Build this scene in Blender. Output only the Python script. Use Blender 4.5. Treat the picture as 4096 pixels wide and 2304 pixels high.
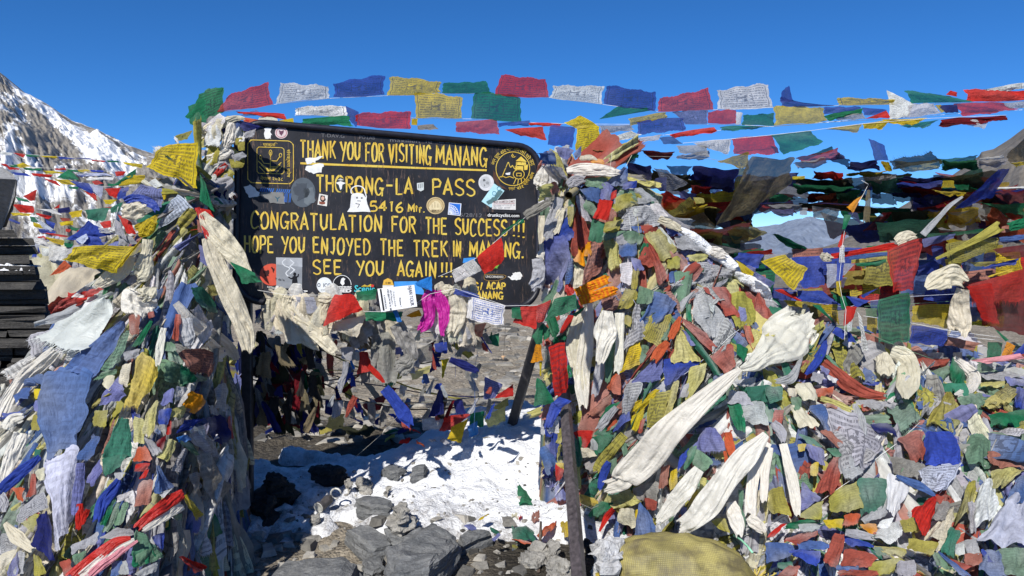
import bpy, bmesh, math, random
import numpy as np
from mathutils import Vector, Matrix

for o in list(bpy.data.objects):
    bpy.data.objects.remove(o)
SC = bpy.context.scene
COL = SC.collection

# ------------------------------------------------------------------ camera
FPX = 2924.0                      # focal length in photo pixels (4096 wide)
CAMZ = 1.6
PITCH = math.atan((1152 - 955) / FPX)
cam_d = bpy.data.cameras.new("camera")
cam_d.sensor_width = 36.0
cam_d.lens = FPX / 4096 * 36.0
cam_d.clip_start = 0.05
cam_d.clip_end = 60000
cam = bpy.data.objects.new("camera", cam_d)
COL.objects.link(cam)
cam.location = (0, 0, CAMZ)
cam.rotation_euler = (math.pi / 2 - PITCH, 0, 0)
SC.camera = cam

# ------------------------------------------------------------------ sun, sky, exposure
SUN_EL = math.radians(43)
SUN_AZ = math.radians(19)         # sun stands behind the viewer, this much to the left
to_sun = Vector((-math.sin(SUN_AZ) * math.cos(SUN_EL), -math.cos(SUN_AZ) * math.cos(SUN_EL), math.sin(SUN_EL)))
sl = bpy.data.lights.new("sun", 'SUN')
sl.energy = 5.0
sl.angle = math.radians(0.53)
sl.color = (1.0, 0.965, 0.90)
so = bpy.data.objects.new("sun", sl)
COL.objects.link(so)
so.rotation_euler = (-to_sun).to_track_quat('-Z', 'Y').to_euler()
so.location = (0, 0, 30)
W = bpy.data.worlds.new("World")
SC.world = W
W.use_nodes = True
wn = W.node_tree.nodes
bg = wn.get("Background") or wn.new("ShaderNodeBackground")
sky = wn.new("ShaderNodeTexSky")
sky.sky_type = 'NISHITA'
sky.sun_disc = False
sky.sun_elevation = SUN_EL
sky.sun_rotation = math.pi + SUN_AZ
sky.altitude = 4200
sky.air_density = 1.0
sky.dust_density = 0.0
sky.ozone_density = 10.0
hsv = wn.new("ShaderNodeHueSaturation")       # thin air high up: a deeper blue
hsv.inputs['Saturation'].default_value = 1.12
W.node_tree.links.new(sky.outputs[0], hsv.inputs['Color'])
W.node_tree.links.new(hsv.outputs[0], bg.inputs[0])
bg.inputs[1].default_value = 0.112
SC.view_settings.view_transform = 'Standard'
SC.view_settings.look = 'None'
SC.view_settings.exposure = 0.28
SC.view_settings.gamma = 1.0
SC.cycles.max_bounces = 6
SC.cycles.diffuse_bounces = 3
SC.cycles.transparent_max_bounces = 12
SC.cycles.use_denoising = True
SC.cycles.sample_clamp_indirect = 4.0

# ------------------------------------------------------------------ helpers
ORG = {'a1': (0, 576), 'a2': (0, 1152), 'a3': (0, 1728), 'b2': (1024, 1152), 'b3': (1024, 1728),
       'c0': (2048, 200), 'c1': (2048, 576), 'c2': (2048, 1152), 'c3': (2048, 1728),
       'd0': (3072, 200), 'd1': (3072, 576), 'd2': (3072, 1152), 'd3': (3072, 1728),
       's0': (700, 200), 's1': (1500, 200), 'S': (900, 450), 'F': (0, 0)}
def PX(t, x, y):                  # reading of an enlarged detail -> photo pixel
    k = {'S': 1.8115, 'F': 0.62891}.get(t, 2.5156)
    return ORG[t][0] + x / k, ORG[t][1] + y / k
CP, SP = math.cos(PITCH), math.sin(PITCH)
def ray(X, Y):
    a, b = (X - 2048) / FPX, (1152 - Y) / FPX
    # camera axes: right=(1,0,0) up=(0,SP,CP) forward=(0,CP,-SP)
    return np.array((a, CP + b * SP, -SP + b * CP))
C0 = np.array((0, 0, CAMZ))
def at(t, x, y, d):
    return C0 + ray(*PX(t, x, y)) * d

def srgb(r, g, b, k=1.0):
    return tuple(k * ((c / 255 / 12.92) if c / 255 <= 0.04045 else ((c / 255 + 0.055) / 1.055) ** 2.4) for c in (r, g, b))

rs = np.random.RandomState(7)
_perm = rs.rand(64, 64, 64)
def vnoise(x, y, z=0.0):
    x, y, z = np.broadcast_arrays(np.asarray(x, float), np.asarray(y, float), np.asarray(z, float))
    xi, yi, zi = np.floor(x).astype(int), np.floor(y).astype(int), np.floor(z).astype(int)
    fx, fy, fz = x - xi, y - yi, z - zi
    fx, fy, fz = [f * f * (3 - 2 * f) for f in (fx, fy, fz)]
    r = 0
    for i in (0, 1):
        for j in (0, 1):
            for k in (0, 1):
                r = r + _perm[(xi + i) % 64, (yi + j) % 64, (zi + k) % 64] * (fx if i else 1 - fx) * (fy if j else 1 - fy) * (fz if k else 1 - fz)
    return r * 2 - 1
def fbm(x, y, z=0.0, o=4, rough=0.5):
    r, a, f = 0, 1.0, 1.0
    for i in range(o):
        r = r + a * vnoise(np.asarray(x) * f + 17 * i, np.asarray(y) * f + 5 * i, np.asarray(z) * f)
        a *= rough
        f *= 2.03
    return r

def mesh_obj(name, verts, faces, mat, parent=None, smooth=True, col=None, uv=None, mats=None):
    me = bpy.data.meshes.new(name)
    me.from_pydata([tuple(v) for v in verts], [], [tuple(int(i) for i in f) for f in faces])
    if smooth:
        me.polygons.foreach_set('use_smooth', [True] * len(me.polygons))
    if col is not None:
        ca = me.color_attributes.new("Col", 'FLOAT_COLOR', 'POINT')
        c = np.asarray(col, dtype=np.float32)
        if c.ndim == 1:
            c = np.tile(c, (len(verts), 1))
        ca.data.foreach_set('color', c.ravel())
    if uv is not None:
        ul = me.uv_layers.new(name="UVMap")
        li = np.zeros(len(me.loops), dtype=np.int32)
        me.loops.foreach_get('vertex_index', li)
        ul.data.foreach_set('uv', np.asarray(uv, dtype=np.float32)[li].ravel())
    for m in ([mat] if mats is None else mats):
        me.materials.append(m)
    me.update()
    o = bpy.data.objects.new(name, me)
    COL.objects.link(o)
    if parent is not None:
        o.parent = parent
    return o
def tag(o, label, cat, group=None, kind=None):
    if label:
        o['label'] = label
    if cat:
        o['category'] = cat
    if group:
        o['group'] = group
    if kind:
        o['kind'] = kind
    return o
def empty(name, loc=(0, 0, 0)):
    o = bpy.data.objects.new(name, None)
    o.location = loc
    o.empty_display_size = 0.1
    COL.objects.link(o)
    bpy.context.view_layer.update()
    return o
def under(o, root):                # parent a mesh built in world space, keeping its place
    o.parent = root
    o.matrix_parent_inverse = Matrix.Translation(root.location).inverted()
    return o

# ------------------------------------------------------------------ materials
def new_mat(name):
    m = bpy.data.materials.new(name)
    m.use_nodes = True
    nt = m.node_tree
    for n in list(nt.nodes):
        nt.nodes.remove(n)
    out = nt.nodes.new("ShaderNodeOutputMaterial")
    return m, nt, out
def N(nt, t, **kw):
    n = nt.nodes.new(t)
    for k, v in kw.items():
        if k.startswith('_'):
            setattr(n, k[1:], v)
        else:
            key = int(k[1:]) if k[0] == 'i' and k[1:].isdigit() else k.replace('__', ' ')
            n.inputs[key].default_value = v
    return n
def L(nt, a, b):
    nt.links.new(a, b)
def mth(nt, op, a, b=None, c=None):
    n = nt.nodes.new("ShaderNodeMath")
    n.operation = op
    for i, v in enumerate((a, b, c)):
        if v is None:
            continue
        if isinstance(v, (int, float)):
            n.inputs[i].default_value = v
        else:
            L(nt, v, n.inputs[i])
    return n.outputs[0]
def mixc(nt, f, a, b, mode='MIX'):
    n = nt.nodes.new("ShaderNodeMix")
    n.data_type = 'RGBA'
    n.blend_type = mode
    for s, v in ((n.inputs[0], f), (n.inputs[6], a), (n.inputs[7], b)):
        if isinstance(v, (int, float)):
            s.default_value = v
        elif isinstance(v, tuple):
            s.default_value = v if len(v) == 4 else v + (1,)
        else:
            L(nt, v, s)
    return n.outputs[2]
def ramp(nt, fac, stops, interp='LINEAR'):
    n = nt.nodes.new("ShaderNodeValToRGB")
    n.color_ramp.interpolation = interp
    e = n.color_ramp.elements
    while len(e) > 1:
        e.remove(e[-1])
    for i, (p, c) in enumerate(stops):
        c = (c, c, c, 1) if isinstance(c, (int, float)) else (tuple(c) + (1,))[:4]
        if i == 0:
            e[0].position = p
            e[0].color = c
        else:
            x = e.new(p)
            x.color = c
    L(nt, fac, n.inputs[0])
    return n.outputs[0]
def noise(nt, scale, detail=3, rough=0.55, vec=None, dist=0.0, dims='3D'):
    n = nt.nodes.new("ShaderNodeTexNoise")
    n.noise_dimensions = dims
    n.inputs['Scale'].default_value = scale
    n.inputs['Detail'].default_value = detail
    n.inputs['Roughness'].default_value = rough
    n.inputs['Distortion'].default_value = dist
    if vec is not None:
        L(nt, vec, n.inputs['Vector'])
    return n.outputs[0]
def texco(nt, which='Object'):
    return nt.nodes.new("ShaderNodeTexCoord").outputs[which]
def mapping(nt, vec, scale=(1, 1, 1), rot=(0, 0, 0)):
    n = nt.nodes.new("ShaderNodeMapping")
    n.inputs['Scale'].default_value = scale
    n.inputs['Rotation'].default_value = rot
    L(nt, vec, n.inputs['Vector'])
    return n.outputs[0]
def bump(nt, h, strength, dist):
    n = nt.nodes.new("ShaderNodeBump")
    n.inputs['Strength'].default_value = strength
    n.inputs['Distance'].default_value = dist
    L(nt, h, n.inputs['Height'])
    return n.outputs[0]

def cloth_mat(name, silk=False, trans=0.30, clear=0.0, inkc=(0.035, 0.035, 0.05, 1), inkk=0.62):
    m, nt, out = new_mat(name)
    at_ = N(nt, "ShaderNodeAttribute", _attribute_name="Col")
    uv = texco(nt, 'UV')
    sep = N(nt, "ShaderNodeSeparateXYZ")
    L(nt, uv, sep.inputs[0])
    x, y = sep.outputs[0], sep.outputs[1]
    oc = texco(nt, 'Object')
    # printed prayer: rows of small signs inside a ruled frame, a picture in the middle
    rows = mth(nt, 'MULTIPLY', y, 10.0)
    fy = mth(nt, 'FRACT', rows)
    rmask = mth(nt, 'MULTIPLY', mth(nt, 'GREATER_THAN', fy, 0.25), mth(nt, 'LESS_THAN', fy, 0.78))
    comb = N(nt, "ShaderNodeCombineXYZ")
    L(nt, mth(nt, 'MULTIPLY', x, 105.0), comb.inputs[0])
    L(nt, mth(nt, 'MULTIPLY', mth(nt, 'FLOOR', rows), 5.7), comb.inputs[1])
    ch = mth(nt, 'GREATER_THAN', noise(nt, 1.0, 2, 0.6, comb.outputs[0]), 0.47)
    dx = mth(nt, 'ABSOLUTE', mth(nt, 'SUBTRACT', x, 0.5))
    dy = mth(nt, 'ABSOLUTE', mth(nt, 'SUBTRACT', y, 0.5))
    mx = mth(nt, 'MAXIMUM', dx, dy)
    inside = mth(nt, 'LESS_THAN', mx, 0.41)
    border = mth(nt, 'LESS_THAN', mth(nt, 'ABSOLUTE', mth(nt, 'SUBTRACT', mx, 0.44)), 0.010)
    cen = mth(nt, 'MULTIPLY', mth(nt, 'LESS_THAN', dx, 0.14), mth(nt, 'LESS_THAN', dy, 0.17))
    pic = mth(nt, 'GREATER_THAN', noise(nt, 11.0, 2, 0.5, uv), 0.52)
    cb = mth(nt, 'LESS_THAN', mth(nt, 'ABSOLUTE', mth(nt, 'SUBTRACT', mth(nt, 'MAXIMUM', mth(nt, 'MULTIPLY', dx, 1.2), dy), 0.17)), 0.010)
    txt = mth(nt, 'MULTIPLY', mth(nt, 'MULTIPLY', rmask, ch), inside)
    txt = mth(nt, 'MULTIPLY', txt, mth(nt, 'SUBTRACT', 1.0, cen))
    ink = mth(nt, 'MAXIMUM', mth(nt, 'MAXIMUM', txt, border), mth(nt, 'MAXIMUM', mth(nt, 'MULTIPLY', cen, pic), cb))
    ink = mth(nt, 'MULTIPLY', ink, at_.outputs['Alpha'])
    # uneven dye and grime
    d1 = ramp(nt, noise(nt, 14.0, 4, 0.6, oc), [(0.3, 0.74), (0.62, 1.10)])
    d2 = ramp(nt, noise(nt, 55.0, 3, 0.6, oc), [(0.35, 0.88), (0.65, 1.06)])
    base = mixc(nt, 0.25 if silk else 0.85, at_.outputs['Color'], mixc(nt, 1.0, at_.outputs['Color'], d1, 'MULTIPLY'))
    base = mixc(nt, 0.2 if silk else 0.8, base, mixc(nt, 1.0, base, d2, 'MULTIPLY'))
    base = mixc(nt, mth(nt, 'MULTIPLY', ink, inkk), base, inkc)
    # wrinkles: long ones with the hang of the cloth, short crumples, the weave's own roughness
    wr = noise(nt, 1.0, 3, 0.6, mapping(nt, uv, (2.6, 3.4, 1.0) if silk else (5.0, 2.8, 1.0)), 2.2 if silk else 1.4)
    wr2 = noise(nt, 24.0, 4, 0.6, oc, 0.8)
    ridge = mth(nt, 'ABSOLUTE', mth(nt, 'SUBTRACT', wr, 0.5))
    ridge2 = mth(nt, 'ABSOLUTE', mth(nt, 'SUBTRACT', wr2, 0.5))
    fn = mth(nt, 'ADD', mth(nt, 'ADD', mth(nt, 'MULTIPLY', ridge, -1.6), mth(nt, 'MULTIPLY', ridge2, -1.3)), mth(nt, 'MULTIPLY', noise(nt, 70.0, 3, 0.6, oc), 0.35))
    bn = bump(nt, fn, 0.35 if silk else 0.42, 0.022)
    p = N(nt, "ShaderNodeBsdfPrincipled")
    L(nt, base, p.inputs['Base Color'])
    L(nt, bn, p.inputs['Normal'])
    p.inputs['Roughness'].default_value = 0.40 if silk else 0.85
    p.inputs['Specular IOR Level'].default_value = 0.45 if silk else 0.12
    tr = N(nt, "ShaderNodeBsdfTranslucent")
    L(nt, base, tr.inputs['Color'])
    L(nt, bn, tr.inputs['Normal'])
    mx_ = N(nt, "ShaderNodeMixShader", i0=trans)
    L(nt, p.outputs[0], mx_.inputs[1])
    L(nt, tr.outputs[0], mx_.inputs[2])
    res = mx_.outputs[0]
    if clear > 0:
        # loose weave: the gaps between threads let the view through
        t2 = N(nt, "ShaderNodeBsdfTransparent")
        t2.inputs['Color'].default_value = (1, 1, 1, 1)
        m2 = N(nt, "ShaderNodeMixShader", i0=clear)
        L(nt, res, m2.inputs[1])
        L(nt, t2.outputs[0], m2.inputs[2])
        res = m2.outputs[0]
    L(nt, res, out.inputs[0])
    return m
M_COT = cloth_mat("cotton_cloth", trans=0.36)
M_THIN = cloth_mat("thin_cotton_cloth", trans=0.52, clear=0.12)
M_BLUE = cloth_mat("blue_printed_cotton", inkc=(0.03, 0.10, 0.42, 1), inkk=0.9)
M_RED = cloth_mat("red_printed_cotton", inkc=(0.60, 0.05, 0.02, 1), inkk=0.85)
M_SILK = cloth_mat("silk_cloth", silk=True, trans=0.34)

def stone_mat(name, a, b, scale=6.0, layer=True, rough=0.85, island=False):
    m, nt, out = new_mat(name)
    oc = texco(nt, 'Object')
    lay = mapping(nt, oc, (1.2, 1.2, 7.0) if layer else (1, 1, 1), (0.25, 0.15, 0.3))
    f1 = noise(nt, scale, 6, 0.65, lay)
    f2 = noise(nt, scale * 9, 4, 0.7, oc)
    base = ramp(nt, f1, [(0.28, a), (0.52, tuple((p + q) / 2 for p, q in zip(a, b))), (0.74, b)])
    if island:                     # every stone its own shade
        base = ramp(nt, N(nt, "ShaderNodeNewGeometry").outputs['Random Per Island'], [(0.0, a), (0.45, tuple((p + q) / 2 for p, q in zip(a, b))), (1.0, b)])
    base = mixc(nt, 0.55, base, mixc(nt, 1.0, base, ramp(nt, f2, [(0.3, 0.45), (0.7, 1.35)]), 'MULTIPLY'))
    p = N(nt, "ShaderNodeBsdfPrincipled")
    L(nt, base, p.inputs['Base Color'])
    p.inputs['Roughness'].default_value = rough
    p.inputs['Specular IOR Level'].default_value = 0.25
    h = mth(nt, 'ADD', mth(nt, 'MULTIPLY', f1, 1.0), mth(nt, 'MULTIPLY', f2, 0.5))
    L(nt, bump(nt, h, 0.8, 0.03), p.inputs['Normal'])
    L(nt, p.outputs[0], out.inputs[0])
    return m
M_SLATE = stone_mat("grey_slate", (0.075, 0.08, 0.085), (0.25, 0.25, 0.245))
M_PALE = stone_mat("pale_stone", (0.20, 0.19, 0.17), (0.42, 0.40, 0.36), 7, False)
M_DARKST = stone_mat("dark_stone", (0.018, 0.017, 0.017), (0.055, 0.05, 0.045), 5)
M_CAP = stone_mat("grey_cap_stone", (0.20, 0.20, 0.20), (0.30, 0.30, 0.30), 4, False)

def simple_mat(name, c, rough=0.6, spec=0.3, metal=0.0, var=0.25, scale=20.0, bmp=0.2):
    m, nt, out = new_mat(name)
    oc = texco(nt, 'Object')
    f = noise(nt, scale, 4, 0.6, oc)
    base = mixc(nt, 1.0, tuple(c), ramp(nt, f, [(0.3, 1 - var), (0.7, 1 + var)]), 'MULTIPLY')
    p = N(nt, "ShaderNodeBsdfPrincipled")
    L(nt, base, p.inputs['Base Color'])
    p.inputs['Roughness'].default_value = rough
    p.inputs['Specular IOR Level'].default_value = spec
    p.inputs['Metallic'].default_value = metal
    if bmp:
        L(nt, bump(nt, f, bmp, 0.01), p.inputs['Normal'])
    L(nt, p.outputs[0], out.inputs[0])
    return m
# ------------------------------------------------------------------ sky-lit setting: ground, snow, hills
def sstep(a, b, x):
    t = np.clip((np.asarray(x, float) - a) / (b - a), 0, 1)
    return t * t * (3 - 2 * t)
def gz(x, y):
    x = np.asarray(x, float)
    y = np.asarray(y, float)
    z = 0.035 * fbm(x * 1.3, y * 1.3, 0.3, 3) + 0.018 * fbm(x * 7, y * 7, 2.1, 3)
    z = z - 0.035 * np.maximum(y - 14, 0)
    return z
def snow_z(x, y):
    x = np.asarray(x, float)
    y = np.asarray(y, float)
    s = 0.32 * sstep(3.95, 5.15, y) * sstep(-1.25, 0.0, x) * (1 - sstep(5.3, 5.9, y)) * (1 - 0.55 * sstep(0.45, 1.2, x))
    m = sstep(3.4, 3.9, y + 0.15 * np.sin(x * 2.2 + 1) + 0.10 * fbm(x * 3, y * 3, 8.1, 3) - 0.28 * sstep(-0.6, -0.2, x)) * (1 - sstep(5.05, 5.45, y + 0.12 * np.sin(x * 5) - 0.45 * sstep(-0.7, -0.1, x))) * sstep(-1.95, -1.6, x + 0.25 * np.sin(y * 3)) * (1 - sstep(0.75, 1.1, x + 0.2 * (y - 4)))
    m = m * (1 - (1 - sstep(-1.05, -0.75, x)) * sstep(-0.05, 0.35, fbm(x * 2.6 + 3, y * 2.6, 6.1, 3)))      # bare earth shows between the drifts
    lump = 0.026 * fbm(x * 3.2, y * 3.2, 1.7, 4, 0.55) + 0.016 * np.abs(fbm(x * 13, y * 13, 4.2, 3))
    return s, m, lump

def grid_mesh(name, xs, ys, zf, mat, colf=None):
    X, Y = np.meshgrid(xs, ys)
    Z = zf(X, Y)
    v = np.stack([X, Y, Z], -1).reshape(-1, 3)
    nx, ny = len(xs), len(ys)
    i = np.arange(nx * ny).reshape(ny, nx)
    f = np.stack([i[:-1, :-1], i[:-1, 1:], i[1:, 1:], i[1:, :-1]], -1).reshape(-1, 4)
    c = None
    if colf:
        c = colf(X, Y).reshape(-1, 4)
    return mesh_obj(name, v, f, mat, col=c)

def ground_mat():
    m, nt, out = new_mat("stony_ground")
    oc = texco(nt, 'Object')
    vo = N(nt, "ShaderNodeTexVoronoi", _feature='F1', Scale=26.0)
    L(nt, mapping(nt, oc, (1, 1.5, 1)), vo.inputs['Vector'])
    v2 = N(nt, "ShaderNodeTexVoronoi", _feature='F1', Scale=90.0)
    L(nt, oc, v2.inputs['Vector'])
    sp = N(nt, "ShaderNodeSeparateColor")
    L(nt, vo.outputs['Color'], sp.inputs[0])
    sp2 = N(nt, "ShaderNodeSeparateColor")
    L(nt, v2.outputs['Color'], sp2.inputs[0])
    big = noise(nt, 1.6, 5, 0.6, oc)
    base = ramp(nt, sp.outputs[0], [(0.0, (0.085, 0.078, 0.068)), (0.5, (0.20, 0.183, 0.155)), (1.0, (0.38, 0.35, 0.30))])
    base = mixc(nt, 0.5, base, ramp(nt, sp2.outputs[0], [(0.0, (0.11, 0.10, 0.086)), (1.0, (0.34, 0.31, 0.265))]))
    base = mixc(nt, 0.8, base, mixc(nt, 1.0, base, ramp(nt, big, [(0.3, 0.65), (0.7, 1.2)]), 'MULTIPLY'))
    at_ = N(nt, "ShaderNodeAttribute", _attribute_name="Col")
    base = mixc(nt, 1.0, base, at_.outputs['Color'], 'MULTIPLY')
    p = N(nt, "ShaderNodeBsdfPrincipled")
    L(nt, base, p.inputs['Base Color'])
    p.inputs['Roughness'].default_value = 0.9
    p.inputs['Specular IOR Level'].default_value = 0.2
    h = mth(nt, 'ADD', mth(nt, 'MULTIPLY', vo.outputs['Distance'], -1.2), mth(nt, 'MULTIPLY', v2.outputs['Distance'], -0.5))
    h = mth(nt, 'ADD', h, noise(nt, 60, 4, 0.7, oc))
    L(nt, bump(nt, h, 0.8, 0.02), p.inputs['Normal'])
    L(nt, p.outputs[0], out.inputs[0])
    return m
M_GROUND = ground_mat()
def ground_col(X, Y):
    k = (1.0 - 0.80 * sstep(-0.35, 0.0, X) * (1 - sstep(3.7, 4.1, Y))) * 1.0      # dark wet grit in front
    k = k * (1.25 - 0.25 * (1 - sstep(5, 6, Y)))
    k = k * (1 - 0.72 * sstep(4.9, 5.3, Y) * (1 - sstep(6.1, 6.6, Y + 0.2 * np.sin(X * 4))) * (1 - sstep(-0.3, 0.3, X)))     # shadow band behind the board, darkened into the ground colour
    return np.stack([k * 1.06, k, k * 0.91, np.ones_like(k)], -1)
far = np.array([14, 17, 21, 27, 36, 50, 70, 110, 180, 300])
xs = np.concatenate([-far[::-1], np.linspace(-12, -3.2, 30), np.linspace(-3, 3.4, 190), np.linspace(3.6, 12, 24), far])
ys = np.concatenate([[-60, -25, -8, -2, 0.5], np.linspace(1.6, 7.2, 180), np.linspace(7.3, 14, 70), far[1:]])
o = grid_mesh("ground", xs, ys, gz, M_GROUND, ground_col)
o['kind'] = 'structure'

def snow_mat():
    m, nt, out = new_mat("trodden_snow")
    oc = texco(nt, 'Object')
    at_ = N(nt, "ShaderNodeAttribute", _attribute_name="Col")
    dirt = noise(nt, 9.0, 6, 0.7, oc)
    fine = noise(nt, 70.0, 4, 0.7, oc)
    k = mth(nt, 'MULTIPLY', ramp(nt, dirt, [(0.40, 0.0), (0.62, 1.0)]), at_.outputs['Alpha'])
    k = mth(nt, 'MULTIPLY', k, ramp(nt, fine, [(0.3, 0.3), (0.6, 1.0)]))
    base = mixc(nt, k, (0.88, 0.89, 0.91, 1), (0.22, 0.20, 0.185, 1))
    p = N(nt, "ShaderNodeBsdfPrincipled")
    L(nt, base, p.inputs['Base Color'])
    p.inputs['Roughness'].default_value = 0.6
    p.inputs['Specular IOR Level'].default_value = 0.3
    L(nt, bump(nt, mth(nt, 'ADD', noise(nt, 28, 5, 0.65, oc), mth(nt, 'MULTIPLY', fine, 0.5)), 0.9, 0.035), p.inputs['Normal'])
    L(nt, p.outputs[0], out.inputs[0])
    return m
M_SNOW = snow_mat()
def snow_surface(X, Y):
    s, m, lump = snow_z(X, Y)
    th = -0.075 + 0.14 * m + lump * 1.15 * (0.3 + m)
    return gz(X, Y) + s * m + th
def snow_col(X, Y):
    s, m, lump = snow_z(X, Y)
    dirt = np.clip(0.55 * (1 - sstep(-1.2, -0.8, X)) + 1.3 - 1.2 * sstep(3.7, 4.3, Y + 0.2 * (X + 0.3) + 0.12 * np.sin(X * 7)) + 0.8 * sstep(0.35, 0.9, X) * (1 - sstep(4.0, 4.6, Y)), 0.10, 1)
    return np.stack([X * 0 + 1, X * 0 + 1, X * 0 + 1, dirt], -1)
o = grid_mesh("snow", np.linspace(-2.5, 1.5, 200), np.linspace(2.8, 6.2, 180), snow_surface, M_SNOW, snow_col)
o['kind'] = 'structure'
def floor_z(x, y):
    if -2.45 < x < 1.45 and 2.85 < y < 6.15:
        return float(max(gz(x, y), snow_surface(x, y)))
    return float(gz(x, y))

# ---- mountains
def slope_mesh(name, ridge, foot, nS, nT, mat, amp, seed, fs, gully=None, power=1.15):
    """ridge, foot: lists of (Fx, Fy, depth); a slope falls from one to the other."""
    def samp(p, s):
        p = np.array(p, float)
        d = np.concatenate([[0], np.cumsum(np.hypot(np.diff(p[:, 0]), np.diff(p[:, 1])))])
        d /= d[-1]
        return np.stack([np.interp(s, d, p[:, k]) for k in range(3)], -1)
    s = np.linspace(0, 1, nS)
    R, Fo = samp(ridge, s), samp(foot, s)
    def w(q):
        return np.array([at('F', a, b, c) for a, b, c in q])
    A, B = w(R), w(Fo)
    t = (np.linspace(0, 1, nT) ** power)[:, None, None]
    P = A[None] * (1 - t) + B[None] * t
    S, Tt = np.meshgrid(s, np.linspace(0, 1, nT))
    n = fbm(S * fs + seed, Tt * fs * 0.35, seed, 6, 0.58) + 0.55 * np.abs(fbm(S * fs * 2.3 + 3, Tt * fs * 0.5, seed + 3, 5, 0.6))
    ed = 0.12 + 0.88 * np.clip(Tt * 3, 0, 1)
    dep = np.linspace(1, 0.45, nT)[:, None]
    P[..., 2] += amp * n * ed * dep * 0.8
    P[..., 1] -= amp * n * ed * dep * 0.6
    col = np.zeros((nT, nS, 4))
    sn = fbm(S * fs * 1.5 + 9, Tt * fs * 0.5, seed + 7, 5, 0.6)
    col[..., 0] = sn
    if gully is not None:
        # where the slope carries a gully of unbroken snow: the distance to its line, measured on the slope
        px = R[None, :, :2] * (1 - t) + Fo[None, :, :2] * t
        g = np.full(S.shape, -1.0)
        for (x0, y0, w0), (x1, y1, w1) in zip(gully[:-1], gully[1:]):
            ax, ay = x1 - x0, y1 - y0
            u = np.clip(((px[..., 0] - x0) * ax + (px[..., 1] - y0) * ay) / (ax * ax + ay * ay), 0, 1)
            d = np.hypot(px[..., 0] - x0 - u * ax, px[..., 1] - y0 - u * ay)
            g = np.maximum(g, 1 - d / (w0 + (w1 - w0) * u))
        col[..., 1] = np.clip(g, 0, 1)
    col[..., 2] = Tt
    col[..., 3] = 1
    i = np.arange(nS * nT).reshape(nT, nS)
    f = np.stack([i[:-1, :-1], i[1:, :-1], i[1:, 1:], i[:-1, 1:]], -1).reshape(-1, 4)
    return mesh_obj(name, P.reshape(-1, 3), f, mat, col=col.reshape(-1, 4))
def mountain_mat(name, rocks, snow_amt, sc, snowcol=(0.80, 0.83, 0.88)):
    m, nt, out = new_mat(name)
    oc = texco(nt, 'Object')
    at_ = N(nt, "ShaderNodeAttribute", _attribute_name="Col")
    sp = N(nt, "ShaderNodeSeparateColor")
    L(nt, at_.outputs['Color'], sp.inputs[0])
    rot = mapping(nt, oc, (sc, sc * 0.35, sc * 0.6), (0.5, 0.6, 0.2))
    f1 = noise(nt, 1.0, 9, 0.68, rot)
    f2 = noise(nt, 5.0, 6, 0.7, rot)
    rock = ramp(nt, f1, [(0.30, rocks[0]), (0.5, rocks[1]), (0.72, rocks[2])])
    rock = mixc(nt, 0.6, rock, mixc(nt, 1.0, rock, ramp(nt, f2, [(0.3, 0.5), (0.7, 1.35)]), 'MULTIPLY'))
    k = mth(nt, 'ADD', mth(nt, 'MULTIPLY', f1, 1.0), mth(nt, 'MULTIPLY', f2, 0.6))
    k = mth(nt, 'ADD', k, mth(nt, 'MULTIPLY', sp.outputs[0], 0.22))
    k = mth(nt, 'ADD', k, mth(nt, 'MULTIPLY', sp.outputs[1], 0.9))
    k = ramp(nt, mth(nt, 'ADD', k, snow_amt - 0.8), [(0.44, 0.0), (0.56, 1.0)])
    base = mixc(nt, k, rock, snowcol)
    p = N(nt, "ShaderNodeBsdfPrincipled")
    L(nt, base, p.inputs['Base Color'])
    p.inputs['Roughness'].default_value = 0.85
    p.inputs['Specular IOR Level'].default_value = 0.15
    L(nt, bump(nt, mth(nt, 'ADD', f1, mth(nt, 'MULTIPLY', f2, 0.4)), 1.0, 1.6 / sc * 0.06), p.inputs['Normal'])
    L(nt, p.outputs[0], out.inputs[0])
    return m
M_MTN = mountain_mat("snowy_rock", ((0.15, 0.143, 0.135), (0.235, 0.22, 0.20), (0.33, 0.31, 0.28)), 0.40, 0.05, (0.72, 0.735, 0.76))
o = slope_mesh("snowy_mountain",
    [(-420, -60, 900), (-200, 60, 900), (-60, 140, 880), (0, 182, 860), (60, 232, 850), (105, 255, 845), (180, 302, 830), (235, 323, 820),
     (262, 335, 810), (330, 368, 800), (390, 388, 790), (470, 420, 780), (560, 470, 760), (680, 540, 740)],
    [(-420, 720, 150), (-100, 720, 140), (150, 715, 140), (400, 720, 140), (700, 700, 160)],
    420, 260, M_MTN, 9, 3.3, 17,
    [(38, 245, 16), (70, 295, 34), (130, 350, 46), (190, 405, 60), (240, 470, 80), (300, 540, 80)])
o['kind'] = 'structure'
M_SCREE = mountain_mat("brown_scree", ((0.13, 0.115, 0.095), (0.185, 0.165, 0.14), (0.23, 0.205, 0.175)), -0.6, 0.25)
o = slope_mesh("scree_hill",
    [(1930, 690, 90), (2030, 640, 95), (2057, 625, 100), (2102, 612, 105), (2170, 577, 110), (2270, 517, 115), (2390, 446, 120), (2462, 394, 122),
     (2468, 384, 120), (2500, 375, 118), (2543, 347, 116), (2576, 322, 112), (2700, 240, 110), (3000, 120, 110)],
    [(1930, 735, 24), (2200, 775, 18), (2576, 812, 15), (3000, 835, 14)], 240, 120, M_SCREE, 0.7, 8.1, 12, power=0.8)
o['kind'] = 'structure'
M_FAR = mountain_mat("hazed_far_rock", ((0.165, 0.20, 0.27), (0.20, 0.24, 0.315), (0.235, 0.28, 0.36)), -0.6, 0.006)  # blue haze of the distance is mixed into the rock colour
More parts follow.
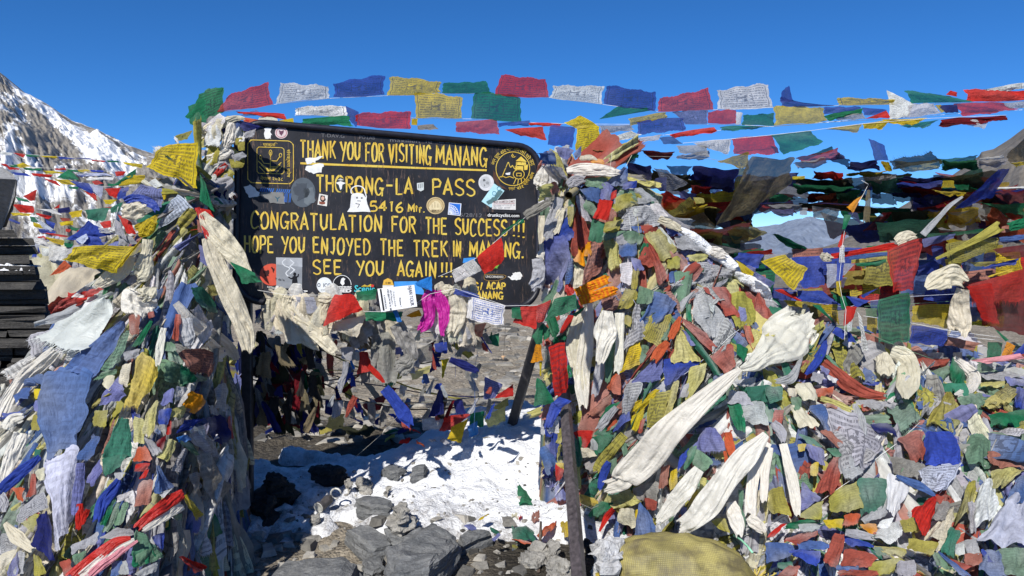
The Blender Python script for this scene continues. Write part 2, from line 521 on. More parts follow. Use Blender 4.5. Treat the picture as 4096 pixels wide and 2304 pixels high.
o = slope_mesh("distant_mountains",
    [(1300, 600, 6000), (1500, 585, 6000), (1700, 592, 6000), (1760, 590, 6000), (1830, 580, 6000), (1900, 575, 6000), (1960, 567, 6000), (1982, 557, 6000),
     (2014, 553, 6000), (2037, 547, 6000), (2072, 554, 6000), (2104, 560, 6000), (2160, 575, 6000), (2300, 560, 6000), (2700, 560, 6000)],
    [(1300, 690, 1500), (1900, 690, 1500), (2700, 690, 1500)], 260, 90, M_FAR, 55, 1.9, 16)
o['kind'] = 'structure'

# ------------------------------------------------------------------ the heaps that the flags lie on
RX = [-9, 0.17, 0.21, 0.26, 0.33, 0.64, 0.83, 1.09, 1.45, 1.87, 2.6, 5.0, 9]
RZ = [0, 0.00, 1.30, 1.80, 1.97, 1.98, 1.71, 1.48, 1.23, 1.02, 0.85, 0.80, 0.8]
WX = [-9, 0.1, 0.4, 0.6, 0.9, 1.4, 2.0, 3.0, 9]
WY = [0.2, 0.2, 0.28, 0.48, 0.80, 1.25, 1.65, 2.0, 2.2]
def heap(x, y):
    x = np.asarray(x, float)
    y = np.asarray(y, float)
    a = np.maximum(0, -(x + 1.56)) / 1.7
    b = np.maximum(0, x + 1.50 + 0.17 * np.clip(y - 3.1, 0, 1)) / 0.21
    c = np.maximum(0, 3.85 - y) / 1.22
    e = np.maximum(0, y - 3.85) / 0.4
    q = np.sqrt(a * a + b * b + c * c + e * e)
    hl = 2.2 * np.maximum(0, 1 - q) ** 1.05
    R = np.interp(x, RX, RZ)
    w = np.interp(x, WX, WY)
    yr = 4.35
    c = np.maximum(0, yr - y) / w
    e = np.maximum(0, y - yr) / np.where(x < 0.7, 0.3, 0.9)
    hr = R * np.maximum(0, 1 - np.hypot(c, e)) ** 0.92
    hb = 1.45 * np.exp(-(((x + 5.4) / 1.5) ** 2 + ((y - 8.4) / 1.2) ** 2)) * 1.15 - 0.1
    base = gz(x, y)
    h = np.maximum(np.maximum(hl, hr), hb)
    return np.maximum(base, h)
def hscal(x, y):
    return float(heap(x, y))
def hit(X, Y, lo=2.3, hi=9.5):
    r = ray(X, Y)
    d = np.arange(lo, hi, 0.025)
    P = C0[None] + r[None] * d[:, None]
    clr = P[:, 2] - heap(P[:, 0], P[:, 1])
    below = np.nonzero(clr < 0)[0]
    if len(below):
        return C0 + r * (d[below[0]] - 0.0125)
    k = int(np.argmin(clr[d < 6.0]))
    return C0 + r * d[k]
def hnormal(p):
    e = 0.05
    x, y = p[0], p[1]
    n = np.array((hscal(x - e, y) - hscal(x + e, y), hscal(x, y - e) - hscal(x, y + e), 2 * e))
    return n / np.linalg.norm(n)
# ------------------------------------------------------------------ cloth builders
def unit(v):
    return v / max(1e-9, np.linalg.norm(v))
def cloth_grid(c4, nu, nv, amp, folds, rng, pinch=False, bulge=0.08, fray=0.03, n=None, roll=0.0, edge=0.05):
    TL_, TR_, BR_, BL_ = [np.asarray(c, float) for c in c4]
    u = np.linspace(0, 1, nu)[None, :, None]
    v = np.linspace(0, 1, nv)[:, None, None]
    P = (TL_ * (1 - u) + TR_ * u) * (1 - v) + (BL_ * (1 - u) + BR_ * u) * v
    ex = unit((TR_ + BR_) - (TL_ + BL_))
    ey = unit((BL_ + BR_) - (TL_ + TR_))
    s = 0.25 * sum(np.linalg.norm(a - b) for a, b in ((TL_, TR_), (TR_, BR_), (BR_, BL_), (BL_, TL_)))
    if n is None:
        n = np.cross(TR_ - BL_, BR_ - TL_)
        if np.linalg.norm(n) < 1e-9:
            n = np.array((0, -1.0, 0))
        n = unit(n)
        mid = (TL_ + TR_ + BR_ + BL_) / 4
        if np.dot(n, C0 - mid) < 0:
            n = -n
    U, V = u[..., 0], v[..., 0]
    ph = rng.rand(8) * 6.283
    sl = rng.uniform(-0.6, 0.6)
    U2 = U + 0.10 * np.sin(V * 4 + ph[6])
    d = (0.55 * np.sin(6.283 * (folds * U2 + sl * V) + ph[0]) + 0.25 * np.sin(6.283 * (folds * 2.1 * U2 - sl * V) + ph[1])
         + 0.35 * np.sin(6.283 * (0.9 * V + 0.5 * U) + ph[2]))
    # soft creases running with the hang, sharper on their crests
    f1 = fbm(U * (2.2 + folds) + ph[4] * 9 + sl * V * 2, V * 1.5 + ph[5] * 9, 0.5, 3)
    d = d + 0.75 * (0.45 - np.abs(f1)) * 1.6 + 0.4 * fbm(U * 2.2 + ph[6] * 9, V * 2.2 + ph[7] * 9, 3.5, 2)
    grow = 0.45 + 0.55 * V
    if pinch:
        grow = 0.25 + 0.75 * np.sqrt(V)
    D = amp * s * d * grow + bulge * s * 4 * (U * (1 - U)) * (0.4 + 0.6 * np.sin(np.pi * np.clip(V, 0, 1)))
    eu = s * (0.022 * np.sin(6.283 * (0.6 * V) + ph[4]) + 0.012 * np.sin(6.283 * 2.6 * V + ph[5])) * (1 - 4 * U * (1 - U)) * np.sign(U - 0.5)
    eu = eu - (0.015 + 0.03 * rng.rand()) * s * np.sin(np.pi * V) * np.sign(U - 0.5) * (np.abs(2 * U - 1) ** 3)
    ev = s * (0.035 * np.sin(6.283 * 0.5 * U + ph[6]) + 0.02 * np.sin(6.283 * 2.3 * U + ph[7])) * V ** 3
    ev = ev + s * 0.012 * np.sin(6.283 * 1.0 * U + ph[3]) * (1 - V) ** 3
    # worn outline: uneven edges, rounded corners
    wob = s * edge
    eu = eu + wob * fbm(V * 3.3 + ph[0] * 9, np.where(U > 0.5, 3.1, 7.7), 1.3, 3) * np.abs(2 * U - 1) ** 2
    ev = ev + wob * fbm(U * 3.3 + ph[1] * 9, np.where(V > 0.5, 2.1, 8.3), 4.3, 3) * np.abs(2 * V - 1) ** 2
    cq = (np.abs(2 * U - 1) * np.abs(2 * V - 1)) ** 5 * s * edge
    eu = eu - cq * np.sign(U - 0.5)
    ev = ev - cq * np.sign(V - 0.5)
    if fray:
        ev[-1] += s * fray * (rng.rand(nu) - 0.3)
        eu[:, 0] -= s * fray * 0.4 * rng.rand(nv)
        eu[:, -1] += s * fray * 0.4 * rng.rand(nv)
    P = P + n * D[..., None] + ex * eu[..., None] + ey * ev[..., None]
    if roll:
        # the free end curls towards the viewer
        P = P + (n * (0.35 * s) * (np.clip(V - 0.6, 0, 1) ** 2 * 6.25 * 0.5)[..., None] - ey * (0.25 * s) * (np.clip(V - 0.6, 0, 1) ** 2 * 6.25 * 0.5)[..., None]) * roll
    return P, n, ey, ex, s
def grid_faces(nu, nv, base=0):
    i = np.arange(nu * nv).reshape(nv, nu) + base
    return np.stack([i[:-1, :-1], i[:-1, 1:], i[1:, 1:], i[1:, :-1]], -1).reshape(-1, 4)
def grid_uv(nu, nv):
    U, V = np.meshgrid(np.linspace(0, 1, nu), np.linspace(1, 0, nv))
    return np.stack([U, V], -1).reshape(-1, 2)
def fringe(P, ey, n, s, length, rng, verts, faces, uvs, dens=2):
    row = P[-1]
    nu = len(row)
    for k in range((nu - 1) * dens):
        t = (k + rng.rand() * 0.6) / dens
        i = min(int(t), nu - 2)
        a = row[i] * (1 - (t - i)) + row[i + 1] * (t - i)
        b = a + (row[i + 1] - row[i]) * (0.42 / dens)
        l = length * s * (0.4 + rng.rand())
        tip = (a + b) / 2 + ey * l + n * l * rng.uniform(-0.5, 0.5) + (row[i + 1] - row[i]) * rng.uniform(-0.8, 0.8)
        j = len(verts)
        verts += [a, b, tip]
        faces.append((j, j + 1, j + 2))
        uvs += [(0.03, 0.03)] * 3

# colours: how the cloth itself is dyed
PAL = {
 'R': srgb(204, 50, 42), 'r': srgb(176, 88, 74), 'P': srgb(180, 120, 104), 'B': srgb(58, 80, 172), 'b': srgb(84, 112, 168), 'N': srgb(40, 46, 108),
 'L': srgb(124, 128, 182), 'Y': srgb(216, 190, 48), 'y': srgb(178, 170, 84), 'K': srgb(212, 204, 128), 'G': srgb(38, 124, 86), 'g': srgb(118, 152, 124),
 'T': srgb(66, 128, 106), 'W': srgb(236, 236, 234), 'w': srgb(186, 186, 190), 'C': srgb(228, 219, 194), 'O': srgb(240, 158, 30), 'o': srgb(204, 100, 64),
 'M': srgb(206, 44, 160), 'E': srgb(150, 147, 140), 'D': srgb(60, 56, 52), 'p': srgb(226, 150, 160), 'c': srgb(40, 130, 215), 'm': srgb(120, 26, 34),
 'V': srgb(200, 206, 226), 'v': srgb(64, 66, 46), 'u': srgb(140, 128, 100), 'I': srgb(238, 233, 220)}
CNAME = {'R': 'bright red', 'r': 'faded red', 'P': 'pinkish brown', 'B': 'royal blue', 'b': 'faded blue', 'N': 'dark navy', 'L': 'lavender', 'Y': 'bright yellow',
 'y': 'olive yellow', 'K': 'pale yellow', 'G': 'deep green', 'g': 'pale green', 'T': 'sea green', 'W': 'white', 'w': 'light grey', 'C': 'cream', 'O': 'orange yellow',
 'o': 'orange red', 'M': 'magenta', 'E': 'grey', 'D': 'dark brown', 'p': 'pink', 'c': 'bright blue', 'm': 'dark maroon', 'V': 'bluish white', 'v': 'blackish green', 'u': 'brownish grey', 'I': 'ivory white'}
KA = 0.88
RECS = []
ITEMS = []                          # (object, colour code, photo position, kind words) for the labels
def tint(code, rng, jit=0.08):
    c = np.array(PAL[code]) * KA
    k = 1 + rng.uniform(-jit, jit)
    c = c * k * (1 + rng.uniform(-jit, jit, 3) * 0.4)
    return np.clip(c, 0, 0.86)

import zlib
def seeded(*k):
    return np.random.RandomState(zlib.crc32(repr([tuple(int(z) for z in q) if isinstance(q, tuple) else q for q in k]).encode()) & 0xffffff)
def vcol(code, rng, nu, nv, ink, extra=0, jit=0.10, fade=1.0):
    # dye that has faded and greyed unevenly over the cloth
    U, V = np.meshgrid(np.linspace(0, 1, nu), np.linspace(0, 1, nv))
    b = tint(code, rng, jit)
    a, c = rng.rand(2) * 40
    f = fbm(U * 1.7 + a, V * 1.7 + c, 0.7, 3)
    g = np.clip(0.10 + 0.42 * fbm(U * 1.1 + c, V * 1.1 + a, 3.7, 2) + rng.uniform(-.12, .10), 0, 0.5)[..., None] * fade
    grey = np.array((0.50, 0.49, 0.46))
    C = (b[None, None] * (1 - g) + grey * g) * (1 + 0.16 * f[..., None])
    C = np.clip(C, 0, 0.88).reshape(-1, 3)
    C = np.concatenate([C, np.full((len(C), 1), ink)], 1)
    if extra:
        C = np.concatenate([C, np.tile(C[-1:], (extra, 1))])
    return C
LAYER = [0]
def place(tile, pts, depth):
    """Corners of a cloth: on the heap under that spot, or at the stated distance (one or one per corner)."""
    if depth is not None:
        ds = depth if isinstance(depth, (tuple, list)) else [depth] * len(pts)
        return [at(tile, x, y, d) for (x, y), d in zip(pts, ds)]
    raw = []
    for x, y in pts:
        X, Y = PX(tile, x, y)
        raw.append((X, Y, np.dot(hit(X, Y) - C0, (0, CP, -SP))))
    md = float(np.median([r[2] for r in raw]))
    LAYER[0] += 1
    off = (0.165 if tile[0] == 'a' else 0.085) + 0.00022 * LAYER[0]
    return [C0 + ray(X, Y) * (min(max(d, md - 0.28), md + 0.28) - off) for X, Y, d in raw]

def flag(tile, code, pts, opts='', depth=None, amp=0.08, folds=1.3, what=None, name='prayer_flag', roll=0.0):
    rng = seeded(tile, code, pts[0], pts[2])
    if depth is None and tile[0] in 'cd':      # cloth on the slope overlaps its neighbours
        mx_, my_ = sum(q[0] for q in pts) / 4, sum(q[1] for q in pts) / 4
        pts = [(mx_ + (x - mx_) * 1.14, my_ + (y - my_) * 1.14) for x, y in pts]
    c4 = place(tile, pts, depth)
    size = max(np.hypot(pts[i][0] - pts[(i + 1) % 4][0], pts[i][1] - pts[(i + 1) % 4][1]) for i in range(4))
    nn = int(np.clip(size / 13, 12, 32))
    pin = 'k' in opts
    P, n, ey, ex, s = cloth_grid(c4, nn, nn, amp * (1.5 if 'c' in opts else 1.25 if depth is None else 1), folds * (1.6 if pin else 1), rng, pinch=pin, bulge=0.10 if 'b' in opts else 0.05,
                                 fray=0.06 if 'f' in opts else 0.025, roll=roll, edge=0.015 if depth is not None else 0.055)
    verts = [p for p in P.reshape(-1, 3)]
    faces = [tuple(f) for f in grid_faces(nn, nn)]
    uvs = [tuple(q) for q in grid_uv(nn, nn)]
    if 'f' in opts:
        fringe(P, ey, n, s, 0.13, rng, verts, faces, uvs)
    ink = 1.0 if ('p' in opts or 'i' in opts) else (0.0 if ('q' in opts or 's' in opts) else 0.38)
    col = vcol(code, rng, nn, nn, ink, len(verts) - nn * nn, 0.08, 0.3 if depth is not None else 0.9)
    mat = M_SILK if 's' in opts else (M_THIN if 't' in opts else M_BLUE if 'i' in opts else M_COT)
    cx = sum(PX(tile, *p)[0] for p in pts) / 4
    cy = sum(PX(tile, *p)[1] for p in pts) / 4
    area = 0.5 * abs(sum(pts[i][0] * pts[(i + 1) % 4][1] - pts[(i + 1) % 4][0] * pts[i][1] for i in range(4)))
    RECS.append([area, name, verts, faces, mat, col, uvs, code, (cx * 0.62891, cy * 0.62891), opts])

def vn1(x):
    return float(vnoise(x, 1.7, 4.2))
def scarf(tile, code, path, opts='s', depth=None, pleats=3, what=None, name='ceremonial_scarf', thick=0.5, end=True):
    """path: (x, y, half width) along the cloth; gathered lengthwise into pleats."""
    if code == 'W':
        code = 'I'
    rng = seeded(tile, code, path[0])
    raw = []
    for k, (x, y, hw) in enumerate(path):
        X, Y = PX(tile, x, y)
        if depth is None:
            d = np.dot(hit(X, Y) - C0, (0, CP, -SP))
        else:
            d = depth[k] if isinstance(depth, (list, tuple)) else depth
        raw.append([X, Y, d, hw / (0.62891 if tile == 'F' else 2.5156)])
    raw = np.array(raw)
    if depth is None:
        md = np.median(raw[:, 2])
        raw[:, 2] = np.clip(raw[:, 2], md - 0.4, md + 0.4)
        LAYER[0] += 1
        raw[:, 2] -= (0.19 if tile[0] == 'a' else 0.25 if raw[:, 3].max() > 34 else 0.12) + 0.00022 * LAYER[0]
    K = len(raw)
    tk = np.arange(K)
    nl = int(np.clip(11 * (K - 1) + 6, 22, 70))
    t = np.linspace(0, K - 1, nl)
    def cr(col):
        out = []
        for q in t:
            i = min(int(q), K - 2)
            f = q - i
            p0, p1, p2, p3 = col[max(i - 1, 0)], col[i], col[i + 1], col[min(i + 2, K - 1)]
            out.append(0.5 * ((2 * p1) + (-p0 + p2) * f + (2 * p0 - 5 * p1 + 4 * p2 - p3) * f * f + (-p0 + 3 * p1 - 3 * p2 + p3) * f ** 3))
        return np.array(out)
    X, Y, D, Wd = [cr(raw[:, k]) for k in range(4)]
    Wd = np.maximum(Wd, 1.5)
    cen = np.array([C0 + ray(a, b) * c for a, b, c in zip(X, Y, D)])
    wid = Wd * D / FPX
    nw = 35
    u = np.linspace(-1, 1, nw)
    ph = rng.rand(6) * 6.283
    P = np.zeros((nl, nw, 3))
    for i in range(nl):
        tan = unit(cen[min(i + 1, nl - 1)] - cen[max(i - 1, 0)])
        view = unit(C0 - cen[i])
        side = unit(np.cross(tan, view))
        nrm = unit(np.cross(side, tan))
        w = wid[i]
        q = i / (nl - 1)
        # folds wander across the cloth and run out, they are not grooves
        uu = u + 0.55 * vn1(q * 2.6 + ph[0] * 3) + 0.35 * u * vn1(q * 4.1 + ph[1] * 3)
        cr_ = fbm(uu * (1.0 + 0.25 * pleats) + ph[3] * 5, q * 2.4 + uu * 0.8 + ph[4], 0.3, 3)
        pl = 0.26 * (0.4 - np.abs(cr_) * 1.4) + 0.24 * fbm(uu * 0.9 + ph[2] * 5, q * 1.6 * K + ph[5], 2.3, 3) + 0.06 * (0.3 - np.abs(fbm(uu * 2.8 + ph[1] * 5 - q * 3, q * 5 + ph[5], 5.3, 2)))
        off = thick * 0.36 * np.sqrt(np.maximum(0, 1 - u * u)) + pl
        lat = u * w * (1 + 0.14 * vn1(q * 5 + ph[0] * 7) + 0.08 * np.sign(u) * vn1(q * 7 + ph[4] * 7)) + 0.05 * w * np.sin(6 * q + u * 2 + ph[3])
        P[i] = cen[i] + side * lat[:, None] + nrm * (off * w)[:, None] - nrm * w * 0.25
    if end:
        P[-1] += (unit(cen[-1] - cen[-2]) * 1.0)[None] * (wid[-1] * (0.35 * (rng.rand(nw) - 0.4) + 0.5 * np.sin(u * 4 + ph[2])))[:, None]
    verts = [p for p in P.reshape(-1, 3)]
    faces = [tuple(f) for f in grid_faces(nw, nl)]
    uvs = [tuple(q) for q in grid_uv(nw, nl)]
    if 'f' in opts:
        fringe(P, unit(cen[-1] - cen[-3]), unit(C0 - cen[-1]), wid[-1] * 2, 0.2, rng, verts, faces, uvs, 4)
    col = np.append(tint(code, rng, 0.04), 0.7 if 'p' in opts else (1.0 if 'j' in opts else 0.0))
    o = mesh_obj(name, verts, faces, M_SILK if 's' in opts else M_RED if 'j' in opts else M_COT, col=col, uv=uvs)
    m = raw[K // 2] if K > 2 else raw.mean(0)
    ITEMS.append((o, code, (m[0] * 0.62891, m[1] * 0.62891), opts, name))
    return o

def tube(pts, r, sides=6, cap=True):
    pts = [np.asarray(p, float) for p in pts]
    rr = r if isinstance(r, (list, tuple, np.ndarray)) else [r] * len(pts)
    V, Fc = [], []
    up = np.array((0.13, 0.21, 1.0))
    for i, p in enumerate(pts):
        t = unit(pts[min(i + 1, len(pts) - 1)] - pts[max(i - 1, 0)])
        a = np.cross(t, up)
        if np.linalg.norm(a) < 1e-3:
            a = np.cross(t, (1, 0, 0))
        a = unit(a)
        b = np.cross(t, a)
        for k in range(sides):
            g = 6.28318 * k / sides
            V.append(p + rr[i] * (math.cos(g) * a + math.sin(g) * b))
    for i in range(len(pts) - 1):
        for k in range(sides):
            k2 = (k + 1) % sides
            Fc.append((i * sides + k, i * sides + k2, (i + 1) * sides + k2, (i + 1) * sides + k))
    if cap:
        Fc.append(tuple(range(sides))[::-1])
        Fc.append(tuple((len(pts) - 1) * sides + k for k in range(sides)))
    return V, Fc
M_CORD = {}
def cord(segs, depth, code='W', r=0.0022, label=None, sag=True):
    """segs: list of (tile, x, y) along a string in the air."""
    if isinstance(depth, (int, float)):
        depth = [depth] * len(segs)
    pts = [at(t, x, y, d) for (t, x, y), d in zip(segs, depth)]
    out = [pts[0]]
    for a, b in zip(pts[:-1], pts[1:]):
        for k in range(1, 5):
            out.append(a + (b - a) * k / 4)
    if code not in M_CORD:
        M_CORD[code] = simple_mat("cord_" + CNAME[code].replace(' ', '_'), np.array(PAL[code]) * 0.9, 0.9, 0.1)
    V, Fc = tube(out, r, 6)
    o = mesh_obj("cord", V, Fc, M_CORD[code])
    tag(o, label, 'cord', 'cords strung between the heaps')
    return o
# ------------------------------------------------------------------ the sign board
def solve_board():
    q = [(600, 304), (1357, 371), (1352, 772), (592, 758)]            # its corners in the photograph
    r = [ray(*PX('F', *p)) for p in q]
    A = np.stack([r[0], -r[1], r[2], -r[3]], 1)
    _, _, vt = np.linalg.svd(A)
    d = vt[-1]
    d = d / d.mean() * 4.25
    return [C0 + ri * di for ri, di in zip(r, d)]
BQ = solve_board()
BO = BQ[0]
BU = BQ[1] - BQ[0]
BV = BQ[3] - BQ[0]
BN = unit(np.cross(BU, BV))
if np.dot(BN, C0 - BO) < 0:
    BN = -BN
BH, BWd = np.linalg.norm(BV), np.linalg.norm(BU)
def sp(x, y, off=0.0, t='S'):     # a spot on the board's face
    r = ray(*PX(t, x, y))
    k = np.dot(BO - C0, BN) / np.dot(r, BN)
    return C0 + r * k + BN * off
def buv(a, b, off=0.0):
    return BO + BU * a + BV * b + BN * off
SIGN = empty("signboard", tuple(buv(0.5, 1.0) - np.array((0, 0, 1.05))))
tag(SIGN, "black metal sign board with yellow hand painted lettering, covered in stickers", "sign")

def board_mat():
    m, nt, out = new_mat("black_board_paint")
    oc = texco(nt, 'Object')
    def scr(rot, sc, th):
        v = mapping(nt, oc, sc, rot)
        return ramp(nt, noise(nt, 1.0, 4, 0.7, v, 0.8), [(th, 0.0), (th + 0.03, 1.0)])
    s1 = scr((0, 0.4, 0.1), (60, 60, 5), 0.60)
    s2 = scr((0, -0.5, 0.2), (70, 70, 6), 0.61)
    s3 = scr((0, 1.3, 0.0), (50, 50, 5), 0.62)
    k = mth(nt, 'MAXIMUM', mth(nt, 'MAXIMUM', s1, s2), s3)
    k = mth(nt, 'MULTIPLY', k, ramp(nt, noise(nt, 5.0, 4, 0.6, oc), [(0.42, 0.0), (0.62, 0.8)]))
    base = mixc(nt, 1.0, (0.013, 0.014, 0.019, 1), ramp(nt, noise(nt, 6.0, 5, 0.6, oc), [(0.3, 0.6), (0.7, 1.8)]), 'MULTIPLY')
    base = mixc(nt, k, base, (0.13, 0.085, 0.065, 1))
    p = N(nt, "ShaderNodeBsdfPrincipled")
    L(nt, base, p.inputs['Base Color'])
    L(nt, ramp(nt, noise(nt, 9.0, 4, 0.6, oc), [(0.3, 0.45), (0.7, 0.7)]), p.inputs['Roughness'])
    p.inputs['Specular IOR Level'].default_value = 0.3
    L(nt, bump(nt, noise(nt, 120.0, 3, 0.6, oc), 0.2, 0.004), p.inputs['Normal'])
    L(nt, p.outputs[0], out.inputs[0])
    return m
M_BOARD = board_mat()
M_RIM = simple_mat("black_rim_paint", (0.012, 0.013, 0.022), 0.45, 0.4, var=0.4)
def gold_mat():
    m, nt, out = new_mat("yellow_sign_paint")
    oc = texco(nt, 'Object')
    f = noise(nt, 60, 5, 0.7, mapping(nt, oc, (2, 2, 0.6), (0, 0.5, 0)))
    f2 = noise(nt, 12, 4, 0.6, oc)
    base = ramp(nt, f2, [(0.3, (0.62, 0.39, 0.03)), (0.7, (0.68, 0.52, 0.09))])
    base = mixc(nt, ramp(nt, f, [(0.58, 0.0), (0.66, 0.8)]), base, (0.05, 0.035, 0.015, 1))
    p = N(nt, "ShaderNodeBsdfPrincipled")
    L(nt, base, p.inputs['Base Color'])
    p.inputs['Roughness'].default_value = 0.55
    L(nt, p.outputs[0], out.inputs[0])
    return m
M_GOLD = gold_mat()
FLATM = {}
def flatm(c):
    k = tuple(c)
    if k not in FLATM:
        FLATM[k] = simple_mat("print_%02x%02x%02x" % k, srgb(*k, k=0.9), 0.5, 0.3, var=0.12, scale=35, bmp=0)
    return FLATM[k]

# board: a rounded plate with a raised rolled rim
def rrect(a0, b0, a1, b1, r, n=8):
    out = []
    for cx, cy, g in ((a1 - r, b0 + r, -90), (a1 - r, b1 - r, 0), (a0 + r, b1 - r, 90), (a0 + r, b0 + r, 180)):
        for i in range(n + 1):
            t = math.radians(g + 90 * i / n)
            out.append((cx + r * math.cos(t), cy + r * math.sin(t)))
    return out
ring = rrect(0, 0, BWd, BH, 0.14)
v = [buv(a / BWd, b / BH, 0) for a, b in ring] + [buv(a / BWd, b / BH, -0.02) for a, b in ring]
n_ = len(ring)
f = [tuple(range(n_)), tuple(range(n_, 2 * n_))[::-1]] + [(i, i + n_, (i + 1) % n_ + n_, (i + 1) % n_) for i in range(n_)]
under(mesh_obj("panel", v, f, M_BOARD, smooth=False), SIGN)
rp = [buv(a / BWd, b / BH, 0.004) for a, b in ring]
V, Fc = tube(rp + rp[:1], 0.019, 8, False)
under(mesh_obj("rim", V, Fc, M_RIM), SIGN)
# its leg behind the near end and the slanting steel strut under the far end
M_STEEL = simple_mat("dark_steel_post", (0.035, 0.033, 0.035), 0.5, 0.5, var=0.5, scale=30)
def bar(p, q, w, d, twist=0.0):
    p, q = np.asarray(p, float), np.asarray(q, float)
    t = unit(q - p)
    a = unit(np.cross(t, (0, 1, 0.05)))
    b = np.cross(t, a)
    a, b = a * math.cos(twist) + b * math.sin(twist), -a * math.sin(twist) + b * math.cos(twist)
    V = []
    c = 0.18
    prof = [(-1, -1 + c), (-1 + c, -1), (1 - c, -1), (1, -1 + c), (1, 1 - c), (1 - c, 1), (-1 + c, 1), (-1, 1 - c)]
    for e in (p, q):
        V += [e + a * w / 2 * i + b * d / 2 * j for i, j in prof]
    Fc = [(k, (k + 1) % 8, (k + 1) % 8 + 8, k + 8) for k in range(8)] + [tuple(range(8))[::-1], tuple(range(8, 16))]
    return V, Fc
for a in (0.02,):
    p = buv(a, 0.05, -0.05)
    q = buv(a, 1.0, -0.05)
    q = np.array((q[0], q[1], float(gz(q[0], q[1])) - 0.1))
    V, Fc = bar(p, q, 0.055, 0.04)
    under(mesh_obj("post", V, Fc, M_STEEL, smooth=False), SIGN)
V, Fc = bar(at('F', 1372, 775, 4.44), at('F', 1281, 1092, 5.02), 0.06, 0.035, 0.5)
under(mesh_obj("strut", V, Fc, M_STEEL, smooth=False), SIGN)

# ---- brush lettering: every letter is a few strokes
G = {
 'A': [[(0, 1), (.5, 0), (1, 1)], [(.2, .66), (.82, .66)]],
 'C': [[(.95, .2), (.75, .02), (.4, 0), (.1, .25), (0, .6), (.15, .92), (.5, 1), (.95, .85)]],
 'D': [[(.1, 0), (.1, 1)], [(.1, 0), (.6, .05), (1, .4), (.9, .8), (.5, 1), (.1, 1)]],
 'E': [[(.1, 0), (.1, 1)], [(.1, .02), (.95, .02)], [(.1, .48), (.8, .48)], [(.1, .98), (1, .98)]],
 'F': [[(.1, 0), (.1, 1)], [(.1, .02), (1, .02)], [(.1, .5), (.8, .5)]],
 'G': [[(.95, .18), (.7, .01), (.35, .05), (.05, .35), (.02, .7), (.25, .98), (.6, .98), (.92, .75)], [(.55, .6), (.95, .6), (.93, 1.08)]],
 'H': [[(.08, 0), (.08, 1)], [(.92, 0), (.92, 1.04)], [(.08, .5), (.92, .5)]],
 'I': [[(.5, 0), (.5, 1)]],
 'J': [[(.75, 0), (.75, .75), (.5, 1), (.1, .85)], [(.35, .02), (1, .02)]],
 'K': [[(.1, 0), (.1, 1)], [(.95, 0), (.12, .55)], [(.3, .42), (1, 1.04)]],
 'L': [[(.1, 0), (.1, 1), (1, .97)]],
 'M': [[(.02, 1), (.12, 0), (.5, .75), (.88, 0), (.98, 1.04)]],
 'N': [[(.08, 1), (.08, 0), (.9, 1), (.92, 0)]],
 'O': [[(.5, 0), (.12, .2), (0, .55), (.18, .93), (.5, 1), (.85, .88), (1, .5), (.85, .12), (.5, 0)]],
 'P': [[(.1, 0), (.1, 1.05)], [(.1, .03), (.7, .03), (1, .22), (.85, .48), (.1, .56)]],
 'R': [[(.1, 0), (.1, 1)], [(.1, .03), (.7, .03), (.98, .22), (.8, .45), (.1, .52)], [(.4, .5), (1, 1.08)]],
 'S': [[(.92, .15), (.6, 0), (.15, .1), (.08, .35), (.45, .5), (.9, .65), (.92, .88), (.5, 1), (.05, .88)]],
 'T': [[(.5, 0), (.5, 1.04)], [(0, .03), (1, .03)]],
 'U': [[(.05, 0), (.08, .75), (.4, 1), (.8, .85), (.93, 0)]],
 'V': [[(0, 0), (.5, 1), (1, 0)]],
 'X': [[(0, 0), (1, 1)], [(1, 0), (0, 1)]],
 'Y': [[(0, 0), (.5, .5)], [(1, 0), (.35, 1.08)]],
 't': [[(.5, .25), (.5, 1)], [(.1, .45), (.95, .45)]],
 'r': [[(.2, .4), (.2, 1)], [(.2, .6), (.5, .42), (.9, .45)]],
 '5': [[(.9, 0), (.2, .02), (.12, .45), (.6, .42), (.95, .65), (.75, .95), (.05, 1)]],
 '4': [[(.65, 1), (.65, 0), (0, .68), (1, .68)]],
 '1': [[(.25, .15), (.55, 0), (.55, 1)]],
 '6': [[(.8, .02), (.3, .3), (.05, .7), (.35, 1), (.8, .9), (.9, .65), (.55, .5), (.12, .7)]],
 '!': [[(.55, 0), (.5, .68)], [(.5, .92), (.5, 1.0)]],
 '.': [[(.45, .88), (.55, 1.0)]], '-': [[(.1, .5), (.9, .5)]], '/': [[(.8, 0), (.2, 1)]]}
ADV = {'I': .45, '!': .5, '.': .4, '1': .6, 'M': 1.25, 'L': .85, 'J': .85, '-': .9, 'r': .8, 't': .7, '/': .6}
LT = [0.0015]
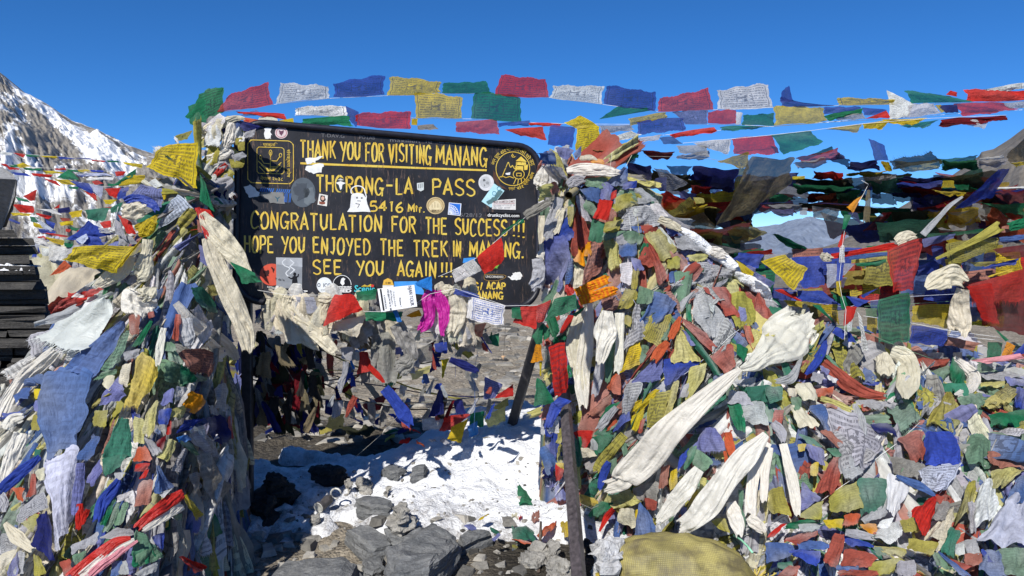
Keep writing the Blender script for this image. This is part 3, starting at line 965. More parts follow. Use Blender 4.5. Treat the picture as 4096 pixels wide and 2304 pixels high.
def ribbon(pts2, w0, w1, mapf, V, Fc, sub=3):
    """a flat brush stroke through 2-D points (board pixels), its width running from w0 to w1"""
    P = np.array(pts2, float)
    if len(P) > 2:
        Q = []
        for i in range(len(P) - 1):
            p0, p1, p2, p3 = P[max(i - 1, 0)], P[i], P[i + 1], P[min(i + 2, len(P) - 1)]
            sharp = len(P) < 6
            for k in range(sub):
                f = k / sub
                Q.append(p1 + (p2 - p1) * f if sharp else 0.5 * (2 * p1 + (p2 - p0) * f + (2 * p0 - 5 * p1 + 4 * p2 - p3) * f * f + (3 * p1 - p0 - 3 * p2 + p3) * f ** 3))
        Q.append(P[-1])
        P = np.array(Q)
    b = len(V)
    for i in range(len(P)):
        a, c = P[max(i - 1, 0)], P[min(i + 1, len(P) - 1)]
        t = (c - a) / max(1e-6, np.hypot(*(c - a)))
        n = np.array((-t[1], t[0]))
        # mitre the corners
        if 0 < i < len(P) - 1:
            t1 = (P[i] - a) / max(1e-6, np.hypot(*(P[i] - a)))
            n1 = np.array((-t1[1], t1[0]))
            n = n / max(0.45, abs(np.dot(n, n1)))
        q = i / (len(P) - 1)
        w = (w0 + (w1 - w0) * q) * (1 + 0.10 * math.sin(i * 2.1 + P[i][0]))
        V.append(mapf(*(P[i] + n * w / 2)))
        V.append(mapf(*(P[i] - n * w / 2)))
    for i in range(len(P) - 1):
        Fc.append((b + 2 * i, b + 2 * i + 1, b + 2 * i + 3, b + 2 * i + 2))
LETV = {}
def letters(word, x0, x1, yt0, yt1, yb0, yb1, wt, part, mat=None, thin=0.62, slant=0.0):
    """brush a word between x0 and x1; its top runs yt0..yt1, its foot yb0..yb1 (board reading 'S')"""
    LT[0] += 0.00002
    off = LT[0]
    V, Fc = LETV.setdefault((part, word, int(x0)), ([], [], mat or M_GOLD))[:2]
    adv = [ADV.get(ch, 1.0) for ch in word]
    gap = 0.34
    tot = sum(adv) + gap * (len(word) - 1)
    k = (x1 - x0) / tot
    cur = 0.0
    rng = np.random.RandomState(len(word) * 7 + int(x0))
    for ch, a in zip(word, adv):
        jx, jy, js = rng.uniform(-.03, .03), rng.uniform(-.03, .03), rng.uniform(.95, 1.05)
        if ch in G:
            for st in G[ch]:
                pts = []
                for u, v_ in st:
                    xx = x0 + k * (cur + jx + u * a)
                    q = (xx - x0) / max(1, x1 - x0)
                    yt, yb = yt0 + (yt1 - yt0) * q, yb0 + (yb1 - yb0) * q
                    pts.append((xx + slant * (1 - v_) * (yb - yt), yt + (yb - yt) * (v_ * js + jy)))
                down = pts[-1][1] - pts[0][1] > 0.3 * (yb0 - yt0)
                ribbon(pts, wt, wt * (thin if down else 0.9), lambda x, y: sp(x, y, off), V, Fc)
        cur += a + gap
def flush_letters():
    for (part, word, _), (V, Fc, mat) in LETV.items():
        o = mesh_obj("lettering", V, Fc, mat, smooth=False)
        o['label'] = 'painted ' + word
        under(o, SIGN)
W1 = 14.8
lt = lambda x: 200 + (x - 540) * .041
lb = lambda x: 326 + (x - 540) * .049
for w, a, b in (("THANK", 545, 800), ("YOU", 838, 980), ("FOR", 1018, 1148), ("VISITING", 1188, 1490), ("MANANG", 1530, 1893)):
    letters(w, a, b, lt(a), lt(b), lb(a), lb(b), W1, "painted line reading THANK YOU FOR VISITING MANANG")
V, Fc = [], []
ribbon([(546, 368), (1000, 386), (1450, 404), (1896, 419)], 15, 15, lambda x, y: sp(x, y, 0.0015), V, Fc)
under(mesh_obj("underline", V, Fc, M_GOLD, smooth=False), SIGN)
T2 = "painted line reading THORONG-LA PASS"
letters("THORONG", 662, 1142, 450, 478, 572, 592, W1 + 1, T2)
letters("-", 1162, 1218, 470, 472, 600, 600, 15, T2)
letters("LA", 1238, 1358, 478, 482, 592, 598, W1 + 1, T2)
letters("PASS", 1502, 1810, 484, 490, 596, 612, W1 + 1, T2)
T3 = "painted height reading 5416 Mtr."
letters("5416", 1052, 1290, 645, 650, 712, 722, 15, T3)
letters("M", 1328, 1372, 668, 668, 720, 720, 12, T3)
letters("tr.", 1378, 1446, 660, 664, 720, 728, 12, T3)
T4 = "painted line reading CONGRATULATION FOR THE SUCCESS!!!"
ct = lambda x: 716 + (x - 190) * .036
cb = lambda x: 834 + (x - 190) * .034
for w, a, b in (("CONGRATULATION", 190, 1135), ("FOR", 1208, 1380), ("THE", 1452, 1608), ("SUCCESS", 1668, 2045), ("!!!", 2082, 2172)):
    letters(w, a, b, ct(a), ct(b), cb(a), cb(b) + (8 if '!' in w else 0), W1, T4)
T5 = "painted line reading HOPE YOU ENJOYED THE TREK IN MANANG."
ht = lambda x: 893 + (x - 140) * .026
hb_ = lambda x: 1012 + (x - 140) * .021
for w, a, b in (("HOPE", 142, 350), ("YOU", 412, 578), ("ENJOYED", 638, 1048), ("THE", 1126, 1290), ("TREK", 1366, 1610), ("IN", 1650, 1708), ("MANANG.", 1772, 2165)):
    letters(w, a, b, ht(a), ht(b), hb_(a), hb_(b), W1, T5)
T6 = "painted line reading SEE YOU AGAIN!!!"
st_ = lambda x: 1068 + (x - 635) * .018
sb_ = lambda x: 1168 + (x - 635) * .022
for w, a, b in (("SEE", 637, 843), ("YOU", 952, 1150), ("AGAIN", 1252, 1530), ("!!!", 1562, 1648)):
    letters(w, a, b, st_(a), st_(b), sb_(a), sb_(b), W1, T6)
T7 = "small painted corner note ending in ACAP and MANANG"
letters("G/", 1800, 1868, 1232, 1232, 1285, 1285, 12, T7)
letters("ACAP", 1898, 2030, 1230, 1236, 1278, 1284, 12, T7)
letters("MANANG", 1780, 2012, 1298, 1302, 1345, 1352, 12, T7)
flush_letters()

# ---- text in type: turned to flat faces and laid on the board
def type_mesh(s, bold=0.0):
    cu = bpy.data.curves.new("t", 'FONT')
    cu.body = s
    cu.fill_mode = 'FRONT'
    cu.offset = bold
    cu.resolution_u = 3
    ob = bpy.data.objects.new("t", cu)
    COL.objects.link(ob)
    bpy.context.view_layer.update()
    me = bpy.data.meshes.new_from_object(ob.evaluated_get(bpy.context.evaluated_depsgraph_get()))
    V = np.array([tuple(q.co) for q in me.vertices]).reshape(-1, 3)
    Fc = [tuple(p.vertices) for p in me.polygons]
    bpy.data.objects.remove(ob)
    bpy.data.curves.remove(cu)
    bpy.data.meshes.remove(me)
    return V, Fc
def typed(s, q, off, bold=0.0, mapf=None):
    """text filling the quad q = TL, TR, BR, BL (board reading); returns verts, faces"""
    V, Fc = type_mesh(s, bold)
    if len(V) == 0:
        return [], []
    lo, hi = V.min(0), V.max(0)
    U = (V[:, 0] - lo[0]) / max(1e-6, hi[0] - lo[0])
    Vv = 1 - (V[:, 1] - lo[1]) / max(1e-6, hi[1] - lo[1])
    q = np.array(q, float)
    P = (q[0][None] * (1 - U)[:, None] + q[1][None] * U[:, None]) * (1 - Vv)[:, None] + (q[3][None] * (1 - U)[:, None] + q[2][None] * U[:, None]) * Vv[:, None]
    mf = mapf or (lambda x, y: sp(x, y, off))
    return [mf(*p) for p in P], Fc
def join(parts):
    V, Fc = [], []
    for v_, f_ in parts:
        b = len(V)
        V += list(v_)
        Fc += [tuple(i + b for i in t) for t in f_]
    return V, Fc
def rect(x0, y0, x1, y1, sl=0.035):
    return [(x0, y0), (x1, y0 + sl * (x1 - x0)), (x1, y1 + sl * (x1 - x0)), (x0, y1)]
def poly(pts, off):
    return [sp(x, y, off) for x, y in pts], [tuple(range(len(pts)))]
def disc(x, y, rx, ry=None, off=0.002, n=28, a0=0, a1=360):
    ry = ry or rx
    pts = [(x + rx * math.cos(math.radians(a0 + (a1 - a0) * i / n)), y + ry * math.sin(math.radians(a0 + (a1 - a0) * i / n))) for i in range(n if a1 - a0 == 360 else n + 1)]
    return poly(pts, off)
def part(name, vf, mat, label=None, parent=None):
    V, Fc = vf
    if not len(V):
        return None
    o = mesh_obj(name, V, Fc, mat if not isinstance(mat, tuple) else flatm(mat), smooth=False)
    if label:
        o['label'] = label
    under(o, parent or SIGN)
    return o
def lines(sts, w, off=0.002):
    V, Fc = [], []
    for s_ in sts:
        ribbon(s_, w, w, lambda x, y: sp(x, y, off), V, Fc)
    return V, Fc
def arc(x, y, r, a0, a1, n=14, ry=None):
    ry = ry or r
    return [(x + r * math.cos(math.radians(a0 + (a1 - a0) * i / n)), y + ry * math.sin(math.radians(a0 + (a1 - a0) * i / n))) for i in range(n + 1)]
def rr2(x0, y0, x1, y1, r, sl=0.03):
    p = rrect(x0, y0, x1, y1, r, 4)
    p = [(x, y + sl * (x - x0)) for x, y in p]
    return p + p[:1]
# left emblem: rounded box, seedling, script
em = [lines([rr2(165, 198, 495, 508, 42)], 5), lines([rr2(232, 250, 428, 440, 22)], 4),
      lines([[(330, 285), (328, 405)], [(330, 350), (375, 352), (398, 318)], [(325, 372), (282, 368), (258, 330)], [(240, 352), (300, 405)], [(325, 395), (372, 395), (408, 362)],
             [(248, 392), (290, 436)], [(412, 392), (372, 438)], [(262, 378), (310, 425)], [(400, 378), (350, 425)], [(300, 412), (328, 438)], [(356, 412), (328, 438)]], 5),
      lines([arc(330, 292, 10, 90, 450, 10, 20), arc(402, 310, 9, 90, 450, 10, 14), arc(258, 325, 8, 90, 450, 10, 14)], 4),
      poly([(290, 402), (368, 405), (328, 440)], 0.002)]
em += [typed("प्रकृति", rect(275, 216, 380, 250), 0.002), typed("नेपाल २०३८", rect(255, 458, 420, 492), 0.002),
       typed("संरक्षण कोष", [(478, 268), (478, 470), (440, 470), (440, 268)], 0.002)]
part("emblem", join(em), M_GOLD, "yellow boxed seedling emblem with script round it")
# right emblem: ring with peak, hut and script
cx, cy = 2085, 408
em = [lines([arc(cx, cy, 122, 0, 360, 40)], 5),
      lines([[(2005, 470), (2040, 385), (2052, 362), (2068, 398), (2082, 385), (2098, 408), (2112, 380)], [(1985, 470), (2010, 462), (2035, 472), (2062, 464), (2092, 476)],
             arc(2090, 312, 13, 20, 200, 8), [(2080, 300), (2092, 318)], [(2108, 480), (2090, 520)], [(2126, 480), (2120, 525)], [(2145, 478), (2150, 520)], [(2165, 476), (2180, 505)],
             arc(2128, 448, 40, 0, 360, 16, 34), [(2112, 440), (2146, 440), (2146, 460), (2112, 460), (2112, 440)]], 5),
      poly([(2105, 352), (2145, 318), (2186, 358)], 0.002), poly([(2108, 358), (2180, 362), (2180, 385), (2108, 380)], 0.002),
      poly([(2100, 388), (2160, 390), (2160, 420), (2100, 415)], 0.002), poly([(2166, 382), (2195, 378), (2190, 415), (2168, 418)], 0.002)]
def ringtext(words, r, a0, a1, h, flip=False):
    out = []
    n = len(words)
    for i, w in enumerate(words):
        a = math.radians(a0 + (a1 - a0) * (i + 0.5) / n)
        ux, uy = math.cos(a), math.sin(a)
        tx, ty = (-uy, ux)
        if flip:
            tx, ty, sgn = uy, -ux, -1
        else:
            sgn = 1
        wd = abs(math.radians(a1 - a0)) / n * r * 0.44
        c = (cx + ux * r, cy + uy * r)
        o1, o2 = sgn * h / 2, -sgn * h / 2
        q = [(c[0] - tx * wd + ux * o1, c[1] - ty * wd + uy * o1), (c[0] + tx * wd + ux * o1, c[1] + ty * wd + uy * o1),
             (c[0] + tx * wd + ux * o2, c[1] + ty * wd + uy * o2), (c[0] - tx * wd + ux * o2, c[1] - ty * wd + uy * o2)]
        out.append(typed(w, q, 0.002))
    return out
em += ringtext(["अन्न", "पूर्ण", "संर", "क्षण", "क्षेत्र", "आ", "यो", "जना"], 143, 190, 352, 30)
em += ringtext(["प्रकृति", "संर", "क्षण", "कोष"], 143, 104, 8, 28, True)
part("emblem", join(em), M_GOLD, "yellow round emblem with a peak and a hut inside")
# ---- stickers and scraps
def sticker(base, mat, bits=(), label=None):
    o = part("sticker", base, mat, label)
    for vf, c in bits:
        part("print", vf, c, None, o)
    return o
def scrap(pts, off, seed, jit=5):
    r = np.random.RandomState(seed)
    out = []
    for i in range(len(pts)):
        a, b = np.array(pts[i], float), np.array(pts[(i + 1) % len(pts)], float)
        for k in range(4):
            out.append(a + (b - a) * k / 4 + r.uniform(-jit, jit, 2))
    return poly([tuple(p) for p in out], off)
WHT, GRY, BLK, BLU = (232, 232, 230), (120, 122, 126), (28, 28, 32), (40, 110, 205)
bpy.context.view_layer.update()
sticker(scrap([(285, 115), (338, 112), (330, 145), (340, 160), (330, 190), (288, 188)], .002, 1), WHT, label="torn white paper scrap near the top corner")
sticker(disc(408, 148, 46, 42), (214, 196, 196), [(lines([arc(408, 148, 37, 0, 360, 24, 33)], 4, .0026), (170, 90, 100)), (scrap([(390, 128), (408, 136), (426, 128), (424, 150), (408, 170), (392, 150)], .0026, 2, 2), (100, 60, 80))],
        "round pale pink sticker with a small crest")
sticker(scrap([(580, 330), (720, 318), (660, 350), (655, 362), (590, 372), (585, 352)], .0022, 3, 7), WHT, label="torn white scrap crossing the underline")
sticker(scrap([(590, 385), (710, 372), (712, 400), (690, 440), (625, 440), (580, 412)], .0022, 4, 7), WHT, label="torn white scrap under the underline")
sticker(disc(565, 580, 90, 108), (88, 96, 104), [(scrap([(520, 500), (600, 520), (610, 600), (540, 650), (500, 580)], .0026, 5, 14), (70, 76, 84)), (scrap([(560, 560), (640, 540), (650, 640), (590, 670)], .0026, 6, 12), (108, 116, 122))],
        "large weathered grey round sticker, its print worn away")
sticker(scrap([(140, 535), (190, 525), (245, 575), (250, 605), (180, 618), (150, 580)], .0022, 7, 6), WHT, label="torn white scrap beside the worn grey circle")
sticker(scrap([(250, 548), (480, 558), (470, 655), (300, 640), (255, 590)], .002, 8, 8), (60, 64, 70), [(typed("/////// ///////", rect(250, 545, 475, 572, .06), .0026, .02), BLU), (scrap([(262, 582), (430, 580), (428, 660), (320, 652)], .0026, 9, 8), (126, 126, 124)),
        (typed("/// //", rect(428, 585, 480, 650), .0027, .02), BLU), (typed("Y", rect(360, 610, 400, 645), .0028, .01), (40, 90, 110))], "peeling blue and grey sticker remains")
sticker(poly([(683, 588), (745, 600), (738, 680), (670, 668)], .002), (226, 222, 214), [(scrap([(694, 600), (722, 604), (728, 630), (715, 655), (690, 640)], .0026, 10, 3), (40, 34, 34)), (disc(708, 622, 12, 14, .003), (210, 170, 150)), (scrap([(684, 645), (725, 648), (722, 668), (682, 664)], .0027, 11, 3), (140, 80, 60))],
        "small white sticker with a portrait")
sticker(disc(838, 522, 34, 52), (44, 52, 54), [(poly([(802, 510), (838, 498), (875, 512), (850, 524), (846, 552), (836, 562), (828, 540), (824, 524)], .0026), WHT), (poly([(815, 488), (838, 478), (862, 490), (838, 494)], .0026), (200, 200, 196))],
        "dark oval sticker with a white bird covering one letter")
gh = [(915, 600), (925, 588), (960, 582), (1000, 590), (1022, 620), (1032, 665), (1055, 722), (1000, 718), (930, 722), (885, 720), (905, 690)]
sticker(poly(gh, .0022), WHT, [(lines([arc(962, 570, 50, 150, 360, 12, 38), [(1012, 570), (1024, 610), (1020, 632)]], 8, .0024), WHT), (lines([[(950, 612), (962, 624)], [(962, 612), (950, 624)], [(984, 614), (996, 626)], [(996, 614), (984, 626)], [(958, 640), (984, 642)], [(945, 660), (975, 665), (960, 690)]], 4, .0028), (60, 60, 64))],
        "white cut-out sticker of a draped figure with a hood ring")
sticker(poly([(1390, 512), (1440, 506), (1440, 560), (1418, 572), (1392, 558)], .002), (206, 212, 210), [(lines([[(1402, 520), (1402, 548)], [(1414, 516), (1414, 548)], [(1427, 514), (1427, 545)]], 4, .0026), (70, 80, 80))], "small pale sticker of a closed hand between LA and PASS")
sticker(disc(1525, 675, 66, 62), (200, 178, 132), [(lines([arc(1525, 675, 55, 0, 360, 26, 52)], 3, .0026), (120, 96, 60)), (scrap([(1478, 690), (1500, 655), (1525, 640), (1560, 660), (1572, 700), (1480, 705)], .0026, 12, 4), (224, 208, 166)), (typed("BEIRUT", rect(1497, 706, 1552, 722, 0), .0027, .02), (60, 50, 40)), (lines([[(1500, 690), (1500, 665)], [(1520, 690), (1520, 650)], [(1542, 690), (1542, 660)]], 3, .0027), (140, 116, 80))],
        "round tan sticker with a building print")
sticker(poly([(1622, 652), (1712, 660), (1705, 748), (1614, 740)], .002), (232, 236, 242), [(poly([(1626, 657), (1706, 664), (1700, 742), (1619, 735)], .0024), BLU), (lines([arc(1622, 735, 68, -88, 2, 10, 66), arc(1622, 735, 50, -88, 2, 10, 50)] + [[(1622, 735), (1622 + 66 * math.cos(math.radians(a)), 735 + 66 * math.sin(math.radians(a)))] for a in range(-82, 0, 13)], 4, .0028), (232, 236, 242))],
        "square blue sticker with a spoked white wheel")
sticker(disc(1892, 508, 56, 60), (214, 214, 216), [(disc(1886, 505, 38, 42, .0025), (190, 192, 194)), (scrap([(1868, 480), (1885, 482), (1890, 495), (1872, 500)], .003, 13, 3), (96, 98, 100)), (scrap([(1895, 500), (1912, 505), (1908, 522), (1890, 520)], .003, 14, 3), (150, 152, 154)), (scrap([(1872, 520), (1884, 525), (1878, 538)], .003, 15, 2), (130, 132, 134))],
        "round white sticker with a grey puzzle globe")
sticker(poly([(1950, 515), (2024, 568), (1928, 690), (1858, 645)], .0021), (180, 222, 232), [(scrap([(1985, 560), (2015, 575), (1965, 640), (1905, 672), (1895, 645), (1950, 610)], .0026, 16, 4), (88, 120, 124)), (lines([arc(1985, 552, 14, 0, 360, 10), arc(1950, 586, 14, 0, 360, 10)], 4, .0028), (80, 140, 165))],
        "tilted pale blue sticker below the globe sticker")
sticker(poly([(1936, 638), (2106, 626), (2106, 706), (1934, 700)], .0023), (220, 218, 216), [(typed("MALER HAUSMEISTER SCHMIDT", [(1945, 640), (2100, 636), (2100, 654), (1945, 658)], .0028, .01), (90, 40, 50)), (lines([[(1945, 664), (2098, 660)]], 3, .0028), (150, 60, 70)),
        (typed("Spezialist  0711 51 27 30\ninfo  maler  service", [(1945, 670), (2100, 666), (2100, 694), (1945, 698)], .0028), (110, 110, 120))], "white business sticker with rows of small print")
sticker(poly([(1895, 722), (2140, 728), (2140, 768), (1895, 764)], .0019), (14, 14, 18), [(typed("drunkcyclist.com", [(1902, 730), (2132, 736), (2130, 766), (1902, 762)], .0026, .012), (240, 240, 240))], "black strip sticker reading drunkcyclist.com")
sticker(disc(340, 1175, 88, 80, .0019), (206, 84, 62), [(scrap([(280, 1150), (315, 1140), (320, 1185), (290, 1190)], .0024, 17, 5), (60, 26, 24)), (scrap([(330, 1120), (360, 1130), (355, 1165)], .0024, 18, 5), (60, 26, 24)), (typed("T de la", [(362, 1198), (432, 1206), (432, 1222), (362, 1214)], .0036), (30, 30, 30)), (typed("AUSTRALIA", [(305, 1255), (370, 1266), (370, 1282), (305, 1270)], .0026, .01), (230, 226, 220))],
        "round red sticker half hidden by the ski photo")
sk = [sticker(poly([(370, 1050), (560, 1054), (558, 1276), (372, 1272)], .0024), (140, 144, 150), [
        (poly([(370, 1050), (560, 1054), (560, 1120), (370, 1100)], .0028), (168, 172, 178)),
        (lines([[(440, 1060), (415, 1085), (432, 1110), (470, 1130), (440, 1165), (470, 1195)], [(470, 1065), (500, 1090), (470, 1115), (505, 1140), (470, 1170)]], 7, .003), (210, 214, 218)),
        (disc(505, 1172, 11, 14, .0034), (20, 20, 24)), (poly([(490, 1186), (520, 1186), (526, 1230), (512, 1270), (495, 1270), (485, 1230)], .0034), (20, 20, 24)),
        (lines([[(458, 1190), (480, 1205), (495, 1195)], [(515, 1195), (530, 1185), (532, 1170)], [(475, 1270), (540, 1274)]], 9, .0034), (20, 20, 24))], "grey photo sticker of a skier and winding tracks")]
sticker(poly([(375, 1276), (600, 1282), (598, 1330), (375, 1322)], .0022), (18, 18, 22), [(typed("SLUT", [(380, 1282), (598, 1290), (596, 1330), (380, 1322)], .0028, .03), (236, 236, 236))], "black sticker with heavy white capitals under the ski photo")
sticker(disc(720, 1252, 56, 58, .002), (226, 230, 232), [(typed("O", rect(668, 1236, 692, 1264, 0), .0026, .02), (70, 80, 96)), (typed("ICO", rect(712, 1238, 768, 1266, 0), .0026, .02), (70, 80, 96)), (typed("SYSTEMS", rect(695, 1282, 748, 1292, 0), .0026), (110, 120, 130))], "round white sticker reading O ICO")
sticker(poly(arc(848, 1250, 74, 180, 360, 16, 78) + [(922, 1310), (774, 1312)], .002), (22, 22, 26), [(lines([arc(848, 1250, 66, 180, 360, 16, 70), [(782, 1262), (916, 1264)], [(780, 1274), (918, 1276)]], 4, .0026), WHT),
        (poly([(835, 1235), (842, 1205), (856, 1196), (872, 1206), (862, 1220), (866, 1240), (852, 1256)], .0026), WHT), (typed("BIRD'S SURF", rect(782, 1258, 916, 1272, 0), .0034, .03), WHT), (typed("SHED", rect(782, 1280, 916, 1304, 0), .0027, .05), WHT)], "black arched sticker with a white bird reading SHED")
sticker(poly([(928, 1262), (1090, 1252), (1090, 1300), (928, 1306)], .0018), (16, 18, 22), [(typed("Scenic", [(940, 1250), (1085, 1258), (1085, 1296), (935, 1300)], .0026, .02), (70, 190, 200)), (poly([(985, 1262), (1012, 1246), (1030, 1256), (1055, 1242), (1080, 1262), (1040, 1262)], .0024), (200, 170, 60)), (disc(1068, 1256, 12, 10, .0026), (200, 60, 50))],
        "dark sticker with turquoise script under coloured hills")
sticker(poly([(1142, 1250), (1150, 1215), (1180, 1200), (1210, 1215), (1222, 1250)], .002), (222, 176, 70), [(poly([(1142, 1252), (1222, 1252), (1222, 1285), (1142, 1285)], .0022), (236, 232, 222)), (typed("O BIR", rect(1162, 1228, 1202, 1242, 0), .0026, .03), (60, 50, 30))], "yellow dome shaped sticker above the paper card")
sticker(poly([(1225, 1225), (1390, 1222), (1440, 1290), (1440, 1320), (1230, 1300)], .002), (70, 150, 225), label="bright blue sticker behind the paper card")
sticker(poly([(1728, 1056), (1810, 1050), (1812, 1085), (1722, 1090)], .002), (60, 140, 215), label="blue sticker behind the small white flag")
sticker(scrap([(1905, 1105), (1925, 1075), (1960, 1070), (1990, 1090), (1996, 1120), (1960, 1148), (1915, 1145)], .002, 20, 5), (34, 34, 30), [(scrap([(1930, 1095), (1960, 1085), (1985, 1100), (1970, 1130), (1935, 1135)], .0026, 21, 6), (120, 170, 60)), (disc(1945, 1110, 7, 8, .003), (190, 50, 40)), (disc(1970, 1104, 6, 6, .003), (200, 180, 60))],
        "dark round sticker with small green leaves")
sticker(poly([(1875, 1165), (2025, 1172), (2028, 1205), (1960, 1228), (1878, 1218)], .002), (30, 26, 24), [(lines([[(1880, 1172), (2022, 1178), (2022, 1202), (1960, 1220), (1882, 1212), (1880, 1172)]], 4, .0026), (150, 120, 70)), (typed("UNCORNERED", [(1888, 1180), (2016, 1184), (2016, 1200), (1888, 1198)], .0028, .02), (210, 205, 195))], "dark label sticker with a tan edge")
sticker(scrap([(2040, 1185), (2075, 1190), (2090, 1160), (2130, 1155), (2155, 1175), (2140, 1215), (2085, 1215)], .002, 22, 5), WHT, label="torn white scrap near the lower corner")
sticker(scrap([(2030, 440), (2068, 434), (2062, 454), (2034, 452)], .0024, 23, 2), WHT, label="tiny white scrap inside the round emblem")
sticker(scrap([(1940, 420), (1962, 440), (1990, 520), (2050, 560), (1985, 545), (1945, 490)], .0014, 24, 3), (84, 58, 46), label="brown bare patch beside the round emblem")
# scratched names
gr = [typed("T-DAV.G", [(698, 152), (865, 160), (865, 186), (698, 178)], .0012), typed("PO.LAB", [(975, 165), (1086, 172), (1086, 197), (975, 192)], .0012),
      typed("maxilien", [(1195, 186), (1410, 200), (1410, 222), (1195, 212)], .0012), typed("le", [(1455, 188), (1500, 192), (1500, 226), (1455, 222)], .0012),
      typed("BELLE", [(1550, 190), (1758, 200), (1758, 228), (1550, 220)], .0012), typed("et SON velo", [(1805, 198), (2068, 210), (2066, 238), (1805, 230)], .0012),
      typed("5/28/12", [(1702, 728), (1862, 732), (1862, 760), (1702, 754)], .0012)]
for g_ in gr:
    part("graffiti", g_, (112, 112, 116))
# ------------------------------------------------------------------ flags and scarves, one by one
def FL(tile, rows, depth=None, opts0='', **kw):
    """rows: 'code opts x,y x,y x,y x,y' in order along the tied edge, then back along the free edge"""
    for ln in rows.strip().split('\n'):
        ln = ln.strip()
        if not ln:
            continue
        p = ln.split()
        code, op = p[0], (p[1] if p[1] != '.' else '')
        pts = [tuple(float(z) for z in q.split(',')) for q in p[2:6]]
        d = depth
        if len(p) > 6:
            z = [float(q) for q in p[6].split(',')]
            if tile == 'a1' and z[0] < 4:
                z = [q - 0.10 for q in z]
            d = z[0] if len(z) == 1 else (z[0], z[0], z[1], z[1])
        flag(tile, code, pts, op + opts0, d, **kw)
def SCF(tile, rows, depth=None, name='ceremonial_scarf'):
    if tile == 'a1' and depth is not None:
        depth -= 0.14
    for ln in rows.strip().split('\n'):
        ln = ln.strip()
        if not ln:
            continue
        p = ln.split()
        code, op = p[0], (p[1] if p[1] != '.' else '')
        d, pl = depth, 3
        pts = []
        for q in p[2:]:
            if q.startswith('d='):
                d = [float(z) for z in q[2:].split(';')] if ';' in q else float(q[2:])
            elif q.startswith('n='):
                pl = float(q[2:])
            else:
                pts.append(tuple(float(z) for z in q.split(',')))
        scarf(tile, code, pts, op, d, pl, name=name)

# --- the strings across the sky
FL('s0', '''
G p 270,660 385,640 490,370 290,410
G . 250,450 370,560 330,720 95,690
G p 240,440 490,372 500,610 225,770
G . 130,560 300,520 260,760 150,760
G . 215,700 400,640 420,700 230,830
R tp 385,640 985,550 948,312 520,480
W tp 1015,540 1545,490 1560,350 1055,325
B tp 1590,482 2115,455 2110,265 1595,320
W p 1205,658 1740,668 1712,548 1218,592
B t 1715,560 1850,625 1830,775 1740,690
G . 1280,690 1765,660 1790,770 1250,755
R tp 1820,770 2380,800 2362,600 1818,655
R q 690,690 870,730 850,760 700,720
o . 660,672 840,700 865,750 700,730
C s 830,740 1045,730 1000,640 845,680
L t 650,670 900,650 820,605 700,630
Y . 1050,710 1190,685 1205,742 1060,742
R q 600,615 1110,640 1115,690 640,640
''', 4.36, amp=0.03)
FL('s1', '''
Y tp 115,465 660,435 665,335 150,268
G t 665,435 1175,438 1120,325 690,318
R tp 1200,465 1745,478 1732,312 1262,235
W tp 1755,480 2280,548 2315,365 1790,345
Y tp 395,685 885,692 880,480 398,440
G tp 968,692 1468,727 1470,455 985,440
R t 805,720 1240,700 1250,840 815,835
B t 1240,735 1560,708 1555,762 1235,775
R q 1540,730 1880,740 1860,772 1550,762
R . 1290,800 1700,770 1720,905 1480,870
E . 420,760 590,745 640,800 430,800
Y . 370,690 430,690 425,760 365,755
''', 4.66, amp=0.03)
FL('c0', '''
B tp 920,548 1440,617 1455,415 945,362
R tp 1470,622 2030,602 1980,395 1470,478
W tp 2072,602 2630,590 2585,352 2050,388
B t 385,755 640,775 600,985 360,960
Y pc 690,655 880,770 690,800 510,735
Y pf 650,790 880,760 880,960 640,1005
Y . 700,990 845,975 830,1060 670,1060
G t 870,700 1430,605 1390,580 1060,572
Y tp 1160,690 1550,620 1570,672 1190,765
w tp 880,760 1200,755 1235,800 890,855
W p 885,912 1200,812 1300,850 880,985
B tp 1240,712 1730,675 1745,790 1270,855
L tp 1740,748 1975,745 1970,610 1612,620
R t 1970,742 2255,747 2255,605 1972,612
W t 2245,748 2300,748 2322,635 2255,620
G t 2310,757 2640,762 2640,640 2325,648
R . 1580,845 2030,772 2072,812 1612,895
G t 2085,770 2590,758 2590,778 2100,812
W t 1265,888 1510,850 1470,912 1270,932
Y p 1010,982 1270,890 1277,942 1010,992
W tp 1820,930 2205,893 2180,1042 1900,985
R t 2210,893 2620,850 2690,1035 2230,1062
b t 1480,880 1620,870 1720,940 1520,950
w t 1650,960 1960,960 1990,1075 1680,1040
''', 4.42, amp=0.035)
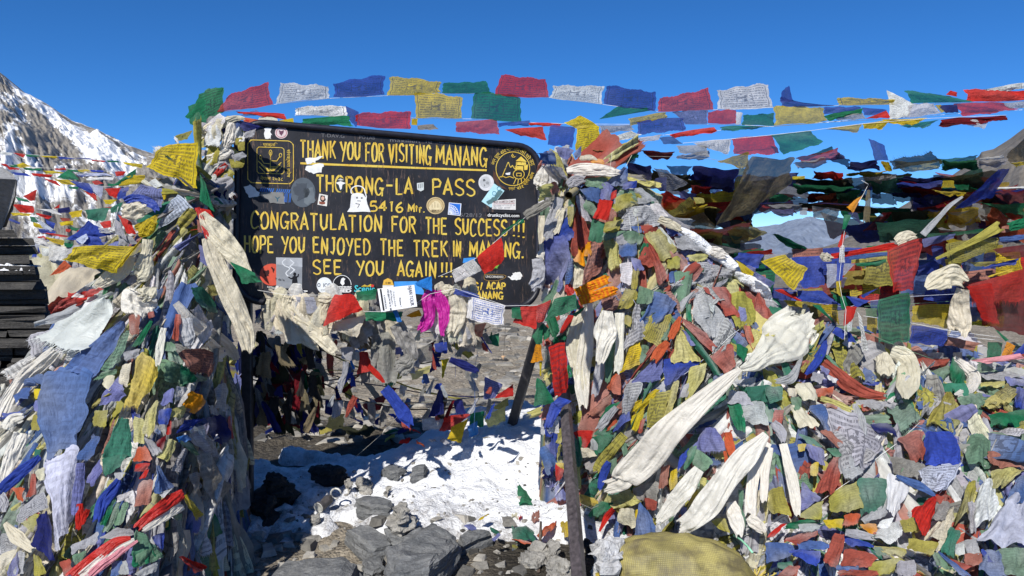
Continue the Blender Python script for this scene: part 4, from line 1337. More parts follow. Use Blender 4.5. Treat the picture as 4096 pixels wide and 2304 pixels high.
FL('d0', '''
B t 130,575 700,562 330,535 130,470
B t 118,520 260,520 212,360 135,420
Y tp 700,557 1370,547 1250,488 695,488
W . 1195,405 1465,540 1435,668 1222,690
G t 1440,540 2090,522 1790,458 1372,412
R . 1990,522 2620,512 2600,400 1962,388
W p 2165,395 2580,325 2585,395 2180,425
R . 1790,450 1900,470 1905,430 1830,405
Y t 60,765 605,715 550,580 52,580
B t 560,650 945,600 940,568 555,588
G . 560,662 950,582 950,640 610,718
w tp 640,672 960,632 985,690 700,705
B t 950,578 1200,602 1100,655 960,662
R . 980,692 1190,608 1242,682 1005,694
W t 1262,692 1752,642 1660,545 1420,548
N p 1712,560 1900,545 1922,632 1782,632
Y t 1680,555 1740,550 1782,622 1742,632
R t 1870,538 2340,530 2525,600 1930,660
w tp 2350,532 2590,520 2590,580 2430,592
G t 20,857 432,810 572,940 150,1038
Y t 560,797 952,742 905,842 690,800
Y p 950,742 1232,700 1150,805 960,792
Y . 1140,702 1602,685 1500,742 1250,752
G t 1320,762 1722,700 1600,772 1430,792
m . 1740,700 2400,655 2410,702 1720,765
W tp 1870,702 2222,700 2180,802 2000,752
B t 1070,1112 1216,1112 1172,965 1012,888
''', 4.35, amp=0.04)
# --- cloths blown flat away from the viewer: seen from below, over the heap
FL('d0', '''
R t 280,1080 690,990 790,1075 330,1132 4.4,4.65
G t 420,1050 640,965 672,1002 480,1052 4.5,4.7
N t 610,1100 700,1040 812,1085 800,1192 4.4,4.7
w t 260,1132 560,1080 612,1142 290,1192 4.4,4.7
N . 800,1122 1112,1100 1132,1202 800,1192 4.4,4.75
Y . 1130,1112 1212,1120 1252,1212 1182,1212 4.3,4.5
v tf 1260,1205 1745,1105 1640,1022 1215,1112 4.5,4.4
y tp 1262,1122 1742,1100 1742,1202 1272,1206 4.5,4.8
G t 1690,1092 2102,1055 2122,1112 1742,1202 4.5,4.8
G . 1742,1112 2112,1102 2112,1172 1752,1206 4.5,4.8
W t 2120,1082 2372,1050 2372,1082 2130,1106 4.5,4.7
w t 2100,1112 2400,1092 2402,1142 2120,1168 4.5,4.8
u t 2400,1052 2600,860 2600,1102 2420,1132 4.2,4.4
Y t 2430,1132 2590,1110 2600,1130 2490,1178 4.3,4.5
''', amp=0.04)
FL('d1', '''
R . 440,268 765,282 795,388 450,332 4.5,4.8
Y . 760,292 1275,258 1105,300 800,305 4.5,4.8
w t 780,345 1292,300 1282,402 880,432 4.5,4.75
G . 240,398 862,420 862,482 280,485 4.5,4.9
v . 230,340 852,348 882,432 240,402 4.6,4.9
N . 1300,328 1752,328 1762,372 1290,402 4.5,4.8
B t 1300,392 1762,368 1732,452 1300,412 4.4,4.7
Y tp 1760,368 1872,368 1882,442 1742,442 4.4
Y t 1650,462 1992,480 1972,517 1760,502 4.4,4.6
G t 1880,408 2022,410 2022,462 1890,452 4.4,4.5
m t 2290,470 2590,458 2590,592 2290,542 4.4,4.7
W . 2300,434 2590,428 2590,456 2310,457 4.35
G t 2120,582 2590,600 2590,762 2300,642 4.5,4.8
m . 400,500 692,480 692,562 400,582 4.6,4.9
o t 470,532 692,490 642,572 500,582 4.6,4.8
G . 670,500 952,450 902,562 700,582 4.6,4.9
w t 0,602 342,600 332,652 0,656 4.6,4.8
w t 440,622 722,650 692,775 460,742 4.6,4.7
L t 20,662 262,650 252,722 60,702 4.6,4.7
w t 310,648 402,640 392,712 320,712 4.6
b t 1040,500 1252,490 1302,612 1050,592 4.6,4.8
N t 1230,490 1522,480 1602,602 1300,562 4.6,4.9
m t 1480,652 1902,540 1882,622 1500,662 4.6,4.9
G . 1080,632 1442,640 1402,762 1230,800 4.7,5.0
m t 1150,690 1252,680 1112,862 950,872 4.7,4.8
v . 1240,680 1622,660 1582,792 1250,802 4.7,5.0
Y t 1620,680 1762,670 1742,762 1600,772 4.7,4.9
o . 1760,672 2142,660 2112,782 1780,785 4.7,5.0
r t 1180,932 1402,805 1472,882 1230,975 4.8,4.9
o . 2150,642 2302,630 2452,772 2180,812 4.7,5.0
R t 2380,700 2590,660 2590,740 2480,790 4.7,4.9
v . 300,582 1300,622 1290,668 310,622 4.7,4.9
u t 270,130 -185,120 -510,825 235,400 4.1,4.35
B t 2455,235 2300,262 1890,645 2250,535 4.0,4.2
G . 0,500 140,505 290,560 0,595 4.6,4.8
Y . 240,330 372,318 372,345 250,360 4.4
''', amp=0.05)
FL('c1', '''
Y tp 2060,172 2375,72 2382,252 2250,222 4.2,4.4
N . 1830,212 2292,250 2232,482 1770,352 4.4,4.7
N . 1150,180 1412,220 1402,362 1160,302 4.4,4.6
b t 1550,218 1822,215 1762,302 1600,302 4.6,4.8
v . 1600,312 1802,300 1762,382 1640,352 4.6,4.8
w tp 1420,240 1562,260 1782,402 1570,485 4.3,4.4
L t 1440,340 1560,330 1550,470 1410,440 4.3,4.35
m . 1800,408 2012,430 2002,502 1790,482 4.5,4.7
R . 1460,520 1562,460 1742,562 1530,645 4.4,4.6
y p 1560,692 1792,525 1872,640 1570,785 4.4,4.6
u t 1720,762 1932,680 2062,842 1900,905 4.6,4.7
v . 1900,600 2082,660 2052,832 1940,762 4.6,4.8
G . 910,130 1262,50 1272,142 940,192 4.4,4.7
m . 1310,60 1642,80 1562,152 1360,132 4.5,4.7
w t 1660,110 1992,60 1982,142 1660,152 4.5,4.7
y p 810,60 982,60 1002,112 860,132 4.3,4.5
b t 1090,120 1262,140 1240,185 1090,195 4.5,4.8
y t 2150,872 2332,780 2590,905 2240,1005 4.6,4.8
G . 2616,900 2670,898 3016,1060 2816,1065 4.6,4.8
w t 1900,968 2342,1070 2332,1092 1960,1062 4.6,4.7
R . 2350,1082 2620,1058 2640,1112 2360,1098 4.5,4.6
G . 1930,1010 2010,1040 2010,1085 1950,1060 4.6
b t 2300,560 2576,560 2400,770 2260,730 4.8,5.0
y t 2240,250 2380,240 2290,430 2240,470 4.5,4.6
B t 2010,330 2200,330 2230,430 1980,440 4.5,4.6
y . 1820,535 1930,545 1940,590 1850,600 4.5
''', amp=0.05)
FL('d1', '''
O q 955,515 868,562 788,640 858,692 3.9
G q 842,710 765,712 745,855 778,862 3.92
R q 785,888 752,878 695,1032 750,1042 3.95
W p 722,1015 770,1020 775,1196 710,1190 3.95
B q 690,1200 767,1202 745,1372 690,1372 3.95
Y p 685,1385 735,1380 742,1550 690,1500 3.95
u t 990,460 1035,470 1028,792 950,782 4.3
N t 800,690 900,690 930,800 830,740 4.5
G t 1590,902 2182,845 2152,882 1602,942 4.2,4.35
L t 1550,952 1882,900 1872,952 1560,1035 4.2
y tp 1770,1000 2332,930 2292,1062 1830,1212 4.2
B t 1640,1022 1762,1030 1792,1242 1660,1162 4.3
B t 1742,1130 1710,1285 1500,1335 1510,1230 4.35
y t 2020,1190 2352,1180 2182,1238 2085,1225 4.25
R tp 1195,1062 1555,935 1478,1455 1245,1500 4.05
G . 980,1030 1200,1010 1100,1050 1000,1045 4.4
B . 240,1142 562,1118 580,1425 330,1445 4.25
V t 580,1207 882,1205 762,1325 600,1445 4.4
y t 760,1280 1050,1270 1040,1400 760,1420 4.6
G . 870,1200 1190,1160 1190,1210 900,1240 4.5
Y p -80,1178 165,1108 405,1250 250,1470 4.1
V t 620,1360 800,1340 760,1440 610,1449 4.5
m t 2010,1412 2620,1265 2620,1900 2135,1830 4.3
R tf 2010,1412 2620,1245 2560,1560 2060,1600 4.2
R tf 2000,1430 2250,1400 2330,1800 2140,1760 4.18
B . 2150,1240 2520,1150 2500,1200 2160,1260 4.3
Y . 2210,1330 2470,1245 2460,1275 2220,1345 4.25
m t 2250,1060 2590,1010 2590,1140 2400,1150 4.4
P . 2350,832 2432,815 2432,882 2350,892 4.2
''', amp=0.035)
FL('c1', '''
B . 2280,1092 2542,1112 2472,1252 2228,1152 4.15
Y . 2250,1160 2440,1290 2420,1332 2310,1290 4.1
L t 2440,1280 2650,1400 2600,1449 2440,1330 4.15
''')
FL('d2', '''
B . 280,22 562,32 722,162 290,132 4.2
Y tp 515,182 692,158 722,372 690,345 4.15
G q 720,82 782,80 802,202 740,212 3.95
R q 775,182 897,188 852,322 758,382 3.95
W p 790,318 852,318 842,432 800,440 3.95
W p 890,222 952,320 1012,622 950,645 4.0
B . 690,388 772,430 762,522 638,452 4.0
B . 790,432 832,450 890,548 810,542 4.0
G . 440,165 530,175 700,385 650,340 4.15
G tp 1105,110 1432,38 1422,552 1112,532 4.05
g t 980,208 1092,200 1102,292 980,292 4.2
Y tp 1000,290 1102,300 1092,475 990,405 4.25
Y t 1445,172 1842,160 1802,412 1450,332 4.2
B tp 1440,370 1852,432 1762,575 1420,562 4.1
P . 1810,490 2132,552 2082,625 1760,575 4.15
m . 1500,620 2002,600 1902,685 1500,725 4.3
P . 950,430 1132,512 1082,595 990,562 4.15
G t 2210,540 2362,550 2342,725 2200,725 4.1
O p 2400,540 2492,582 2442,685 2340,705 4.1
B . 2440,690 2590,540 2590,645 2500,690 4.15
p s 2020,730 2540,655 2590,700 2200,765 4.05
B k 780,80 905,100 1030,130 890,195 4.0
B . 930,75 1110,0 1080,20 960,105 4.15
R . 60,20 150,10 345,130 300,130 4.15
Y p 150,120 350,135 345,200 200,170 4.2
y . 1400,545 1440,560 1442,620 1395,620 4.1
G . 2280,420 2320,430 2425,525 2390,540 4.05
''', amp=0.035)
# --- the bundle round the near end of the board
SCF('s0', '''
C s 225,880,35 330,800,48 430,755,45 600,690,35 700,690,15
W s 570,730,40 555,850,58 520,930,55 470,1010,35
W s 300,1085,25 380,1080,42 480,1060,42 540,1010,40
W s 240,1050,28 255,1180,38
w sf 290,1280,30 400,1200,65 510,1160,35
R s 520,1150,20 460,1205,30 390,1280,25
w s 505,1250,25 560,1330,34 560,1420,30
''', 3.82)
FL('s0', '''
N f 600,700 780,735 880,775 690,815
w f 580,1060 680,1020 722,1062 600,1122
y . 620,930 702,920 702,1012 640,1012
K . 240,922 432,930 402,1002 260,982
y f 340,1330 472,1290 452,1372 350,1392
w f 700,830 820,790 790,870 690,880
P . 440,1390 540,1400 520,1460 450,1460
y p 0,862 182,808 132,892 0,932
b f 590,680 660,720 640,830 570,790
R q 290,880 350,885 350,920 300,915
y . 540,1090 700,1140 690,1180 560,1180
w . 240,1000 330,1010 340,1060 260,1070
y . 600,890 680,880 650,960 610,950
''', 3.84)
FL('a1', '''
Y p 1640,25 1990,-25 1988,462 1445,232 3.7
G . 2010,300 2062,382 2172,705 2010,562 3.72
G . 1810,472 1992,460 1962,602 1880,562 3.74
V p 1790,498 1962,652 1590,855 1640,682 3.66
N . 1590,850 1960,690 1990,980 1580,1120 3.8
N . 1540,1000 1700,960 1700,1180 1560,1170 3.78
u . 1500,330 1640,350 1820,480 1700,530 3.78
W . 1490,390 1560,340 1640,420 1560,440 3.72
L p 1280,560 1420,400 1620,450 1640,640 3.62
Y . 1600,470 1680,480 1660,560 1620,560 3.7
B k 890,770 982,830 1172,922 660,965 3.5
B . 720,920 1000,930 1050,1030 800,1010 3.49
V q 760,960 870,900 890,950 825,1012 3.47
T . 850,662 1112,640 1062,765 890,770 3.55
T . 1110,640 1240,580 1200,680 1120,700 3.54
R q 1000,790 1112,768 1122,842 1040,845 3.5
R q 1190,708 1312,778 1380,902 1270,905 3.5
w . 1150,750 1222,800 1282,972 1165,905 3.48
w . 1190,920 1330,930 1380,1000 1190,1030 3.5
Y p 1350,820 1602,698 1532,905 1370,875 3.5
Y p 750,1030 1395,1022 1175,1292 640,1175 3.42
Y . 1380,1000 1425,965 1240,1230 1175,1260 3.41
o f 650,1170 722,1232 620,1300 505,1320 3.45
R q 1040,640 1130,630 1120,650 1050,655 3.6
w . 990,840 1080,850 1120,900 1000,890 3.49
L . 1860,960 1920,900 1900,1010 1840,1010 3.62
L . 2000,1010 2080,1050 2130,1250 2010,1180 3.55
w f 1690,1080 1720,1000 1680,1330 1620,1360 3.55
R q 1960,640 2110,660 2200,800 2000,690 3.64
''')
SCF('a1', '''
B s 1250,580,38 1340,550,42 1440,560,45 1540,610,42 1580,670,25
C s 1225,670,70 1330,680,95 1440,640,70
Y p 1390,900,30 1440,890,55 1500,850,55 1550,790,35
R s 1985,640,24 2040,780,26 2090,940,24
C s 2030,690,32 2110,820,85 2240,960,105 2370,1120,100 2480,1290,55
C s 2090,940,55 2170,1180,85 2270,1420,98 2390,1700,105 2470,1900,98 2500,2080,60
C s 1300,1120,55 1240,1260,75 1130,1330,85 1040,1390,65 960,1440,30
C s 1490,960,55 1470,1130,65 1430,1290,95 1370,1340,60
''', 3.5)
FL('a1', '''
G . 2310,1180 2560,1290 2640,1390 2445,1412 3.42
P . 1980,760 2030,780 2040,900 1990,880 3.6
''')
# --- the near heap's skirt
SCF('a2', '''
W sf 1440,60,130 1400,140,175 1390,250,110
C s 1470,0,90 1480,60,80 1430,110,50
W sf 330,590,90 250,800,95 120,980,90 -20,1180,80
W s 560,640,60 400,780,75 230,930,80 60,1200,75 0,1330,50
W s 1770,150,35 1960,370,68 2190,520,72 2330,640,55 2390,720,35
W s 1650,400,30 1610,600,38 1585,780,20
W s 60,1420,60 120,1330,65 230,1300,35
W sf 2080,560,70 2180,660,75 2280,700,50
w s 1870,300,60 1880,480,80 1900,590,50 n=7
w s 1960,200,50 2080,380,40 2160,480,30 n=6
''')
FL('a2', '''
C s 650,-200 1020,-190 850,40 310,210
R p 560,48 850,40 620,235 462,285
R q 850,45 1065,0 900,130 620,225
W sf 1130,45 1150,115 860,660 335,500
W sf 560,270 1120,50 1000,300 420,420
G . 150,370 320,272 455,292 230,565
b . 1225,330 1272,362 1010,885 555,805
b . 430,830 960,830 830,1500 430,1730
b . 130,1005 430,858 432,962 330,965
G . 1510,320 1542,340 1450,560 1300,622
g p 1230,450 1302,430 1205,765 1010,855
g f 1010,852 1192,800 1165,875 945,922
P p 1790,602 2142,640 2145,905 1872,855
T q 1890,-10 2052,-10 2182,295 2020,205
g . 1660,540 1752,560 1852,785 1700,722
g . 1680,740 1802,760 2115,935 1640,952
W p 1770,980 1902,1010 1832,1105 1738,1172
O q 1930,1020 2072,1122 1972,1272 1815,1192
Y q 340,1010 432,1020 445,1112 345,1115
L q 340,1132 440,1130 440,1242 335,1245
L . 1180,870 1252,1000 1265,1095 960,1205
y f 950,1150 1082,1050 1132,1062 910,1205
y f 950,1232 1092,1220 1055,1405 928,1365
Y f 1425,610 1600,790 1420,1235 1238,1195
P . 1290,260 1420,270 1400,460 1320,490
r . 1480,250 1550,230 1560,290 1500,310
w f 1240,640 1410,610 1400,690 1250,740
C . 1210,790 1330,750 1290,1000 1200,960
C q 1060,880 1170,880 1110,1035 1020,990
b . 140,1072 322,980 302,1095 160,1175
B . 0,1262 252,1250 70,1332 -10,1345
r . 1760,260 1830,270 1800,540 1730,500
K . 2080,-20 2150,-40 2210,20 2140,100
b . 2140,120 2220,180 2350,310 2230,250
b . 2210,350 2280,330 2340,550 2250,500
G . 1830,770 1990,900 1960,960 1800,960
K . 1720,1210 1900,1180 1820,1330 1700,1300
L . 1640,1060 1760,1000 1740,1160 1620,1180
w . 2080,1170 2180,1190 2190,1290 2120,1270
N . 2060,1290 2262,1300 2290,1560 2130,1540
L f 2350,868 2432,870 2442,1242 2310,1235
B . 2390,510 2442,560 2455,835 2385,832
R . 2290,1290 2330,1290 2330,1530 2300,1510
K . 1340,1290 1455,1320 1450,1560 1330,1560
K f 1470,1260 1595,1110 1530,1480 1440,1470
B . 1590,1230 1740,1200 1690,1380 1580,1360
R . 1680,1330 1730,1330 1720,1480 1670,1480
y . 330,1290 420,1260 430,1440 290,1440
B . 1840,1330 2042,1318 1900,1430 1760,1460
W . 1890,1400 2060,1390 2110,1560 1980,1600
w . 2180,980 2280,960 2270,1250 2140,1180
g f 1650,540 1760,560 1780,640 1660,640
Y . 2400,910 2460,900 2490,1120 2420,1150
''')
FL('a3', '''
V . 430,290 840,110 700,900 575,1315
r . 590,1312 702,1270 752,1402 650,1460
T . 1190,-140 1320,-130 1332,240 1010,290
T . 1030,260 1290,220 1180,380 1040,445
o . 1380,150 1482,140 1545,305 1330,292
R . 1360,318 1512,310 1485,382 1345,412
R . 1450,390 1515,370 1450,470 1400,470
b f 930,20 1012,40 945,255 770,275
L . 1000,270 1032,400 922,562 860,475
g . 1160,720 1230,700 1110,1000 1010,1020
g . 1240,700 1300,710 1230,930 1130,950
G . 1060,555 1102,560 942,905 905,765
G . 1110,640 1170,660 1080,930 980,950
P . 1380,520 1542,460 1535,705 1335,785
b . 1560,330 1602,340 1755,562 1550,625
K . 1680,58 1795,100 1692,312 1560,252
w p 1830,168 1895,182 1822,405 1705,382
g . 1790,88 1902,100 2005,235 1920,222
c . 1760,60 1882,18 1935,92 1795,105
E f 1960,190 2140,150 2290,520 2120,750
w f 1890,0 2062,0 2185,255 2050,235
E . 1900,420 2020,400 2030,560 1930,640
w . 978,1082 1182,958 1335,980 1335,1062
w . 700,1152 1002,1000 985,1125 715,1235
G . 1340,978 1500,1040 1622,1245 1325,1375
g . 1330,1260 1560,1140 1640,1250 1340,1390
B . 1520,1048 1652,1010 1652,1185 1590,1172
Y f 1840,640 1880,620 2035,830 1950,900
R . 1790,1262 1835,1248 2078,1362 1950,1425
N . 400,830 492,800 565,1305 325,1132
w p 200,760 462,588 472,772 165,915
o . 120,560 242,560 245,725 180,645
r . 310,430 372,420 375,645 265,655
w p 0,1030 155,1000 205,1155 -5,1235
C . -5,1240 200,1160 60,1380 -5,1400
b . 340,95 400,130 270,330 180,360
w . 190,1190 260,1220 230,1440 60,1440
L . 110,1300 190,1200 200,1449 60,1449
y . 330,1220 400,1260 460,1440 350,1449
E f 1760,870 1830,880 1890,1180 1800,1080
g f 1740,840 1835,815 1835,905 1760,880
m . 1560,110 1680,20 1640,180 1580,160
w f 1440,50 1560,100 1640,200 1530,240
b . 1130,1300 1240,1290 1200,1440 1110,1449
w . 1200,1310 1280,1290 1300,1430 1190,1430
g . 720,1240 880,1190 830,1330 760,1370
w . 1340,1430 1580,1300 1580,1420 1400,1460
C . 350,400 450,350 450,490 390,490
y . 210,890 400,820 340,1020 230,930
r . 250,850 400,800 390,900 270,910
K . 100,770 220,690 200,760 120,800
T . 350,170 420,180 400,270 340,280
w f 1150,410 1260,400 1230,470 1150,490
W . 1170,650 1300,590 1300,660 1180,710
W . 1580,640 1700,580 1760,560 1650,660
''')
SCF('a3', '''
L p 810,310,38 800,500,48 760,820,42
R . 805,720,30 800,850,34 785,980,22
R . 885,780,22 850,860,26 830,930,15
B . 1195,480,25 1130,580,52 1030,720,62 975,890,38
R s 1850,620,48 1720,690,58 1580,790,58 1380,960,42
W s 1845,730,45 1720,810,48 1600,890,40 1440,990,22
R s 1310,1065,18 1160,1110,48 1000,1230,62 850,1350,66 720,1460,66
W s 1350,1080,15 1180,1170,42 1050,1270,50 900,1380,50 800,1460,45
p s 1385,1095,10 1260,1170,28 1130,1270,38 1000,1360,42 880,1460,35
C s 50,915,22 120,1000,48 200,1090,58 320,1185,35
W s 220,10,75 150,180,72 80,340,60 20,500,35
B . 400,250,28 300,330,45 160,450,58 0,590,48
w s 0,800,60 30,700,50 10,620,30
''')
# --- the garland along the foot of the board
SCF('b2', '''
C s 330,75,45 300,150,52 340,250,58 460,350,70 620,470,70 740,590,60 800,650,35
C s 620,85,40 700,100,55 760,100,35
C s 690,160,38 670,260,30 660,360,14
C s 1870,5,30 1930,20,62 1990,15,30
C s 1990,70,55 2030,200,95 2020,320,85 1970,450,55
M s 1775,10,40 1740,120,68 1740,260,62 1700,370,62 1640,420,40
M s 1825,30,40 1880,180,62 1890,300,58 1870,420,32 1880,480,18
E s 1410,360,75 1480,480,82 1540,600,76 1570,730,60 n=5
E sf 1560,700,60 1480,790,90 1420,840,60 n=5
w . 905,740,28 890,860,26 855,960,34 850,1060,10
B . 1290,1010,48 1400,1140,55 1500,1280,70 1560,1380,30
N . 1950,720,30 2080,770,42 2230,840,25
r . 1000,1090,28 950,1190,30 905,1300,12
R . 1130,780,25 1210,860,28 1290,950,14
''', 3.95)
FL('b2', '''
C s 60,10 290,62 395,540 190,400 3.98
C s 190,120 380,90 740,560 330,570 3.97
V t 388,84 590,92 622,235 455,262 3.97
R . 790,68 972,62 1080,232 665,378 3.9
C s 650,385 1110,258 1030,502 805,420 3.97
u . 805,400 1000,480 950,560 850,540 4.1
C s 280,440 620,560 640,640 520,600 3.98
G f 1000,42 1222,8 1202,112 1010,122 3.92
G . 1100,242 1475,238 1465,335 1100,335 3.93
O q 1500,282 1642,215 1672,285 1565,295 3.95
B . 2000,0 2252,70 2242,102 1990,62 3.95
W q 2140,80 2240,90 2200,330 2110,300 3.97
c q 1370,220 1420,220 1470,335 1420,345 3.9
E t 1600,620 1772,560 1785,685 1640,765 4.1
w t 60,540 160,620 200,760 20,800 4.2
D . 160,640 402,560 562,662 330,905 4.4
m . 130,920 432,720 562,762 330,1095 4.4
N . -10,980 122,965 152,1265 -10,1310 4.2
B . -10,220 130,200 160,320 -10,310 4.05
w . 850,598 982,590 962,735 860,702 4.1
R . 1040,640 1122,638 1205,835 1015,865 4.2
r . 1150,660 1302,618 1305,695 1155,742 4.25
c . 935,720 960,715 1000,810 975,820 4.2
c . 1000,605 1120,605 1120,630 1000,640 4.2
G . 1240,870 1402,838 1405,965 1315,1005 4.4
K t 1545,850 1762,778 1745,855 1575,925 4.5
N k 1860,960 1885,1000 1885,1272 1735,1295 4.3
L p 2300,890 2485,972 2402,1112 2290,1115 4.4
R . 2420,1080 2590,965 2590,1082 2400,1112 4.4
m . 1070,1172 1302,1068 1255,1235 1090,1225 4.6
r f 760,1130 862,1098 832,1275 795,1285 4.5
Y . 1870,720 1935,715 1890,905 1865,910 4.4
y . 1190,440 1260,430 1210,640 1170,630 4.3
w f 1660,1310 1895,1288 1895,1405 1685,1435 4.9
R . 1890,1290 2175,1258 1985,1425 1845,1435 4.85
Y . 1960,1400 2145,1308 2055,1570 1930,1515 4.8
G . 2150,1260 2305,1238 2285,1405 2150,1385 4.85
K f 2290,1290 2505,1188 2515,1335 2330,1395 4.8
c . 2120,1400 2230,1330 2240,1470 2150,1500 4.8
y . 2380,1200 2540,1100 2540,1180 2420,1230 4.8
E t 2040,560 2230,500 2200,640 2060,640 4.3
r t 2180,370 2320,350 2280,500 2190,480 4.2
G . 2300,500 2450,450 2440,590 2320,560 4.3
B . 1790,560 1920,540 1930,660 1810,640 4.3
L . 1400,600 1470,590 1470,660 1400,670 4.4
W . 1060,1290 1250,1260 1240,1300 1080,1330 5.2
''', amp=0.06)
flag('b2', 'W', [(2165, 88), (2518, 178), (2490, 388), (2148, 310)], 'i', 3.92)
# --- the far heap: its top
SCF('c1', '''
W s 550,270,30 680,255,66 850,262,66 1000,280,48 1080,285,22
W s 320,215,14 310,290,52 285,380,82 260,430,50 d=4.27
w . 560,420,35 620,380,58 730,350,30 n=6
w . 480,540,40 440,680,62 390,820,58 360,950,45 n=6 d=4.18
E f 130,730,40 240,660,48 380,585,32 n=6 d=4.05
C . 1480,750,40 1580,800,45 1700,860,35
W sf 2000,1060,40 2080,1100,55 2150,1130,35
w s 250,1150,50 270,1280,62 230,1449,70 d=4.27
W s 280,1150,40 330,1000,30 d=4.27
C s 500,640,40 470,760,42 440,900,28 d=4.18
C s 300,720,32 300,880,38 290,1060,18 d=4.27
C s 690,1240,55 660,1360,65 640,1480,70 d=4.18
''')
FL('c1', '''
R q 880,555 1022,575 972,778 808,742 3.95
R q 1000,488 1055,458 1052,532 985,572 3.97
b c 1110,238 1162,250 1152,405 945,395
L c 890,408 1042,380 985,562 890,552
G q 798,758 942,790 892,1002 770,965 3.97
r k 628,600 682,640 802,935 598,1115
B . 345,945 552,950 532,1445 295,1445
B . 545,740 640,935 560,962 415,945
b p 560,1172 628,1160 592,1382 532,1395
O q 680,978 742,980 722,1235 612,1142
O q 738,988 792,1000 797,1112 728,1132
P p 798,1000 925,1000 882,1285 715,1400
K kf 918,950 1062,990 1097,1185 985,1265
y . 1335,918 1502,868 1635,1062 1500,1165
r k 1330,955 1392,1000 1562,1302 1475,1415
r . 1330,1040 1480,1130 1400,1240 1265,1190
w p 1170,648 1432,638 1500,800 1055,862
W c 1330,620 1482,605 1562,722 1440,742
w . 1150,470 1302,448 1455,562 1280,602
y f 1050,530 1292,498 1282,602 1045,665
W . 1440,828 1495,830 1670,1045 1560,1002
w . 1640,938 1822,918 1955,1075 1680,1062
w pf 1790,1215 2155,1250 2185,1345 1600,1440
y f 1560,1170 1682,1128 1682,1242 1580,1252
K f 1760,1120 1962,1108 1962,1165 1800,1175
b f 1080,1020 1252,1000 1242,1125 1090,1115
L . 440,32 622,60 562,162 470,102
K f 370,60 472,100 545,305 395,225
b f 240,80 372,60 382,172 280,222
P . 350,418 442,380 472,472 365,535
w . 300,215 500,240 540,350 390,330
g . 730,350 960,340 940,440 740,420
b . 690,460 880,430 880,580 760,560
w . 640,540 700,520 800,760 700,760
g f 760,540 850,640 830,740 720,640
y . 560,640 640,640 600,820 560,790
w f 1030,930 1180,880 1160,1010 1050,1000
g f 1130,890 1320,900 1290,1000 1150,1010
G . 1320,1000 1380,1010 1350,1120 1270,1110
b . 1200,830 1370,840 1340,910 1240,880
r f 1300,820 1480,830 1440,890 1320,890
B f 1550,850 1650,800 1690,880 1600,920
y . 930,800 1120,760 1050,880 930,890
g f 900,900 1130,880 1000,960 900,960
W . 1080,1220 1210,1200 1200,1400 1100,1380
y . 1210,1280 1280,1250 1260,1449 1200,1449
b . 1590,1290 1660,1280 1640,1400 1580,1380
K . 250,400 350,390 350,470 260,540
O s 790,160 900,150 930,200 800,185
C . 670,120 800,110 850,160 700,170
b . 620,100 700,20 690,110 640,150
B . 1130,400 1260,370 1240,450 1110,450
L . 1200,1150 1290,1170 1330,1270 1230,1260
''')
SCF('c2', '''
C s 720,230,60 660,430,85 630,650,82 680,900,60 720,1150,30
W s 790,150,28 770,350,60 740,600,78 700,900,85 720,1190,50
W s 960,230,60 940,400,105 930,560,85 880,760,42 n=6
W s 1080,250,48 1085,450,42 1080,700,45 1060,850,35 n=5
w s 900,700,45 870,900,48 830,1080,35 n=6
g . 1020,520,28 985,680,42 970,830,40 960,950,20
o . 1690,290,16 1650,390,38 1590,510,30
o f 1570,540,25 1500,620,48 1430,720,40
w . 1050,1200,28 960,1300,42 870,1430,35
W s 2300,815,28 2130,950,75 1900,1150,105 1600,1430,140 1350,1700,165 1130,1900,140 1090,1960,85 950,2010,75
W s 2300,815,26 2420,770,75 2540,680,120 2690,560,195 2840,410,235 2950,290,190 n=4
''')
